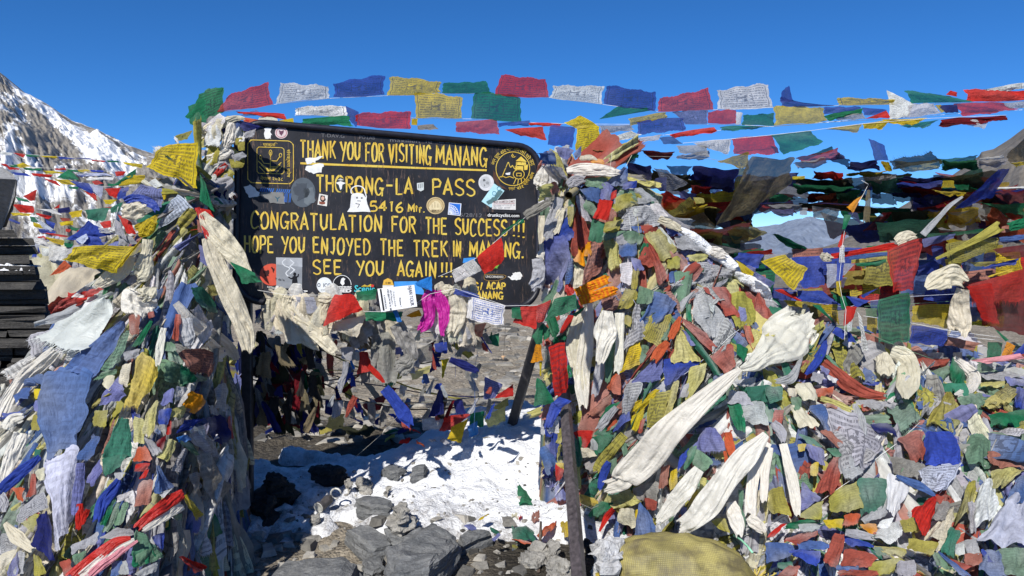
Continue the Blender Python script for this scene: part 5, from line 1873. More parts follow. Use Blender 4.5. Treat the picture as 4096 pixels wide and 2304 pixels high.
FL('c2', '''
G p 420,112 642,58 682,190 328,345 3.9
G q 600,270 742,180 722,215 640,295 3.95
R p 250,178 397,118 322,332 238,345 3.9
R . 75,190 262,178 242,405 10,350 3.97
G . -5,200 87,193 98,322 -5,295 3.95
G . 200,480 312,350 307,552 238,568 3.95
G . 310,350 382,420 382,485 312,535 3.97
O p 240,568 292,570 312,725 186,752 3.93
Y q 275,738 302,740 297,885 275,880 3.95
R pb 370,585 532,535 577,1005 420,1110 3.9
G . 238,908 312,920 435,1160 222,1195 4.0
B q 470,1092 607,1140 480,1215 410,1150 3.85
B q 400,1150 502,1200 402,1405 312,1392 3.86
W p 385,1310 482,1290 472,1455 362,1449 3.9
P p 880,60 1062,-5 1115,165 950,265
R . 560,280 640,290 520,440 480,440
w . 430,360 590,270 480,470 350,560
Y p 1188,590 1292,568 1292,745 1095,855
r . 1408,588 1445,620 1262,860 1125,1005
b f 1428,48 1645,150 1542,325 1270,405
w p 1235,180 1292,200 1335,475 1120,605
y pf 1600,290 1495,565 1330,505 1420,265
K k 1660,410 1712,430 1895,735 1605,725
L . 1470,690 1512,700 1482,925 1205,945
B . 1540,708 1905,735 1702,895 1552,980
K . 1785,820 1955,768 1905,955 1755,1135
r . 1698,308 1742,320 2045,535 1985,655
r . 1980,700 2205,568 2255,745 2150,835
w pf 2110,298 2245,430 2132,625 2005,655
w . 1840,78 1935,60 2115,275 1825,305
w f 1830,290 2112,280 2065,505 1955,455
r . 1930,8 2155,10 2305,305 2100,205
y f 2180,58 2375,78 2435,335 2240,395
r k 2460,60 2500,60 2590,310 2415,315
b f 2390,348 2535,328 2590,430 2430,425
T . 1748,428 1795,440 2115,865 1990,825
G . 1740,160 1800,180 1810,340 1750,300
Y f 1410,1028 1495,1038 1262,1255 1205,1195
y p 1415,1058 1585,1058 1505,1385 1335,1425
K . 1620,958 1685,970 1595,1295 1500,1305
B . 1090,1290 1195,1228 1185,1325 1025,1445
w pf 1140,978 1305,958 1212,1225 1115,1245
G . 955,1198 1082,1148 1002,1265 875,1345
T . 1380,960 1405,1000 1235,1285 1195,1405
P . 958,1080 1005,1118 905,1295 770,1255
o . 1030,868 1092,878 1082,1065 955,1005
o . 940,1430 1050,1320 1050,1350 960,1440
Y f 1210,1300 1330,1230 1260,1440 1200,1400
r . 1290,1340 1340,1320 1310,1449 1270,1449
y . 1140,0 1270,60 1180,200 1060,210
g k 1280,-20 1420,40 1390,160 1260,140
y . 1140,270 1210,300 1190,390 1130,350
g . 1580,360 1610,340 1560,520 1500,520
o . 2320,390 2400,400 2440,610 2400,620
K . 2410,400 2520,460 2570,530 2460,610
G f 2270,570 2370,620 2330,740 2260,650
w . 1700,130 1850,20 1770,150 1700,250
w f 2230,940 2440,900 2430,990 2290,980
w . 2190,1030 2350,1060 2420,1180 2180,1170
w . 2300,1170 2540,1150 2560,1390 2320,1330
T f 2360,1000 2600,980 2600,1120 2420,1130
G . 2170,1155 2292,1160 2360,1449 2240,1410
b f 2030,890 2120,860 2100,940 2020,950
L . 1700,410 1770,470 1890,590 1780,560
g f 1290,640 1350,680 1330,730 1290,760
w . 1730,980 1810,960 1760,1090 1690,1090
''')
SCF('c3', '''
W s 2560,20,40 2400,200,100 2200,420,125 2000,690,130 1850,850,110 1690,960,80
W s 2570,100,45 2450,350,60 2410,600,62 2400,830,55
W s 2590,150,40 2550,400,45 2530,700,30
W s 1880,370,50 1740,570,88 1600,750,72 1470,900,45
W s 2200,700,50 2250,850,75 2290,1040,40
o . 2170,0,35 2190,120,50 2220,240,30
o f 2140,190,14 2160,300,20 2150,350,10
y p 1130,30,45 1020,160,52 900,300,55 840,390,35 n=6
B . 975,300,28 920,430,42 880,580,25
R . 1020,775,25 950,860,28 880,1000,10
W s 2380,850,40 2450,920,60 2540,1000,40
''')
FL('c3', '''
L kf 1930,-30 2062,-30 2147,175 1830,175
g f 1840,170 2022,292 1935,385 1820,322
R . 620,0 822,-10 742,165 690,112
G . 795,62 1022,28 932,165 865,225
G . 830,20 920,-60 1000,0 920,60
K . 925,685 1182,575 1282,705 1055,775
E . 1218,570 1335,528 1335,695 1240,655
E . 1338,530 1475,508 1455,695 1365,705
b c 1280,715 1402,850 1455,1035 1235,1065
C . 1078,778 1235,778 1235,945 1080,925
Y . 1240,798 1295,778 1295,955 1250,952
Y f 688,628 852,680 862,745 688,722
G f 880,708 1015,720 892,845 775,822
W p 110,148 382,330 200,445 55,262
b . 20,-10 112,0 112,142 60,62
B . 148,0 252,0 212,215 138,102
E . 240,60 382,100 362,205 228,112
G b -135,590 95,458 245,762 -20,792
C . 0,800 82,788 60,862 -5,852
R . 60,820 122,788 100,862 70,880
P . 220,778 282,788 272,905 198,892
T . 0,950 182,978 242,1095 20,1085
o . 10,1080 240,1120 240,1142 10,1100
o . 260,1030 440,900 440,940 280,1080
Y . 480,918 572,898 577,1045 500,1022
G . 640,200 690,220 700,330 650,320
C . 690,150 830,190 870,230 690,260
w . 790,80 860,70 860,180 790,170
g . 980,300 1050,260 1060,380 990,420
g . 1100,150 1150,110 1160,210 1120,240
B . 1690,250 1780,170 1760,260 1660,400
G . 1760,200 1850,150 1820,290 1730,370
Y . 1600,400 1670,380 1650,540 1580,600
P . 1500,380 1590,330 1560,520 1480,560
Y . 1780,700 1870,570 1840,680 1760,790
K . 1900,470 1960,480 1930,670 1860,620
r . 1340,660 1460,700 1440,790 1350,760
o . 1690,830 1760,830 1740,885 1680,860
G . 2270,620 2340,600 2340,930 2300,900
L . 1700,780 1760,750 1750,820 1700,850
y . 2010,900 2130,870 2200,1010 2090,980
R . 440,330 520,380 500,470 440,480
Y . 440,310 530,320 530,380 470,370
K f 640,350 680,340 700,540 650,560
N . 320,370 420,350 400,460 300,470
G . 640,60 700,60 700,330 650,320
Y . 820,1380 1000,1400 1060,1449 850,1449
''')
# --- the field of fallen flags
SCF('d2', '''
C s 1130,660,60 1170,760,95 1200,860,55
C s 1240,640,60 1370,700,110 1420,840,110 1400,980,90 1380,1110,30
W s 1870,700,25 1980,790,52 2060,880,62 2040,990,55 1900,1085,35
r f 560,740,38 680,850,62 830,980,68 990,1060,55 1170,1090,35
K . 530,1110,25 650,1150,38 840,1240,30
B . 600,490,12 540,640,42 460,780,42 380,870,12
w . 335,670,18 300,790,28 230,910,45 80,940,25
w f 870,1160,22 900,1300,60 920,1449,75 900,1640,60 n=8
C s 1960,10,55 1930,150,85 1930,330,110 1920,440,100
''')
FL('d2', '''
y p 600,558 862,540 975,945 740,835
C s 1030,620 1180,610 1170,880 1060,760
b . 1510,858 1785,950 1565,1200 1485,1105
g . 1570,830 1852,788 1775,925 1695,935
G q 1850,698 1985,930 1862,1075 1838,900
G f 1200,1210 1405,1125 1545,1310 1320,1430
G f 1190,1030 1300,1040 1340,1140 1200,1130
y kf 1775,1060 1835,1080 1970,1345 1610,1335
y k 1640,1330 1960,1330 1870,1430 1800,1449
b k 420,1208 565,1180 625,1455 555,1400
w p 560,1190 1200,1480 1000,1780 735,1830
C s 275,980 422,960 515,1155 315,1105
C s 225,1190 382,1230 505,1390 325,1405
y . 500,600 525,640 405,835 312,845
g . 478,470 495,560 402,645 325,665
G . 570,690 640,700 780,900 700,830
T . 130,750 220,770 230,870 160,880
w . 450,850 560,880 530,960 440,930
b . 960,800 1080,880 1140,960 960,960
K . 1050,850 1130,870 1120,940 1040,930
B . 960,930 1130,960 1160,1000 980,980
r f 940,1180 1020,1170 1030,1230 950,1240
w f 880,1130 1280,1150 1270,1220 1000,1220
C . 200,1010 290,1020 280,1100 210,1080
T p -20,1000 130,1000 140,1130 10,1140
g f 230,1110 330,1100 340,1200 260,1220
L . 520,780 620,830 600,870 540,840
o f 480,1030 650,1000 640,1090 520,1100
W . 590,870 690,920 680,960 610,920
r . 1480,730 1800,710 1780,800 1500,830
C . 1860,650 1950,650 1950,720 1880,720
w t 1610,660 1760,650 1760,700 1620,710
w . 2120,850 2590,870 2590,920 2150,900
K . 2150,960 2360,940 2360,990 2150,1000
y p 2170,1180 2420,950 2530,1080 2240,1190
K f 2160,1170 2340,1040 2440,1140 2250,1195
g f 1900,1110 2140,1060 2150,1200 1960,1190
L . 2380,900 2590,900 2590,1000 2430,970
B . 2500,1010 2590,1030 2590,1250 2480,1190
G f 2220,1290 2590,1240 2590,1400 2260,1370
w . 1560,1160 1730,1090 1640,1250 1550,1290
b . 1940,1330 2060,1310 2030,1410 1950,1400
W . 1200,1130 1290,1080 1260,1150 1210,1160
N f 1030,1380 1230,1370 1300,1480 1100,1449
r . 60,1250 150,1240 140,1449 50,1449
b . 0,380 60,400 50,500 0,510
P . 0,300 60,310 60,420 -10,420
P . 590,1160 700,1180 690,1220 600,1200
G . 1980,1210 2150,1230 2130,1290 2020,1270
b . 1500,1120 1620,1130 1560,1220 1500,1200
m . 1170,910 1240,900 1260,990 1180,980
''')
SCF('d3', '''
W s 150,115,38 200,300,52 250,520,58 280,700,52 295,840,25
b . 1290,440,12 1420,500,35 1560,560,42 1680,640,14
w . 780,1010,30 900,1030,45 1050,1060,30
w f 50,-100,40 130,0,50 150,100,20
''')
FL('d3', '''
r . 1308,80 1545,-10 1582,262 1460,305
B . 1562,36 1865,25 1932,355 1605,362
E . 1228,250 1565,332 1485,475 1285,415
V p 1530,380 1945,328 1745,615 1545,560
g . 2000,60 2205,20 2255,335 2000,305
g . 2188,20 2565,20 2590,235 2385,185
P . 2220,200 2590,280 2590,375 2245,342
K . 2258,390 2590,375 2405,515 2285,575
W s 1220,428 1425,520 1295,825 1165,770
R k 1688,635 1715,660 1592,1045 1438,805
C . 1840,778 1875,800 1805,1065 1575,1055
C . 1740,1060 1805,1050 1715,1215 1680,1190
y . 2018,508 2095,540 2035,775 1885,915
W . 2168,518 2275,508 2290,835 2015,995
V q 2440,648 2640,720 2640,1165 2125,1085
b . 2490,480 2620,430 2640,720 2415,685
T . 1828,968 1925,1010 1875,1245 1735,1185
y f 1438,1078 1695,1118 1645,1245 1405,1175
y . 620,660 915,478 945,795 635,795
T . 920,478 1195,500 1165,755 925,805
L . 340,498 402,560 525,685 325,785
L k 378,118 565,190 565,335 428,252
r c 640,278 735,280 695,585 465,595
y . 18,600 152,558 225,835 5,792
y . 300,850 545,698 545,875 500,885
G . 190,930 385,880 555,910 180,975
r . 188,1080 405,1000 505,1012 300,1135
R . -5,1055 110,940 185,920 60,1060
b . -10,1110 235,1140 245,1235 -10,1315
b . 305,1088 595,1120 605,1180 320,1185
B . 225,1190 510,1200 495,1335 230,1230
B . 745,1085 835,1038 1050,1150 850,1155
r . 655,1040 775,1060 695,1360 555,1290
r . 788,1180 1085,1250 1005,1355 745,1345
y f 1005,1335 1315,1260 1255,1405 1045,1425
W c 1060,1045 1302,898 1345,1015 1215,1125
W . 1130,898 1255,865 1220,960 1100,960
y p 1325,900 1465,868 1485,985 1375,1015
O . 925,930 1082,928 1105,992 1025,1025
o f 770,840 925,820 905,925 760,935
b . 2150,1200 2305,1200 2425,1449 2115,1405
P . 1978,1228 2142,1230 2142,1335 1998,1335
g . 2300,1200 2590,1180 2590,1460 2335,1410
w f 1300,1310 1475,1300 1475,1445 1310,1435
w . 2000,740 2090,730 2090,1020 2020,1000
w . 1980,1100 2110,1080 2130,1240 2000,1220
E . 1700,700 1840,720 1780,880 1650,880
w . 940,870 1180,740 1190,830 1000,920
g . 1650,1210 1780,1250 1830,1400 1690,1330
r . 1830,1280 1960,1320 2060,1340 1930,1420
W . 1880,1140 1970,1130 1980,1240 1890,1230
b . 1720,1210 1800,1260 2040,1449 1900,1430
T . 310,20 440,60 540,150 400,110
G . 590,170 730,170 790,240 680,250
P . 530,0 640,0 760,120 690,160
Y . 300,130 380,120 370,190 310,190
Y . 430,330 510,310 500,430 430,440
w p 640,0 760,60 1060,230 740,420
w f 740,260 900,230 960,420 760,450
L . 330,590 420,600 480,700 360,720
r f 730,1400 1080,1390 1080,1449 730,1449
b . 690,1340 900,1350 900,1400 700,1390
T . 100,1320 240,1310 230,1370 110,1370
r . 100,1449 200,1350 320,1350 250,1449
w f 320,930 520,930 500,990 330,1000
w . 0,840 30,830 30,940 -10,940
r . 1690,640 1780,660 1740,720 1690,690
y f 1050,1150 1380,1170 1370,1240 1100,1200
g f 1050,1150 1200,1170 1230,1240 1100,1230
B . 2140,1190 2180,1190 2300,1320 2200,1300
Y f 560,890 750,880 740,970 600,950
''')
# --- rolled flags and rope-like rolls
SCF('c2', '''
O j 640,50,48 760,0,50 970,-95,50
O j 678,130,50 850,75,52 1052,18,46
''', 3.9, name='rolled_flag')
SCF('d1', '''
R . 640,1130,28 900,1090,30 1290,1020,34
b . 820,1155,16 1000,1125,20 1210,1105,18
C . 530,1110,20 585,1140,48 640,1160,30
G . 2430,835,48 2520,810,50 2600,790,48
y . 1690,1155,14 1900,1060,24 2150,930,40 2330,830,52
C s 1290,985,40 1390,930,60 1490,930,25
b . 2330,960,20 2480,950,30 2590,930,25
''', 4.15, name='rolled_flag')
SCF('d1', '''
C s 1590,1449,22 1700,1380,95 1850,1330,120 1980,1390,60
w . 1560,915,34 1680,780,28 1830,620,20 1960,530,12
''', 4.0)
# ------------------------------------------------------------------ background strings at the near side
FL('a1', '''
W . 0,75 130,90 120,112 0,105
R . 130,88 260,100 240,135 200,125
G . 250,100 400,118 395,132 270,125
Y . 400,115 580,125 570,142 440,138
B . 580,125 760,145 740,158 600,150
L . 730,140 900,140 960,160 820,150
R . 920,158 1060,170 1050,185 930,172
G . 1060,165 1180,170 1230,185 1090,185
Y . 1230,180 1440,205 1430,240 1260,205
R . 0,195 60,200 110,240 40,225
G . 90,212 170,205 190,230 110,235
Y . 150,215 230,185 325,228 200,240
W . 300,232 430,235 420,250 310,248
R . 540,245 660,240 670,262 560,262
G . 660,255 760,262 850,290 700,275
Y . 780,258 890,255 910,275 800,285
B . 900,258 1050,268 1040,290 920,280
R . 1150,275 1275,275 1235,320 1170,320
R . 70,230 200,245 190,262 90,255
G . 230,240 420,245 420,268 260,265
Y . 430,265 650,285 630,300 460,300
B . 120,280 260,295 320,325 150,310
R . 310,290 530,310 520,335 330,320
G . 560,340 700,255 800,360 640,355
Y . 540,355 720,360 800,420 620,400
R . 440,345 560,370 620,430 500,385
G . 690,430 800,430 780,460 700,450
B . 700,370 900,395 980,520 760,420
V . 890,395 1040,430 1020,555 960,490
R . 920,380 980,360 1045,400 960,410
G . 1110,430 1370,250 1375,300 1210,420
Y . 1190,425 1290,310 1460,310 1450,400
R . 1050,450 1220,440 1170,550 1100,520
W . 850,340 1150,330 1140,360 880,370
B . 1170,480 1280,470 1260,540 1180,560
R . 230,525 375,455 355,560 305,580
R . 840,470 960,500 985,580 940,550
Y . 1040,560 1180,560 1120,610 1060,600
G . 150,530 280,560 310,590 180,570
V . 760,300 1060,290 1130,320 800,330
B . 780,315 950,318 940,332 800,330
G . 1080,400 1200,400 1190,420 1090,420
L . 1200,450 1300,430 1290,480 1210,490
''', 6.6, amp=0.06)
FL('a1', '''
R . 130,605 330,620 350,690 200,690
Y . 95,690 320,700 300,730 120,715
N . 590,650 700,635 720,690 580,690
R . 540,650 600,605 600,640 550,655
W . 330,650 560,660 640,720 480,690
R . 350,690 530,730 490,755 380,720
Y . 690,690 830,660 830,735 720,745
B . 80,740 210,790 200,810 90,770
Y . 330,780 450,830 440,850 340,830
V . 350,730 540,860 500,890 380,790
B . 460,760 560,800 540,850 470,800
Y . 590,790 740,770 740,820 610,820
W . 270,920 420,960 600,1060 320,1000
Y . 450,930 650,970 640,1020 500,980
W . 500,1000 700,1060 640,1220 480,1180
G . 640,990 740,1010 720,1040 650,1030
W . 410,1040 560,1070 540,1130 420,1120
B . 380,850 560,870 560,900 400,890
R . 420,890 690,920 680,935 430,905
T . 300,730 390,740 380,790 310,780
r . 600,740 710,750 700,780 620,775
R . 660,850 720,860 700,890 660,880
W . 230,800 310,830 300,870 240,850
G . 700,830 800,850 780,880 710,860
R . 770,870 860,860 820,920 780,900
''', 6.3, amp=0.07)
# the little garland across the board's lower corner
FL('c1', '''
G . 110,750 130,790 0,850 -20,870
''', 3.9)
FL('S', '''
G . 2155,775 2000,893 2010,860 2130,775 3.92
R . 2005,898 1822,1050 1880,1168 2025,1075 3.9
W p 1720,1105 1640,1160 1668,1232 1850,1155 3.9
W p 1800,1060 1720,1100 1780,1180 1860,1140 3.89
c . 1500,1180 1375,1235 1395,1262 1500,1290 3.92
''', 3.9)
# lit flags on the lower cords beyond the far heap
rng = np.random.RandomState(23)
for k in range(56):
    x = rng.uniform(1880, 2570)
    y = rng.uniform(628, 770)
    w, h = rng.uniform(50, 110), rng.uniform(36, 90)
    d = rng.uniform(4.5, 5.0)
    t = rng.uniform(-18, 18)
    flag('F', 'BRYGwLryVbPRBG'[rng.randint(14)], [(x - w / 2, y - w * .06), (x + w / 2, y - w * .12), (x + w / 2 + t, y + h), (x - w / 2 + t, y + h * rng.uniform(.8, 1.1))], 't' if rng.rand() < .4 else 'p', d, amp=0.08)
# ------------------------------------------------------------------ the mass of older rags in the heaps
rng = np.random.RandomState(11)
for k in range(92):
    x, y = rng.uniform(1660, 2600), rng.uniform(430, 610)
    if y < 425 + 0.12 * (x - 1640) * 0 or (1680 < x < 1760 and y < 440) or (1850 < x < 2120 and 505 < y < 610):
        continue
    w, h = rng.uniform(80, 190), rng.uniform(24, 52)
    t = rng.uniform(-20, 20)
    s_ = rng.uniform(-.08, .12)
    d = rng.uniform(4.5, 5.2)
    flag('F', 'BNBGGmRRyYwLToBv'[rng.randint(16)], [(x - w / 2, y - s_ * w), (x + w / 2, y + s_ * w), (x + w / 2 + t, y + h), (x - w / 2 + t, y + h * rng.uniform(.7, 1.1))], 't' if rng.rand() < .6 else '', (d, d, d + .3, d + .3), amp=0.07)
def inside(poly_, x, y):
    c = False
    j = len(poly_) - 1
    for i in range(len(poly_)):
        xi, yi = poly_[i]
        xj, yj = poly_[j]
        if (yi > y) != (yj > y) and x < (xj - xi) * (y - yi) / (yj - yi) + xi:
            c = not c
        j = i
    return c
HV, HF, HC, HU, HM = [], [], [], [], []      # one mesh: verts, faces, colours, uv, material per face
HMATS = [M_COT, M_THIN, M_SILK, M_BLUE]
def heap_add(verts, faces, col, uvs, mi):
    b = len(HV)
    HV.extend(verts)
    HF.extend([tuple(int(i) + b for i in f) for f in faces])
    col = np.asarray(col)
    HC.extend(list(col) if col.ndim == 2 else [col] * len(verts))
    HU.extend(uvs)
    HM.extend([mi] * len(faces))
def rags(poly_, n, sizes, colours, strip=0.25, upright=0.5, fan=None, calm=1.0):
    xs_ = [p[0] for p in poly_]
    ys_ = [p[1] for p in poly_]
    cs = [c for c, k in colours for _ in range(k)]
    m = 0
    while m < n:
        x, y = rng.uniform(min(xs_), max(xs_)), rng.uniform(min(ys_), max(ys_))
        if not inside(poly_, x, y):
            continue
        m += 1
        sp_ = rng.uniform(*sizes)
        if (x > 1000 and x - (0.9 if y < 880 else 0.55) * sp_ < (1352 if y < 880 else 1372 + 0.04 * (y - 880))) or (x < 800 and y < 760 and x + 0.55 * sp_ > 652) or (x < 800 and (y - sp_ * 0.95 < 300 or (sp_ > 100 and y < 660))):
            continue
        X, Y = PX('F', x, y)
        p = hit(X, Y)
        if p[2] - hscal(p[0], p[1]) > 0.12 or hscal(p[0], p[1]) - float(gz(p[0], p[1])) < 0.04:
            continue
        dep = np.dot(p - C0, (0, CP, -SP))
        nrm = hnormal(p)
        nrm = unit(nrm * 0.65 + unit(C0 - p) * 0.6 + rng.normal(0, 0.22 * calm, 3))
        dn = unit(np.array((0, 0, -1.0)) - nrm * np.dot((0, 0, -1.0), nrm) + 1e-6)
        if fan is not None:
            fk = min(fan, key=lambda f_: np.linalg.norm(p - f_) + (0 if p[2] < f_[2] else 1.0))
            if np.linalg.norm(p - fk) > 0.05:
                t_ = p - fk
                dn = unit(unit(t_ - nrm * np.dot(t_, nrm)) + (0.35 if len(fan) > 1 else 0) * dn)
        g = rng.normal(0, 0.12 + 1.1 * (1 - upright))
        side = np.cross(nrm, dn)
        a = unit(side * math.cos(g) + dn * math.sin(g))
        b = unit(dn * math.cos(g) - side * math.sin(g))
        s = sp_ * dep / 1839.0
        w = s * rng.uniform(0.6, 1.1)
        h = s * rng.uniform(0.7, 1.3)
        top = rng.choice([1.0, 0.9, 0.25])
        if rng.rand() < strip:
            w, h, top = s * rng.uniform(0.22, 0.4), s * rng.uniform(1.3, 1.9), rng.uniform(0.35, 0.9)
        if strip > 1.5:               # torn threads and ribbons
            w, h, top = s * rng.uniform(0.05, 0.13), s * rng.uniform(0.9, 1.8), 0.8
        c = p + nrm * (rng.uniform(0.0, 0.055) - 0.03 * (1 - calm))
        j = lambda: rng.uniform(-0.12, 0.12) * s
        c4 = [c - a * w / 2 * top - b * h / 2 + a * j() + b * j(), c + a * w / 2 * top - b * h / 2 + a * j() + b * j(),
              c + a * w / 2 - nrm * 0.01 + b * h / 2 + a * j() + b * j(), c - a * w / 2 - nrm * 0.01 + b * h / 2 + a * j() + b * j()]
        P, n2, ey, ex, s2 = cloth_grid(c4, 11, 13, rng.uniform(0.09, 0.17) * (0.65 + 0.35 * calm), rng.uniform(0.7, 1.8), rng, pinch=top < 0.5, bulge=0.10, fray=0.06, n=nrm, edge=0.05)
        code = cs[rng.randint(len(cs))]
        V_, F_, U_ = [q for q in P.reshape(-1, 3)], [tuple(f) for f in grid_faces(11, 13)], [tuple(q) for q in grid_uv(11, 13)]
        if rng.rand() < 0.3:
            fringe(P, ey, n2, s2, 0.10, rng, V_, F_, U_, 1)
        heap_add(V_, F_, vcol(code, rng, 11, 13, rng.choice([0, 0.5, 0.9]), len(V_) - 143, 0.12), U_, 2 if code in 'WC' and rng.rand() < 0.4 else 0)
POL_L = [(505, 330), (600, 300), (648, 345), (640, 520), (660, 700), (690, 900), (690, 1100), (690, 1300), (690, 1460), (-220, 1460), (-220, 1000), (-30, 960), (60, 830), (120, 730), (190, 640), (300, 540), (400, 460), (470, 400)]
POL_R = [(1372, 440), (1405, 390), (1500, 380), (1560, 450), (1640, 530), (1700, 600), (1800, 670), (1900, 750), (2000, 800), (2100, 850), (2200, 870), (2850, 900), (2850, 1460), (1960, 1460),
         (1900, 1360), (1800, 1330), (1640, 1340), (1340, 1330), (1320, 1000), (1345, 900), (1350, 860), (1368, 760)]
FAN = [np.array((-1.50, 3.80, 1.78))]
KNOTS = [hit(*PX('F', x_, y_)) for x_, y_ in ((1470, 470), (1600, 560), (1712, 795), (1865, 935), (1775, 690), (1650, 1080), (1935, 1060), (2090, 850), (2280, 960), (2420, 1090), (2200, 1130), (2480, 1330), (2050, 1330))]
rags(POL_L, 380, (60, 110), [('w', 6), ('W', 7), ('C', 6), ('E', 4), ('y', 3), ('K', 3), ('g', 3), ('T', 1), ('r', 1), ('P', 2), ('b', 3), ('L', 3)], 0.85, 0.94, FAN, 0.4)
rags(POL_L, 170, (110, 190), [('W', 5), ('C', 6), ('w', 4), ('E', 2), ('b', 2), ('L', 1), ('K', 1)], 1.0, 0.97, FAN, 0.35)
rags(POL_R, 720, (90, 165), [('w', 12), ('W', 7), ('C', 4), ('E', 4), ('y', 6), ('K', 5), ('g', 7), ('T', 2), ('r', 4), ('P', 4), ('b', 4), ('L', 5)], 0.6, 0.88, KNOTS, 0.4)
rags(POL_R, 780, (70, 140), [('w', 12), ('W', 7), ('C', 4), ('E', 4), ('y', 6), ('K', 5), ('g', 7), ('T', 2), ('r', 4), ('P', 4), ('b', 4), ('L', 5)], 0.9, 0.86, KNOTS, 0.6)
rags(POL_L, 240, (34, 76), [('w', 5), ('W', 4), ('C', 3), ('E', 3), ('y', 3), ('K', 2), ('g', 3), ('T', 2), ('r', 2), ('P', 1), ('b', 3), ('B', 1), ('L', 2), ('G', 1)], 0.8, 0.9, FAN, 0.7)
rags(POL_R, 120, (44, 90), [('w', 8), ('W', 4), ('C', 3), ('E', 3), ('y', 6), ('K', 3), ('g', 6), ('T', 2), ('G', 1), ('r', 4), ('P', 3), ('o', 1), ('b', 4), ('B', 1), ('L', 4), ('Y', 1)], 0.8, 0.8, KNOTS, 0.9)
rags(POL_L, 160, (50, 100), [('w', 5), ('E', 4), ('C', 3), ('W', 3), ('g', 1), ('y', 1)], 2.0, 0.85, FAN, 0.8)
rags(POL_R, 260, (50, 100), [('w', 6), ('E', 4), ('C', 3), ('W', 3), ('g', 2), ('y', 2), ('r', 1)], 2.0, 0.8, KNOTS, 0.8)
# old strings of flags running out from the knots, each flag sagging from its cord
KF = ((1470, 470), (1600, 560), (1712, 795), (1865, 935), (1775, 690), (1650, 1080), (1935, 1060), (2090, 850), (2280, 960), (2420, 1090), (2200, 1130), (2480, 1330), (2050, 1330), (2560, 1050))
for kx, ky in KF:
    for rep in range(5):
        g = rng.uniform(-0.35, 3.5)
        Lg = rng.uniform(160, 420)
        ex_, ey_ = kx + Lg * math.cos(g), ky + Lg * abs(math.sin(g)) * 0.9 + rng.uniform(-20, 40)
        n_ = int(Lg / rng.uniform(34, 58)) + 1
        sg = rng.uniform(-10, 45)
        P3 = []
        for i in range(n_ + 1):
            t = i / n_
            x, y = kx + (ex_ - kx) * t, ky + (ey_ - ky) * t + sg * 4 * t * (1 - t)
            q = hit(*PX('F', x, y))
            ok = inside(POL_R, x, y) and q[2] - hscal(q[0], q[1]) < 0.1 and x > 1400
            P3.append((q + unit(C0 - q) * 0.06, ok))
        k0 = rng.randint(5)
        pts_ = [q for q, ok in P3 if ok]
        if len(pts_) > 2:
            V_, F_ = tube(pts_, 0.0022, 5)
            heap_add(V_, F_, np.append(tint('w', rng), 0), [(0.5, 0.5)] * len(V_), 0)
        for i in range(n_):
            (a_, oa), (b_, ob) = P3[i], P3[i + 1]
            if not (oa and ob) or rng.rand() < 0.12 or np.linalg.norm(a_ - b_) > 0.4:
                continue
            nrm = hnormal(a_)
            dn = unit(np.array((0, 0, -1.0)) - nrm * np.dot((0, 0, -1.0), nrm) + rng.normal(0, .25, 3))
            h = np.linalg.norm(b_ - a_) * rng.uniform(0.7, 1.5)
            c_, d_ = b_ + dn * h * rng.uniform(.7, 1.1), a_ + dn * h * rng.uniform(.8, 1.1)
            sh = (b_ - a_) * rng.uniform(-.2, .2)
            code = 'bwrgy'[(k0 + i) % 5] if rng.rand() < .75 else 'LWPTK'[(k0 + i) % 5]
            P, n2, ey, ex, s2 = cloth_grid([a_ + (b_ - a_) * .04, b_ - (b_ - a_) * .04, c_ + sh, d_ + sh], 12, 12, rng.uniform(.08, .14), 1.2, rng, bulge=0.10, fray=0.07, edge=0.04)
            V_, F_, U_ = [z for z in P.reshape(-1, 3)], [tuple(f) for f in grid_faces(12, 12)], [tuple(z) for z in grid_uv(12, 12)]
            if rng.rand() < .6:
                fringe(P, ey, n2, s2, 0.13, rng, V_, F_, U_, 1)
            heap_add(V_, F_, vcol(code, rng, 12, 12, rng.choice([0.5, 0.9, 0.9]), len(V_) - 144, 0.1), U_, 0)
# cloth bunched on the far post, and along the garland below the board
def bunch(n, xr, yr, dr, codes, sz, tall=1.6):
    for k in range(n):
        x, y, d, s = rng.uniform(*xr), rng.uniform(*yr), rng.uniform(*dr), rng.uniform(*sz)
        g = rng.normal(0, 0.3)
        ca, sa = math.cos(g), math.sin(g)
        q = [(x + a_ * ca * s - b_ * sa * s * tall, y + a_ * sa * s + b_ * ca * s * tall) for a_, b_ in ((-.22, -.5), (.22, -.5), (.45, .5), (-.45, .5))]
        c4 = [at('F', a_, b_, d + rng.uniform(-.03, .03)) for a_, b_ in q]
        P, n2, ey, ex, s2 = cloth_grid(c4, 12, 14, 0.15, 1.4, rng, pinch=True, bulge=0.12, fray=0.07, edge=0.05)
        V_, F_, U_ = [z for z in P.reshape(-1, 3)], [tuple(f) for f in grid_faces(12, 14)], [tuple(z) for z in grid_uv(12, 14)]
        fringe(P, ey, n2, s2, 0.10, rng, V_, F_, U_, 1)
        heap_add(V_, F_, vcol(codes[rng.randint(len(codes))], rng, 12, 14, 0.3, len(V_) - 168), U_, 2 if rng.rand() < .3 else 0)
bunch(80, (1368, 1440), (395, 740), (4.30, 4.45), 'WWwCWyEKwCPWg', (30, 48))
bunch(70, (1385, 1460), (730, 1010), (4.15, 4.35), 'wBrGWCRbgyEw', (28, 50))
bunch(46, (1372, 1432), (960, 1290), (4.12, 4.30), 'bBwWEGrLNyw', (28, 50), 1.4)
bunch(26, (670, 860), (745, 800), (3.97, 4.05), 'CCWwCE', (40, 70), 1.3)
bunch(16, (1090, 1190), (745, 830), (3.98, 4.06), 'CCWwE', (40, 64), 1.5)
bunch(14, (880, 1000), (790, 900), (4.05, 4.3), 'EEwuC', (40, 80), 1.6)
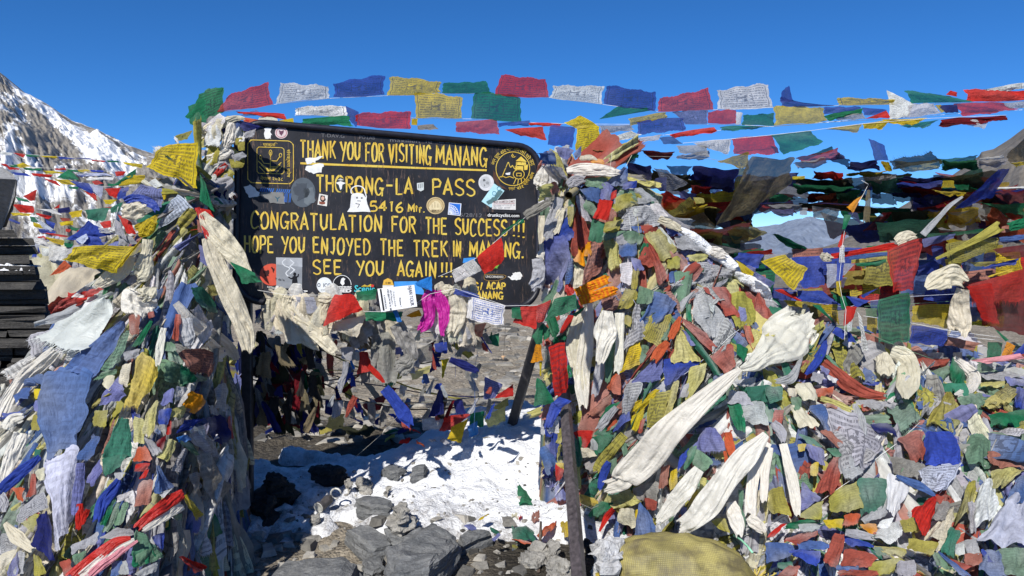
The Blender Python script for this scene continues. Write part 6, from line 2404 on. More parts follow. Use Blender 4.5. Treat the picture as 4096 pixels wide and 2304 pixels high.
rags([(15, 545), (120, 525), (215, 545), (225, 620), (165, 640), (110, 660), (60, 580)], 240, (14, 34), [('W', 8), ('V', 4), ('R', 2), ('Y', 3), ('B', 2), ('G', 2), ('w', 3)], 0.2, 0.2)
# pieces lying about the snow's edge and in the shade behind the board
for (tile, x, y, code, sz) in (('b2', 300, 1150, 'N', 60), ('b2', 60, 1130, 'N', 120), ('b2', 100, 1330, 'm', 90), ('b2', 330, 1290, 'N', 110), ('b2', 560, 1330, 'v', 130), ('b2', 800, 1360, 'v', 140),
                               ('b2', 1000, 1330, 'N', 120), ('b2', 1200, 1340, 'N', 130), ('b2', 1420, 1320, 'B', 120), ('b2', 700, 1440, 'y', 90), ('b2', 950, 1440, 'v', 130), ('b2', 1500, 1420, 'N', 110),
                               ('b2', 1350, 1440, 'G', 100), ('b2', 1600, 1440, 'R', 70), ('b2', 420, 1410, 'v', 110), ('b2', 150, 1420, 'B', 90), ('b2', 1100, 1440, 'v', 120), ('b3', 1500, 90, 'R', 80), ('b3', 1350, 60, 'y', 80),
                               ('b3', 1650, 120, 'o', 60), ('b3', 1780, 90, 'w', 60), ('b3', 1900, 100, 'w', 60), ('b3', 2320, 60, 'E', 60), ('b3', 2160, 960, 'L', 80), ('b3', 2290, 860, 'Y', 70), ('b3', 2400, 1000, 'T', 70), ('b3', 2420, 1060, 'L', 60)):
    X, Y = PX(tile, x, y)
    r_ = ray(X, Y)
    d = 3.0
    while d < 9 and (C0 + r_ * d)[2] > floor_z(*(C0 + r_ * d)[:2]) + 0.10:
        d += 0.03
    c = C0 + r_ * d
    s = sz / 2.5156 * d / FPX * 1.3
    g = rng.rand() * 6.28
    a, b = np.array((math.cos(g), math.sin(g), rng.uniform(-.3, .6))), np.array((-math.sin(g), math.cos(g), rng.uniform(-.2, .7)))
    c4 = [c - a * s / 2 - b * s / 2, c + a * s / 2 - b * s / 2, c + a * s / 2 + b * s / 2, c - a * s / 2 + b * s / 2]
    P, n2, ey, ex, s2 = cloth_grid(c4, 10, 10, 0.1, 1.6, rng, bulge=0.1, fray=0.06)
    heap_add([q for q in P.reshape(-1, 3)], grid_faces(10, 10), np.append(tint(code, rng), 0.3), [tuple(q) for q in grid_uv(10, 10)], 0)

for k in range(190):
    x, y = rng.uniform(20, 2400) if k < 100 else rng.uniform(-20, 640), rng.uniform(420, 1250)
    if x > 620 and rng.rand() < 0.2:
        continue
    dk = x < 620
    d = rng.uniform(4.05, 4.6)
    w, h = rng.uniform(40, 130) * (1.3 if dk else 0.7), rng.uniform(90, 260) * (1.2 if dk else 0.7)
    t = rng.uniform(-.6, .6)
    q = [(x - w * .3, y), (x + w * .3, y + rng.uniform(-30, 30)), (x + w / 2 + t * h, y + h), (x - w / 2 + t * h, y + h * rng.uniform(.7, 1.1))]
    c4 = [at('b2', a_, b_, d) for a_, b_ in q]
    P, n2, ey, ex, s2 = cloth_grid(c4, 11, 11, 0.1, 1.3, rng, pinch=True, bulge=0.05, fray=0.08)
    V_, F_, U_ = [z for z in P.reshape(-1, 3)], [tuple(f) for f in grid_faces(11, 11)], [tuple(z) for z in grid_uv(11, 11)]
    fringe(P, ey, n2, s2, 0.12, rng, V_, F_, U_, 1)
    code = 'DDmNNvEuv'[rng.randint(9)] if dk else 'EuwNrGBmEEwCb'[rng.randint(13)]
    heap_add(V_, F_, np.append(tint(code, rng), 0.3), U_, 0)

for k in range(9):
    x0, y0, x1, y1 = rng.uniform(-50, 400), rng.uniform(350, 1150), rng.uniform(1500, 2500), rng.uniform(350, 1250)
    sg, d0_, d1_ = rng.uniform(80, 330), rng.uniform(4.1, 4.6), rng.uniform(4.4, 5.0)
    code = 'EuEvNDEy'[rng.randint(8)]
    pts_ = []
    for t in np.linspace(0, 1, 26):
        pts_.append(at('b2', x0 + (x1 - x0) * t, y0 + (y1 - y0) * t + sg * 4 * t * (1 - t) + rng.uniform(-5, 5), d0_ + (d1_ - d0_) * t))
    V_, F_ = tube(pts_, rng.uniform(.002, .006), 5)
    heap_add(V_, F_, np.append(tint(code, rng), 0.0), [(0.5, 0.5)] * len(V_), 0)
    for t in range(rng.randint(3, 6)):
        i = rng.randint(1, 24)
        a_, b_ = pts_[i], pts_[i + 1]
        ln = rng.uniform(.05, .16)
        dr = np.array((rng.normal(0, .5), rng.normal(0, .3), -1.0)) * ln
        P, n2, ey, ex, s2 = cloth_grid([a_, b_, b_ + dr * rng.uniform(.7, 1.2), a_ + dr], 9, 11, 0.13, 1.2, rng, pinch=True, bulge=0.06, fray=0.08)
        V_, F_, U_ = [z for z in P.reshape(-1, 3)], [tuple(f) for f in grid_faces(9, 11)], [tuple(z) for z in grid_uv(9, 11)]
        fringe(P, ey, n2, s2, 0.14, rng, V_, F_, U_, 1)
        heap_add(V_, F_, np.append(tint('EuvNmrGBEDwyE'[rng.randint(13)], rng), 0.3), U_, 0)
# crumpled cloth wound round the board's near post
for k in range(150):
    x, y = rng.uniform(505, 640), rng.uniform(305, 560)
    s = rng.uniform(30, 54)
    if x < 505 + (y - 305) * 0.10 or x + 0.55 * s > (622 if y < 400 else 600):
        continue
    d = rng.uniform(3.82, 3.98) + (0.06 if k < 40 else 0)
    g = rng.normal(0, 0.6)
    ca, sa = math.cos(g), math.sin(g)
    q = [(x + (a_ * ca - b_ * sa) * s, y + (a_ * sa + b_ * ca) * s * 1.1) for a_, b_ in ((-.25, -.5), (.25, -.5), (.5, .5), (-.5, .5))]
    c4 = [at('F', a_, b_, d + rng.uniform(-.03, .03)) for a_, b_ in q]
    P, n2, ey, ex, s2 = cloth_grid(c4, 12, 12, 0.17, 1.5, rng, pinch=True, bulge=0.12, fray=0.06, edge=0.05)
    V_, F_, U_ = [z for z in P.reshape(-1, 3)], [tuple(f) for f in grid_faces(12, 12)], [tuple(z) for z in grid_uv(12, 12)]
    fringe(P, ey, n2, s2, 0.10, rng, V_, F_, U_, 1)
    heap_add(V_, F_, np.append(tint('WWwCWyEKwCPWgNE'[rng.randint(15)], rng), 0.3), U_, 2 if rng.rand() < .4 else 0)

# the flags that show largest are things of their own; the rest go into the mass
RECS.sort(key=lambda r: -r[0])
KEEP = 318
for k, (area, name, verts, faces, mat, col, uvs, code, pos, opts) in enumerate(RECS):
    if k < KEEP:
        o = mesh_obj(name, verts, faces, mat, col=col, uv=uvs)
        ITEMS.append((o, code, pos, opts, name))
    else:
        heap_add(verts, faces, col, uvs, HMATS.index(mat) if mat in HMATS else 0)
# the core under the rags: a mound of packed old cloth
def core(x0, x1, y0, y1, st):
    gx, gy = np.arange(x0, x1, st), np.arange(y0, y1, st)
    X, Y = np.meshgrid(gx, gy)
    H = heap(X, Y)
    keep = H > gz(X, Y) + 0.02
    Z = H - 0.03 + 0.02 * fbm(X * 9, Y * 9, H * 9, 3)
    i = np.arange(X.size).reshape(X.shape)
    q = np.stack([i[:-1, :-1], i[:-1, 1:], i[1:, 1:], i[1:, :-1]], -1).reshape(-1, 4)
    kq = keep.ravel()[q].any(1)
    q = q[kq]
    used = np.unique(q)
    mp = -np.ones(X.size, int)
    mp[used] = np.arange(len(used))
    V_ = np.stack([X, Y, Z], -1).reshape(-1, 3)[used]
    t = fbm(V_[:, 0] * 7, V_[:, 1] * 7, V_[:, 2] * 7, 3)
    b = len(HV)
    HV.extend(list(V_))
    HF.extend([tuple(int(z) + b for z in f) for f in mp[q]])
    base = np.array([PAL[c] for c in 'wgEyPbwT'])
    idx = np.clip(((t + 1) * 4).astype(int), 0, 7)
    HC.extend([np.append(base[k] * 0.75, 0.3) for k in idx])
    HU.extend([(v[0] * 3 % 1, v[2] * 3 % 1) for v in V_])
    HM.extend([0] * len(q))
core(-3.4, -1.2, 2.4, 4.5, 0.035)
core(0.0, 5.5, 2.2, 5.6, 0.05)
core(-8.5, -2.6, 5.6, 11, 0.12)
ho = mesh_obj("flag_heap", HV, HF, None, col=np.array(HC), uv=HU, mats=HMATS)
ho.data.polygons.foreach_set('material_index', HM)
tag(ho, "matted mass of faded flags and rags piled over the heaps", "flag heap", kind='stuff')
# ------------------------------------------------------------------ posts, pole, rocks, can, sack, wall, card, cords
def floor_hit(tile, x, y, lift=0.0, lo=2.6, hi=9.0):
    r = ray(*PX(tile, x, y))
    d = lo
    while d < hi:
        p = C0 + r * d
        if p[2] < floor_z(p[0], p[1]) + lift:
            return p
        d += 0.02
    return C0 + r * hi
p, q = at('F', 1419, 978, 4.12), at('F', 1456, 1449, 3.08)
q = q + (q - p) * 0.12
V, Fc = bar(p, q, 0.052, 0.046, 0.6)
tag(mesh_obj("steel_post", V, Fc, simple_mat("rusty_post", (0.06, 0.05, 0.052), 0.42, 0.5, var=0.6, scale=45), smooth=False), "leaning bare steel post in front of the far heap, red cloth round its top", "post")
p, q = at('a3', 1742, 880, 3.42), at('a3', 1690, 1449, 2.95)
q = q + (q - p) * 0.4
V, Fc = bar(p, q, 0.055, 0.045, 0.3)
tag(mesh_obj("steel_post", V, Fc, simple_mat("grey_post", (0.12, 0.12, 0.125), 0.5, 0.4, var=0.4, scale=45), smooth=False), "grey steel post standing among flags by the striped red scarf", "post")
p, q = at('c1', 570, 520, 3.86), at('c1', 690, 430, 4.5)
V, Fc = tube([p + (q - p) * t for t in np.linspace(0, 1, 7)], [0.021, 0.019, 0.02, 0.021, 0.019, 0.02, 0.02], 14, False)
M_BAM = simple_mat("bamboo", (0.30, 0.25, 0.13), 0.5, 0.3, var=0.35, scale=60)
bp = mesh_obj("bamboo_pole", V, Fc, M_BAM)
b0 = len(V) - 14
tag(bp, "bamboo pole end poking out beside the round yellow emblem", "pole")
V2, F2 = tube([p + (q - p) * 0.005, p + (q - p) * 0.12], [0.0155, 0.0155], 14, False)
F2 = [f[::-1] for f in F2] + [tuple(range(14, 28))]
V2 = [np.asarray(v) for v in V2]
o = mesh_obj("hollow", V2, F2, simple_mat("bamboo_inside", (0.10, 0.08, 0.04), 0.8, 0.1))
o.parent = bp

# ---- rocks
def rock(tile, pts, top, base, mat, label, tilt=0.0, seed=0, amp=0.018, lump=1.0):
    """a stone whose upper face has this outline, 'top' above the floor under it, sunk 'base' below"""
    r = np.random.RandomState(seed + int(pts[0][0]))
    c = np.mean(np.array(pts), 0)
    f0 = floor_hit(tile, *c)
    T = []
    for x, y in pts:
        rr = ray(*PX(tile, x, y))
        k = (f0[2] + top - CAMZ) / rr[2]
        T.append(C0 + rr * k)
    T = np.array(T)
    cen = T.mean(0)
    bm = bmesh.new()
    n = len(T)
    lay = []
    for s, dz in ((0.72, 0.012), (0.97, -0.004), (1.0, -0.03 * lump), (1.05, -(top + base) * 0.55), (1.02, -(top + base))):
        ring_ = []
        for k, t in enumerate(T):
            w = cen + (t - cen) * s
            w[2] = t[2] + dz + r.uniform(-1, 1) * 0.008 + tilt * (t[0] - cen[0])
            w[:2] += r.uniform(-1, 1, 2) * 0.012
            ring_.append(bm.verts.new(tuple(w)))
        lay.append(ring_)
    bm.faces.new(lay[0])
    for a, b in zip(lay[:-1], lay[1:]):
        for k in range(n):
            bm.faces.new((a[k], b[k], b[(k + 1) % n], a[(k + 1) % n]))
    bm.faces.new(lay[-1][::-1])
    bmesh.ops.recalc_face_normals(bm, faces=bm.faces)
    bmesh.ops.triangulate(bm, faces=[f for f in bm.faces if len(f.verts) > 4])
    bmesh.ops.subdivide_edges(bm, edges=bm.edges[:], cuts=3, use_grid_fill=True)
    bm.normal_update()
    co = np.array([v.co for v in bm.verts])
    no = np.array([v.normal for v in bm.verts])
    dsp = amp * fbm(co[:, 0] * 9 + seed, co[:, 1] * 9, co[:, 2] * 22, 4, 0.6)
    for v, d, n_ in zip(bm.verts, dsp, no):
        v.co = v.co + Vector(n_ * d)
    me = bpy.data.meshes.new("rock")
    bm.to_mesh(me)
    bm.free()
    me.materials.append(mat)
    o = bpy.data.objects.new("rock", me)
    COL.objects.link(o)
    return tag(o, label, "rock", "stones lying about the snow")
def ringpts(x, y, r, ry=None, n=8, seed=0):
    q = np.random.RandomState(seed + int(x))
    ry = ry or r
    return [(x + r * q.uniform(.75, 1.15) * math.cos(6.283 * k / n), y + ry * q.uniform(.75, 1.15) * math.sin(6.283 * k / n)) for k in range(n)]
rock('b3', [(910, 990), (1040, 925), (1140, 945), (1390, 1085), (1345, 1140), (1200, 1170), (1110, 1150)], .07, .05, M_SLATE, "smooth grey slab with a pointed end, left of the biggest block", seed=1, amp=.008)
rock('b3', [(1640, 985), (1790, 918), (1890, 960), (2005, 1060), (2000, 1130), (1880, 1240), (1750, 1390), (1330, 1420), (1345, 1200), (1450, 1080)], .14, .05, M_SLATE, "biggest grey block, split by a dark crack across its top", seed=2, amp=.02)
rock('b3', [(150, 1420), (330, 1280), (600, 1240), (860, 1235), (1040, 1330), (960, 1500), (400, 1540), (90, 1500)], .06, .05, M_SLATE, "broad flat grey slab low at the frame's bottom edge", seed=3, amp=.012)
rock('b3', [(2010, 1062), (2150, 1020), (2350, 985), (2372, 1010), (2230, 1080), (2062, 1140)], .06, .03, M_SLATE, "thin wedge of grey slate between the biggest block and the green rags", seed=4, amp=.006)
rock('b3', [(1310, 1000), (1440, 930), (1560, 965), (1600, 1010), (1480, 1100), (1350, 1060)], .06, .05, M_SLATE, "dark shaded stone wedged behind the biggest block", seed=5)
rock('b3', [(1070, 1290), (1230, 1250), (1310, 1380), (1180, 1440), (1090, 1400)], .04, .04, M_SLATE, "small flat stone between the broad slab and the biggest block", seed=6)
rock('b3', [(985, 660), (1100, 635), (1260, 665), (1400, 720), (1340, 765), (1150, 750), (1030, 715)], .035, .05, M_SLATE, "flat grey slate lying in the middle of the snow", seed=7, amp=.006)
rock('b3', ringpts(1460, 800, 95, 85), .09, .06, M_PALE, "rough lumpy pale stone at the end of the slate in the snow", seed=8, amp=.04)
rock('b3', ringpts(925, 510, 48, 40), .06, .05, M_PALE, "small pale stone at the shadow's edge, upright", seed=9, amp=.03)
rock('b3', ringpts(1080, 515, 62, 32), .04, .05, M_PALE, "small rounded pale stone next to the upright one", seed=10, amp=.03)
rock('b3', [(1265, 365), (1370, 335), (1500, 390), (1440, 415), (1340, 420)], .03, .05, M_SLATE, "thin grey slate near the snow's upper edge", seed=11, amp=.006)
rock('b3', [(1560, 380), (1640, 330), (1730, 345), (1700, 400), (1570, 410)], .04, .05, M_SLATE, "pointed slate sticking out of the snow's upper edge", seed=12, amp=.01)
rock('b3', ringpts(1315, 610, 40, 28), .03, .04, M_PALE, "tiny brown stone in the snow above the flat slate", seed=13, amp=.02)
rock('b3', ringpts(205, 470, 150, 70, 9), .09, .08, M_DARKST, "big dark brown boulder in the near heap's shadow", seed=14, amp=.04)
rock('b3', ringpts(60, 720, 150, 90, 9), .09, .08, M_DARKST, "big black boulder under the grey frayed cloth", seed=15, amp=.04)
rock('b3', ringpts(710, 375, 160, 42, 9), .07, .06, M_DARKST, "flat dark stone in the board's shadow", seed=16, amp=.03)
rock('b3', ringpts(590, 840, 55, 30, 7), .03, .04, M_PALE, "tan stone under the tin can", seed=17, amp=.01)
rock('c3', ringpts(230, 1240, 130, 90, 9), .07, .06, M_PALE, "pale crumpled stone by the brown stick", seed=18, amp=.04)
rock('c3', ringpts(410, 1180, 60, 60, 8), .09, .06, M_PALE, "small pale standing stone beside the leaning post", seed=19, amp=.03)
rock('c3', ringpts(480, 1350, 120, 80, 9), .07, .06, M_PALE, "pale rubble lump at the leaning post's foot", seed=20, amp=.05)
rock('c3', ringpts(990, 1130, 140, 130, 10), .20, .08, stone_mat("icy_stone", (0.30, 0.29, 0.28), (0.75, 0.76, 0.78), 9, False), "icy snow covered rock behind the yellow sack", seed=21, amp=.05)
rock('c3', ringpts(780, 1150, 60, 40, 8), .05, .05, M_DARKST, "dark stone in the gap right of the leaning post", seed=22, amp=.03)

# ---- snow left lying along the far heap's slope
path = [('c1', 1660, 850, 26), ('c1', 1740, 880, 44), ('c1', 1830, 940, 50), ('c1', 1930, 1030, 46), ('c1', 2010, 1090, 52), ('c1', 2100, 1130, 62), ('c1', 2200, 1210, 58), ('c1', 2270, 1280, 66),
        ('c1', 2350, 1330, 70), ('c1', 2440, 1390, 72), ('c1', 2520, 1470, 66), ('c1', 2580, 1540, 40), ('c1', 2600, 1590, 14)]
pc, pr = [], []
for t_, x, y, w in path:
    d = float(np.dot(hit(*PX(t_, x, y)) - C0, (0, CP, -SP))) - 0.10
    pc.append(at(t_, x, y, d))
    pr.append(w / 2.5156 * d / FPX)
pc, pr = np.array(pc), np.array(pr)
tt = np.linspace(0, len(pc) - 1, 90)
cc = np.stack([np.interp(tt, range(len(pc)), pc[:, k]) for k in range(3)], -1)
for _ in range(6):
    cc[1:-1] = (cc[:-2] + 2 * cc[1:-1] + cc[2:]) / 4
V, Fc = tube(list(cc), np.interp(tt, range(len(pc)), pr), 26)
V = np.array(V)
cv = np.repeat(cc, 26, 0)
dv = V - cv
k_ = 1 + 0.38 * fbm(V[:, 0] * 9, V[:, 1] * 9, V[:, 2] * 9, 4, 0.6)
V = cv + dv * k_[:, None]
tag(mesh_obj("snow_drift", V, Fc, M_SNOW, col=(1, 1, 1, 0.05)), "long strip of bright snow lying along the far heap's slope", "snow", kind='stuff')
# ---- stick
pts = [floor_hit('c3', x, y) + np.array((0, 0, z)) for x, y, z in ((265, 1449, .02), (275, 1300, .05), (285, 1180, .08), (290, 1090, .10))]
V, Fc = tube(pts, [.008, .009, .008, .006], 7)
tag(mesh_obj("stick", V, Fc, simple_mat("stick_wood", (0.12, 0.09, 0.07), 0.8, 0.1, var=0.4, scale=50)), "thin brown stick leaning among the pale stones", "stick")

# ---- tin can lying in the snow
cpos = floor_hit('b3', 630, 800)
CAN = empty("tin_can", tuple(cpos))
tag(CAN, "crushed dull tin can lying on its side in the snow", "can")
ax = unit(np.array((0.42, 0.88, 0.22)))
c0 = at('b3', 628, 762, float(np.dot(cpos - C0, (0, CP, -SP))) - 0.03)
rr = 58 / 2.5156 * np.dot(c0 - C0, (0, CP, -SP)) / FPX
M_TIN = simple_mat("dull_tin", (0.46, 0.45, 0.41), 0.5, 0.5, 0.1, var=0.35, scale=40)
def cyl(c, ax, prof, sides=28, wob=0.0, seed=0):
    a = unit(np.cross(ax, (0, 0, 1)))
    b = np.cross(ax, a)
    V, Fc = [], []
    for i, (h, r) in enumerate(prof):
        for k in range(sides):
            g = 6.28318 * k / sides
            w = 1 + wob * float(vnoise(math.cos(g) * 1.7 + seed, math.sin(g) * 1.7, h * 30)) * (0 if i in (0, len(prof) - 1) else 1)
            V.append(c + ax * h + (a * math.cos(g) + b * math.sin(g)) * r * w)
    for i in range(len(prof) - 1):
        for k in range(sides):
            k2 = (k + 1) % sides
            Fc.append((i * sides + k, i * sides + k2, (i + 1) * sides + k2, (i + 1) * sides + k))
    return V, Fc
V, Fc = cyl(c0, ax, [(0, rr), (0.006, rr * 1.03), (0.012, rr), (0.03, rr * .95), (0.05, rr * .85), (0.08, rr * .8), (0.10, rr * .7), (0.11, rr * .1)], wob=0.35)
under(mesh_obj("body", V, Fc, simple_mat("dark_tin", (0.09, 0.08, 0.075), 0.5, 0.4, 0.3, var=0.5, scale=40)), CAN)
V, Fc = cyl(c0 + ax * 0.001, -ax, [(0.0, rr * .97), (0.004, rr * .95), (0.002, rr * .88), (0.002, rr * .02)])
under(mesh_obj("lid", V, Fc, M_TIN), CAN)
V, Fc = tube([c0 + ax * 0.10 + np.array((0.03 + .03 * math.cos(t), .02, .02 + .03 * math.sin(t))) for t in np.linspace(0, 5, 10)], 0.006, 6)
under(mesh_obj("bent_ring", V, Fc, M_TIN), CAN)

# ---- yellow woven sack
def sack_mat():
    m, nt, out = new_mat("woven_sack")
    uv = texco(nt, 'UV')
    oc = texco(nt, 'Object')
    sepn = N(nt, "ShaderNodeSeparateXYZ")
    L(nt, uv, sepn.inputs[0])
    a = mth(nt, 'FRACT', mth(nt, 'MULTIPLY', sepn.outputs[0], 130.0))
    b = mth(nt, 'FRACT', mth(nt, 'MULTIPLY', sepn.outputs[1], 84.0))
    wv = mth(nt, 'MULTIPLY', mth(nt, 'ABSOLUTE', mth(nt, 'SUBTRACT', a, 0.5)), mth(nt, 'ABSOLUTE', mth(nt, 'SUBTRACT', b, 0.5)))
    base = ramp(nt, noise(nt, 5, 4, 0.6, oc), [(0.3, (0.17, 0.145, 0.05)), (0.7, (0.36, 0.305, 0.10))])
    base = mixc(nt, 1.0, base, ramp(nt, wv, [(0.0, 0.72), (0.1, 1.25)]), 'MULTIPLY')
    base = mixc(nt, ramp(nt, noise(nt, 7.5, 5, 0.7, oc), [(0.44, 0.0), (0.64, 0.85)]), base, (0.10, 0.082, 0.045, 1))
    p = N(nt, "ShaderNodeBsdfPrincipled")
    L(nt, base, p.inputs['Base Color'])
    p.inputs['Roughness'].default_value = 0.55
    L(nt, bump(nt, mth(nt, 'ADD', wv, mth(nt, 'MULTIPLY', noise(nt, 12, 4, 0.6, oc), 0.4)), 0.6, 0.01), p.inputs['Normal'])
    L(nt, p.outputs[0], out.inputs[0])
    return m
sc_ = at('F', 1728, 1448, 3.36)
SACK = empty("sack", (sc_[0], sc_[1], float(gz(sc_[0], sc_[1]))))
tag(SACK, "full yellow woven sack lying on the ground, tied shut at one end", "sack")
V, UVs = [], []
nu, nv = 64, 40
ax_, bx_ = np.array((1, 0.05, -0.09)), np.array((-0.05, 1, 0))
for j in range(nv + 1):
    t = j / nv                       # along the sack, far end -> tied end
    l = -0.345 + 0.675 * t
    r0 = max(0.02, (1 - abs(2 * t - 0.92) ** 2.6) ** 0.5) if abs(2 * t - 0.92) < 1 else 0.06
    r0 = max(r0, 0.07)
    if t > 0.86:
        r0 = 0.62 * (1 - (t - 0.86) / 0.14) + 0.075
        r0 = min(r0, max(0.07, (1 - abs(2 * 0.86 - 0.92) ** 2.6) ** 0.5))
    if j == 0:
        r0 = 0.05
    for k in range(nu):
        g = 6.28318 * k / nu
        ple = 1 + (0.10 * math.sin(g * 11 + 2 * math.sin(t * 5)) * max(0, t - 0.45) * 2.0) + 0.07 * float(fbm(math.cos(g) * 1.2 + 3, math.sin(g) * 1.2, t * 3, 3)) - 0.13 * abs(float(fbm(math.cos(g) * 2.2 + 7, math.sin(g) * 3, t * 3.0, 3)))
        V.append(sc_ + ax_ * l + bx_ * (0.19 * r0 * ple * math.cos(g)) + np.array((0, 0, 1)) * (0.185 * r0 * ple * (abs(math.sin(g)) ** 0.85) * (1 if math.sin(g) > 0 else -1)))
        UVs.append((k / nu, t))
Fc = [(j * nu + k, j * nu + (k + 1) % nu, (j + 1) * nu + (k + 1) % nu, (j + 1) * nu + k) for j in range(nv) for k in range(nu)]
Fc.append(tuple(range(nu)))
V.append(sc_ + ax_ * 0.335)
UVs.append((0.5, 1))
Fc += [(nv * nu + k, nv * nu + (k + 1) % nu, len(V) - 1) for k in range(nu)]
under(mesh_obj("bag", V, Fc, sack_mat(), uv=UVs), SACK)
kn = sc_ + ax_ * 0.32
V, Fc = [], []
r_ = np.random.RandomState(5)
for k in range(46):
    g = r_.uniform(0, 6.28)
    e = kn + ax_ * r_.uniform(.02, .085) + np.array((0, r_.uniform(-.06, .06), r_.uniform(-.10, .07)))
    m_ = (kn + e) / 2 + r_.normal(0, .015, 3)
    v_, f_ = tube([kn, m_, e], 0.0032, 4)
    b = len(V)
    V += v_
    Fc += [tuple(i + b for i in f) for f in f_]
under(mesh_obj("frayed_mouth", V, Fc, simple_mat("frayed_thread", (0.50, 0.40, 0.10), 0.8, 0.1)), SACK)
pts = [at('c3', x, y, d) for x, y, d in ((2230, 1040, 3.42), (2310, 1090, 3.33), (2370, 1150, 3.25), (2420, 1215, 3.2))]
V, Fc = tube(pts, 0.005, 6)
under(mesh_obj("tie_string", V, Fc, simple_mat("green_string", (0.25, 0.55, 0.36), 0.6, 0.2)), SACK)

# ---- stepped slate wall and the block on it
V, Fc = [], []
r_ = np.random.RandomState(3)
ends = [int(62 + 88 * min(1, (k / 17)) ** 0.62 + r_.uniform(-6, 6)) for k in range(36)]
yy = 574.0
d0 = 4.75
for k, e in enumerate(ends):
    hgt = r_.uniform(13, 27)
    za, zb = at('F', 0, yy, d0)[2], at('F', 0, yy + hgt, d0)[2]
    if zb < -0.1:
        break
    xr = at('F', e, yy, d0)[0]
    x = xr
    while x > -6.5:
        w = r_.uniform(0.10, 0.42)
        if x == xr:
            w = r_.uniform(0.3, 0.5)
        f0 = d0 + r_.uniform(-0.07, 0.07) + (0 if k > 0 else -0.03)
        a, b_, c_, e_ = x - w + 0.006, x - 0.006, f0, f0 + 1.3
        z1, z2 = za - 0.003 - r_.uniform(0, .014), zb + 0.002 - r_.uniform(0, .006)
        b0 = len(V)
        j = lambda s=.016: r_.uniform(-s, s)
        V += [(a + j(), c_ + j(), z2 + j(.004)), (b_ + j(), c_ + j(), z2 + j(.004)), (b_ * e_ / c_ - .02, e_, z2), (a * e_ / c_ - .02, e_, z2), (a + j(), c_ + j(.02), z1 + j(.004)), (b_ + j(), c_ + j(.02), z1 + j(.004)), (b_ * e_ / c_ - .02, e_, z1), (a * e_ / c_ - .02, e_, z1)]
        Fc += [tuple(b0 + i for i in f) for f in ((0, 1, 5, 4), (1, 2, 6, 5), (2, 3, 7, 6), (3, 0, 4, 7), (4, 5, 6, 7), (3, 2, 1, 0))]
        x -= w
    yy += hgt
WALL = mesh_obj("stone_wall", V, Fc, stone_mat("wall_slate", (0.03, 0.029, 0.03), (0.085, 0.08, 0.072), 5), smooth=False)
tag(WALL, "dark stepped wall of flat slates beside the near heap", "wall")
for k, (x0, x1, y0) in enumerate(((-40, 92, 672),)):
    zz = at('F', 0, y0, d0)[2]
    a, b_ = at('F', x0, y0, d0)[0], at('F', x1, y0, d0)[0]
    n_ = 24
    V = []
    for i in range(n_ + 1):
        x = a + (b_ - a) * i / n_
        hh = 0.028 * (0.5 + 0.5 * float(vnoise(i * .6, k * 5, 0)) + .25) * min(1, (n_ - i) / 5 + .1)
        V += [(x, d0 - 0.07 + .02 * float(vnoise(i * .9, 3, k)), zz - .02), (x, d0 - .06, zz + hh), (x, d0 + .06, zz + hh)]
    Fc = []
    for i in range(n_):
        Fc += [(3 * i, 3 * i + 3, 3 * i + 4, 3 * i + 1), (3 * i + 1, 3 * i + 4, 3 * i + 5, 3 * i + 2)]
    mesh_obj("snow_ledge", V, Fc, M_SNOW, parent=WALL, col=(1, 1, 1, 0.6))
prof = [(-160, 400), (0, 415), (44, 446), (40, 500), (14, 578), (-160, 578)]
dd = [4.75, 4.7, 4.35, 4.48, 4.85, 4.85]
V = [at('F', x, y, d) for (x, y), d in zip(prof, dd)] + [C0 + (at('F', x - 6, y, d) - C0) * 1.17 for (x, y), d in zip(prof, dd)]
V[0] = V[0] - np.array((1.5, 0, 0)); V[5] = V[5] - np.array((1.5, 0, 0)); V[6] = V[6] - np.array((1.5, 0, 0)); V[11] = V[11] - np.array((1.5, 0, 0))
V = V[:6] + V[6:] 
Fx = [(0, 5, 4, 3, 2, 1)[::-1], (6, 7, 8, 9, 10, 11)[::-1]] + [(i, (i + 1) % 6, (i + 1) % 6 + 6, i + 6)[::-1] for i in range(6)]
bm = bmesh.new()
bv = [bm.verts.new(tuple(v)) for v in V]
for f in Fx:
    bm.faces.new([bv[i] for i in f])
bmesh.ops.recalc_face_normals(bm, faces=bm.faces)
bmesh.ops.bevel(bm, geom=bm.edges[:], offset=0.02, segments=2, affect='EDGES')
me = bpy.data.meshes.new("cap_block")
bm.to_mesh(me)
bm.free()
me.materials.append(M_CAP)
o = bpy.data.objects.new("cap_block", me)
COL.objects.link(o)
tag(o, "smooth grey block on top of the dark stepped wall", "stone block")

# ---- printed paper card hanging on the garland
cq = [(1222, 8), (1592, -32), (1622, 186), (1258, 242)]
c4 = [at('b2', x, y, 3.86) for x, y in cq]
def cardp(u, v, off=0.0):
    n = unit(np.cross(c4[1] - c4[0], c4[0] - c4[3]))
    if np.dot(n, C0 - c4[0]) < 0:
        n = -n
    p = (c4[0] * (1 - u) + c4[1] * u) * (1 - v) + (c4[3] * (1 - u) + c4[2] * u) * v
    return p + n * (off + 0.012 * math.sin(3.1 * u))
nn = 9
V = [cardp(i / (nn - 1), j / (nn - 1)) for j in range(nn) for i in range(nn)]
CARD = mesh_obj("paper_card", V, grid_faces(nn, nn), flatm((236, 236, 236)))
tag(CARD, "white printed business card hanging sideways on the garland below the board", "card")
def ctext(s, u0, v0, u1, v1, turn, bold=0.0):
    q = {0: [(u0, v0), (u1, v0), (u1, v1), (u0, v1)], 1: [(u1, v0), (u1, v1), (u0, v1), (u0, v0)], -1: [(u0, v1), (u0, v0), (u1, v0), (u1, v1)]}[turn]
    return typed(s, q, 0, bold, lambda u, v: cardp(u, v, 0.0025))
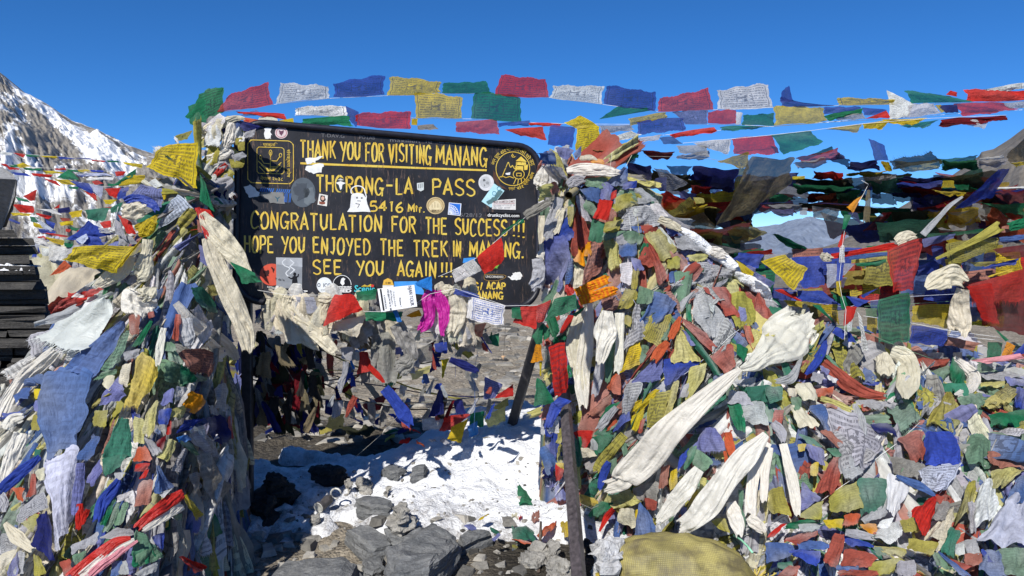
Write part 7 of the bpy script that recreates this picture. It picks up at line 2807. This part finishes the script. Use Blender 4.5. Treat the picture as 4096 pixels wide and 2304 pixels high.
tx = [ctext("+33 (0)4 74 54 71 58", .24, .05, .31, .98, 1, .02), ctext("France !", .55, .50, .60, .88, 1, .02), ctext("2 A rue de la Grande", .40, .15, .46, .85, 1), ctext("38270 Beaufort", .33, .10, .38, .75, 1), ctext("contact", .14, .30, .19, .9, 1)]
o = mesh_obj("print", *join(tx), flatm((70, 74, 84)), smooth=False, parent=CARD)
o = mesh_obj("print", *ctext("NJAN TOUR", .80, .02, .93, .92, 1, .0), flatm((80, 70, 84)), smooth=False, parent=CARD)
o = mesh_obj("print", [cardp(.06, .02, .002), cardp(.11, .02, .002), cardp(.11, .95, .002), cardp(.06, .95, .002)], [(0, 1, 2, 3)], flatm((40, 42, 48)), smooth=False, parent=CARD)

# ---- cords
CORDS = [
 ("topmost white cord, running level across the sky above the board", 'W', [('s0', 250, 665), ('s0', 385, 640), ('s0', 985, 549), ('s0', 1570, 486), ('s1', 115, 460), ('s1', 665, 436), ('s1', 1190, 440), ('s1', 1750, 479), ('s1', 2290, 548), ('c0', 1455, 618), ('c0', 2040, 601), ('d0', 60, 578), ('d0', 700, 560), ('d0', 1400, 545), ('d0', 2600, 514)], [4.37] * 4 + [4.67] * 5 + [4.44] * 2 + [4.36] * 4),
 ("white cord holding the second row of flags over the board's rim", 'W', [('s0', 1205, 660), ('s0', 1810, 668), ('s0', 2420, 682), ('s1', 395, 686), ('s1', 965, 694), ('s1', 1480, 726), ('c0', 500, 740), ('c0', 870, 746), ('c0', 1240, 748), ('c0', 1745, 746), ('c0', 2250, 751), ('d0', 40, 771), ('d0', 620, 726), ('d0', 1300, 690), ('d0', 1880, 642), ('d0', 2600, 600)], [4.37] * 3 + [4.67] * 4 + [4.44] * 4 + [4.36] * 5),
 ("short white cord under the rolled printed flag by the yellow cloth", 'W', [('c0', 1260, 888), ('c0', 1580, 850), ('c0', 2090, 808), ('c0', 2590, 770)], 4.43),
 ("white cord carrying the large green flag against the sky", 'W', [('c0', 1720, 937), ('c0', 2205, 895), ('d0', 20, 857), ('d0', 440, 810), ('d0', 950, 742), ('d0', 1620, 688), ('d0', 2400, 655)], 4.34),
 ("grey cord among the dark flags over the far heap", 'E', [('c1', 1340, 122), ('c1', 1640, 130), ('c1', 1980, 148), ('c1', 2180, 180)], 4.4),
 ("dark cord bundle stretched under the brownish grey sheet", 'N', [('d1', -100, 600), ('d1', 300, 580), ('d1', 800, 610), ('d1', 1300, 655)], 4.55),
 ("white cord leaving the blue cloth towards the frame's edge", 'W', [('d1', 2290, 445), ('d1', 2600, 438)], 4.34),
 ("steep thin string hung with the small orange flag", 'W', [('d1', 940, 365), ('d1', 1010, 405), ('d1', 955, 515), ('d1', 850, 700), ('d1', 770, 870), ('d1', 750, 1010), ('d1', 735, 1200), ('d1', 715, 1385), ('d2', 745, 90), ('d2', 785, 220), ('d2', 772, 420), ('d2', 770, 530)], 3.93),
 ("pale cord above the square green flag at the field's top", 'V', [('d2', 340, 130), ('d2', 560, 160), ('d2', 800, 195), ('d2', 1030, 130), ('d2', 1430, 85), ('d2', 1900, 60)], 4.2),
 ("thin green cord along the square green flag's top edge", 'g', [('d2', 970, 185), ('d2', 1430, 160), ('d2', 1880, 130)], 4.12),
 ("white cord through the square green flag to the blue one", 'W', [('d2', 960, 280), ('d2', 1440, 352), ('d2', 1850, 432), ('d2', 2340, 497)], 4.06),
 ("second white cord just below the blue flag's cord", 'W', [('d2', 1810, 465), ('d2', 2120, 505), ('d2', 2360, 530)], 4.08),
 ("dusty green cord slanting down to the cream folded scarf", 'g', [('d2', 940, 430), ('d2', 1140, 515), ('d2', 1350, 605), ('d2', 1670, 720)], 4.02),
 ("white cord of the little flags crossing the board's lower corner", 'W', [('c1', 130, 740), ('S', 2160, 772), ('S', 2010, 890), ('S', 1830, 1050), ('S', 1640, 1150), ('S', 1545, 1190)], 3.92),
 ("white cord sagging along the board's foot", 'W', [('b2', 10, 20), ('b2', 300, 70), ('b2', 780, 72), ('b2', 1090, 236), ('b2', 1480, 242), ('b2', 1750, 60), ('b2', 2010, 5), ('b2', 2250, 90), ('b2', 2520, 180), ('c2', 280, 172), ('c2', 400, 118)], 3.93),
 ("straight pale string standing behind the white rolled scarf", 'C', [('c1', 1008, 78), ('c1', 985, 255)], 4.05),
 ("pale hooked string above the faded blue rags", 'C', [('c1', 1205, 112), ('c1', 1140, 235)], 4.05),
 ("white cord slanting across the field beside the red diamond flag", 'W', [('d3', 540, 690), ('d3', 720, 560), ('d3', 930, 420), ('d3', 1100, 260), ('d3', 1310, 105), ('d2', 1530, 1350)], None),
 ("white cord under the printed flag to the red diamond", 'W', [('d3', 1940, 330), ('d3', 1830, 480), ('d3', 1715, 635)], None),
 ("pale cord hanging beside the brown pinkish flag", 'V', [('c2', 1140, -10), ('c2', 1255, 175)], None),
 ("white string tying the lavender flag to the rags", 'W', [('c2', 2310, 400), ('c2', 2200, 480), ('c2', 2010, 660), ('c2', 1900, 738), ('c2', 1720, 880)], None),
 ("red thin cord between the near heap's scarves", 'R', [('a1', 1590, 920), ('a1', 1650, 942), ('a1', 1800, 915), ('a1', 1900, 870), ('a1', 2030, 852)], 3.55),
 ("white loop of cord by the white cloth bag", 'W', [('a1', 1190, 630), ('a1', 1165, 740), ('a1', 1140, 830), ('a1', 1115, 862)], 3.4),
 ("grey cord winding round the grey post", 'E', [('a3', 1650, 960), ('a3', 1680, 1050), ('a3', 1760, 1170), ('a3', 1690, 1205), ('a3', 1560, 1160), ('a3', 1480, 1050)], 2.98),
 ("white thin cord crossing the striped red scarf", 'W', [('a3', 1500, 700), ('a3', 1660, 810), ('a3', 1760, 880)], 2.9),
 ("grey knotted cord tied round the leaning post", 'E', [('c3', 490, 860), ('c3', 540, 790), ('c3', 610, 730), ('c3', 690, 720), ('c3', 800, 770), ('c3', 870, 740)], 3.45),
 ("slack dark string in the shade below the board", 'E', [('b2', 60, 460), ('b2', 280, 770), ('b2', 380, 930)], 4.15),
 ("thin string slanting to the snow in the board's shadow", 'E', [('b3', 980, 270), ('b2', 1300, 1440), ('b2', 1480, 1220), ('b2', 1560, 1140)], 4.4),
 ("brown string stretched under the grey twisted cloth", 'u', [('b2', 600, 745), ('b2', 780, 690), ('b2', 1180, 560), ('b2', 1390, 500)], 4.4),
 ("tan string running behind the hanging rags to the strut", 'u', [('b2', 1130, 650), ('b2', 1500, 690), ('b2', 1900, 700), ('b2', 2200, 760), ('b2', 2580, 900)], 4.45),
 ("green string slanting through the gap below the board", 'G', [('b2', 1340, 350), ('b2', 1200, 520), ('b2', 980, 640), ('b2', 700, 850), ('b2', 560, 920)], 4.35),
 ("thin blue vertical string in front of the stony ground", 'b', [('b2', 1990, 480), ('b2', 2010, 700), ('b2', 2005, 900)], 4.3),
 ("thin blue string hanging down to the lit rags", 'b', [('b2', 2230, 640), ('b2', 2195, 850), ('b2', 2205, 1200), ('b2', 2190, 1440)], 4.35),
 ("thin dark string hanging with the tiny wooden cross", 'D', [('b2', 2510, 390), ('b2', 2500, 560), ('b2', 2490, 680)], 4.0),
 ("dark string slanting over the sunlit gravel", 'D', [('b2', 150, 1290), ('b2', 420, 1060), ('b2', 560, 960), ('b2', 760, 860)], 4.5),
 ("upper background cord of tiny flags in front of the mountain", 'W', [('a1', -100, 85), ('a1', 250, 102), ('a1', 580, 125), ('a1', 920, 158), ('a1', 1200, 176), ('a1', 1450, 205)], 6.6),
 ("second background cord of tiny flags below the upper one", 'W', [('a1', -100, 190), ('a1', 110, 212), ('a1', 430, 240), ('a1', 900, 260), ('a1', 1180, 280)], 6.6),
 ("background cord running down to the white cloth bag", 'W', [('a1', 60, 245), ('a1', 330, 290), ('a1', 700, 360), ('a1', 830, 420), ('a1', 1030, 555)], 6.6),
 ("background cord under the green peaked flag", 'W', [('a1', 120, 282), ('a1', 450, 345), ('a1', 820, 390), ('a1', 1050, 430), ('a1', 1460, 420)], 6.6),
]
for lab, code, segs, d in CORDS:
    if segs[-1][0] in ('d0', 'd1', 'd2', 'c0') and segs[-1][1] >= 2576 and d is not None:      # the cord runs on past the frame
        t_, x1, y1 = segs[-1]
        segs = segs + [(t_, x1 + 900, y1 + (y1 - segs[-2][2]) / max(1, x1 - segs[-2][1]) * 900 if segs[-2][0] == t_ else y1 - 20)]
        d = d + [d[-1]] if isinstance(d, list) else d
    if d is None:
        d = [float(np.dot(hit(*PX(*s)) - C0, (0, CP, -SP))) - 0.13 for s in segs]
    cord(segs, d, code, 0.0010, lab)
V, Fc = [], []
for (a, b) in (((2485, 680), (2487, 722)), ((2468, 690), (2508, 688))):
    v_, f_ = bar(at('b2', *a, 4.0), at('b2', *b, 4.0), 0.006, 0.004)
    k = len(V)
    V += v_
    Fc += [tuple(i + k for i in f) for f in f_]
tag(mesh_obj("wooden_cross", V, Fc, simple_mat("pale_wood", (0.5, 0.32, 0.18), 0.6, 0.2)), "tiny pale wooden cross hanging on a thin string", "cross")
# ---- loose stones: countless
r_ = np.random.RandomState(21)
V, Fc, Cc = [], [], []
def stone(x, y, z, s, flat, yaw):
    b = len(V)
    k = r_.uniform(.4, 1.3, (8, 3))
    k[4:] = k[:4] * r_.uniform(.75, 1.05, (4, 3))
    cc = [(-1, -1, -1), (1, -1, -1), (1, 1, -1), (-1, 1, -1), (-.8, -.8, 1), (.8, -.8, 1), (.8, .8, 1), (-.8, .8, 1)]
    for (a, bb, c), kk in zip(cc, k):
        px_, py_, pz_ = a * s * kk[0], bb * s * .7 * kk[1], c * s * flat * kk[2]
        V.append((x + px_ * math.cos(yaw) - py_ * math.sin(yaw), y + px_ * math.sin(yaw) + py_ * math.cos(yaw), z + pz_))
    Fc.extend([tuple(b + i for i in f) for f in ((0, 1, 5, 4), (1, 2, 6, 5), (2, 3, 7, 6), (3, 0, 4, 7), (4, 5, 6, 7))])
for k in range(2600):
    x, y = r_.uniform(-3.2, 2.2), r_.uniform(5.6, 13.5)
    s = 0.015 + 0.14 * r_.rand() ** 4
    stone(x, y, float(gz(x, y)) + s * .08, s, r_.uniform(.1, .35), r_.uniform(0, 6.28))
for k in range(900):
    x, y = r_.uniform(-1.5, 1.3), r_.uniform(2.6, 4.6)
    s = 0.004 + 0.018 * r_.rand() ** 3
    stone(x, y, floor_z(x, y) + s * .1, s, r_.uniform(.3, .6), r_.uniform(0, 6.28))
for k in range(60):
    x, y = r_.uniform(-1.35, 0.1), r_.uniform(3.25, 3.95)
    s = r_.uniform(.018, .07)
    stone(x, y, floor_z(x, y) + s * .1, s, r_.uniform(.2, .5), r_.uniform(0, 6.28))
GR = mesh_obj("gravel", V, Fc, stone_mat("loose_slate", (0.06, 0.058, 0.054), (0.40, 0.375, 0.33), 2.2, False, island=True), smooth=False)
tag(GR, "loose flat stones and grit strewn over the ground", "gravel", kind='stuff')
# ------------------------------------------------------------------ a label for every flag and scarf, from what lies next to it
MARKS = [("the yellow sack", 1740, 1400), ("the longest white scarf", 1720, 1080), ("the leaning steel post", 1440, 1220), ("the magenta scarf", 1095, 770),
 ("the paper card", 1000, 745), ("the board's top edge", 1000, 312), ("the round emblem", 1290, 430), ("the white cloth bag", 330, 560),
 ("the big blue cloth", 210, 980), ("the fringed yellow cloth", 360, 960), ("the striped red scarf", 400, 1290), ("the knotted cream scarf", 2370, 720),
 ("the sheer red cloth", 2510, 770), ("the tall red flag", 2290, 700), ("the small orange flag", 2145, 515), ("the brownish grey sheet", 1900, 480),
 ("the strip of snow", 1830, 650), ("the rolled orange flags", 1505, 720), ("the big pale corner cloth", 2530, 1310), ("the square blue flag", 2370, 1130),
 ("the snow patch", 1200, 1180), ("the seedling emblem", 700, 400), ("the cream scarf hanging by the board", 590, 720), ("the green bundle at the board's corner", 515, 265),
 ("the dark stepped wall", 60, 620), ("the folded cream scarf", 2250, 930), ("the square green flag", 2250, 800), ("the red diamond flag", 2330, 1290),
 ("the bright red square flag", 1520, 525), ("the yellow dome of cloth", 1460, 320), ("the snowy mountain", 230, 440), ("the grey twisted cloth", 1020, 860),
 ("the slanting steel strut", 1310, 980), ("the flat white silk scarf", 2255, 1240), ("the largest printed yellow flag", 440, 410), ("the topmost white cord", 1700, 240),
 ("the bamboo pole", 1455, 495), ("the white frayed ruffle", 350, 750), ("the second white scarf", 1850, 1230), ("the distant mountains", 2000, 570), ("the scree hill", 2450, 480),
 ("the grey post", 430, 1380), ("the olive fringed mesh", 1645, 830)]
ADJ = [('f', 'frayed'), ('p', 'printed'), ('k', 'gathered'), ('c', 'crumpled'), ('t', 'thin')]
ORDN = ['', 'second ', 'third ', 'fourth ', 'fifth ', 'sixth ', 'seventh ', 'eighth ', 'ninth ', 'tenth ', 'eleventh ', 'twelfth ']
groups = {}
KIND = {'prayer_flag': 'prayer flag', 'ceremonial_scarf': 'scarf', 'rolled_flag': 'rolled flag'}
for o, code, (x, y), opts, name in ITEMS:
    best = sorted((math.hypot(mx - x, my - y), n, mx, my) for n, mx, my in MARKS)
    d, n, mx, my = best[0]
    if d < 14:                       # the mark itself: name it by its next neighbour
        d, n, mx, my = best[1]
    dx, dy = x - mx, y - my
    rel = ('above' if dy < 0 else 'below') if abs(dy) > 0.8 * abs(dx) else 'beside'
    adj = [w for c, w in ADJ if c in opts][:1]
    if name == 'ceremonial_scarf':
        adj = ['silky' if 's' in opts else 'cotton']
    if name == 'rolled_flag':
        adj = ['tightly']
    groups.setdefault((' '.join(adj), CNAME[code], KIND[name], rel, n), []).append((d, o))
    cat = {'prayer_flag': 'flag', 'ceremonial_scarf': 'scarf', 'rolled_flag': 'rolled flag'}[name]
    tag(o, None, cat, {'prayer_flag': 'prayer flags strung and heaped round the sign', 'ceremonial_scarf': 'scarves tied to the heaps', 'rolled_flag': 'flags rolled round their cords'}[name])
for (adj, cn, kd, rel, n), lst in groups.items():
    lst.sort(key=lambda q: q[0])
    for i, (d, o) in enumerate(lst):
        first = ' '.join(w for w in (adj, cn, kd) if w)
        o['label'] = (first + ' ' + rel + ' ' + n) if len(lst) == 1 else (ORDN[min(i, 11)] + 'nearest ' + first + ' ' + rel + ' ' + n)
# keep each cloth's origin at its own place
for o in list(SC.objects):
    if o.type == 'MESH' and o.parent is None and len(o.data.vertices) and not o.children and o.name.split('.')[0] in ('prayer_flag', 'ceremonial_scarf', 'rolled_flag', 'rock', 'cord', 'steel_post', 'stick'):
        n_ = len(o.data.vertices)
        a = np.zeros(n_ * 3, dtype=np.float32)
        o.data.vertices.foreach_get('co', a)
        a = a.reshape(-1, 3)
        c = np.array([(a[:, 0].min() + a[:, 0].max()) / 2, (a[:, 1].min() + a[:, 1].max()) / 2, a[:, 2].min()], dtype=np.float32)
        o.data.vertices.foreach_set('co', (a - c).ravel())
        o.location = tuple(float(q) for q in c)
        o.data.update()
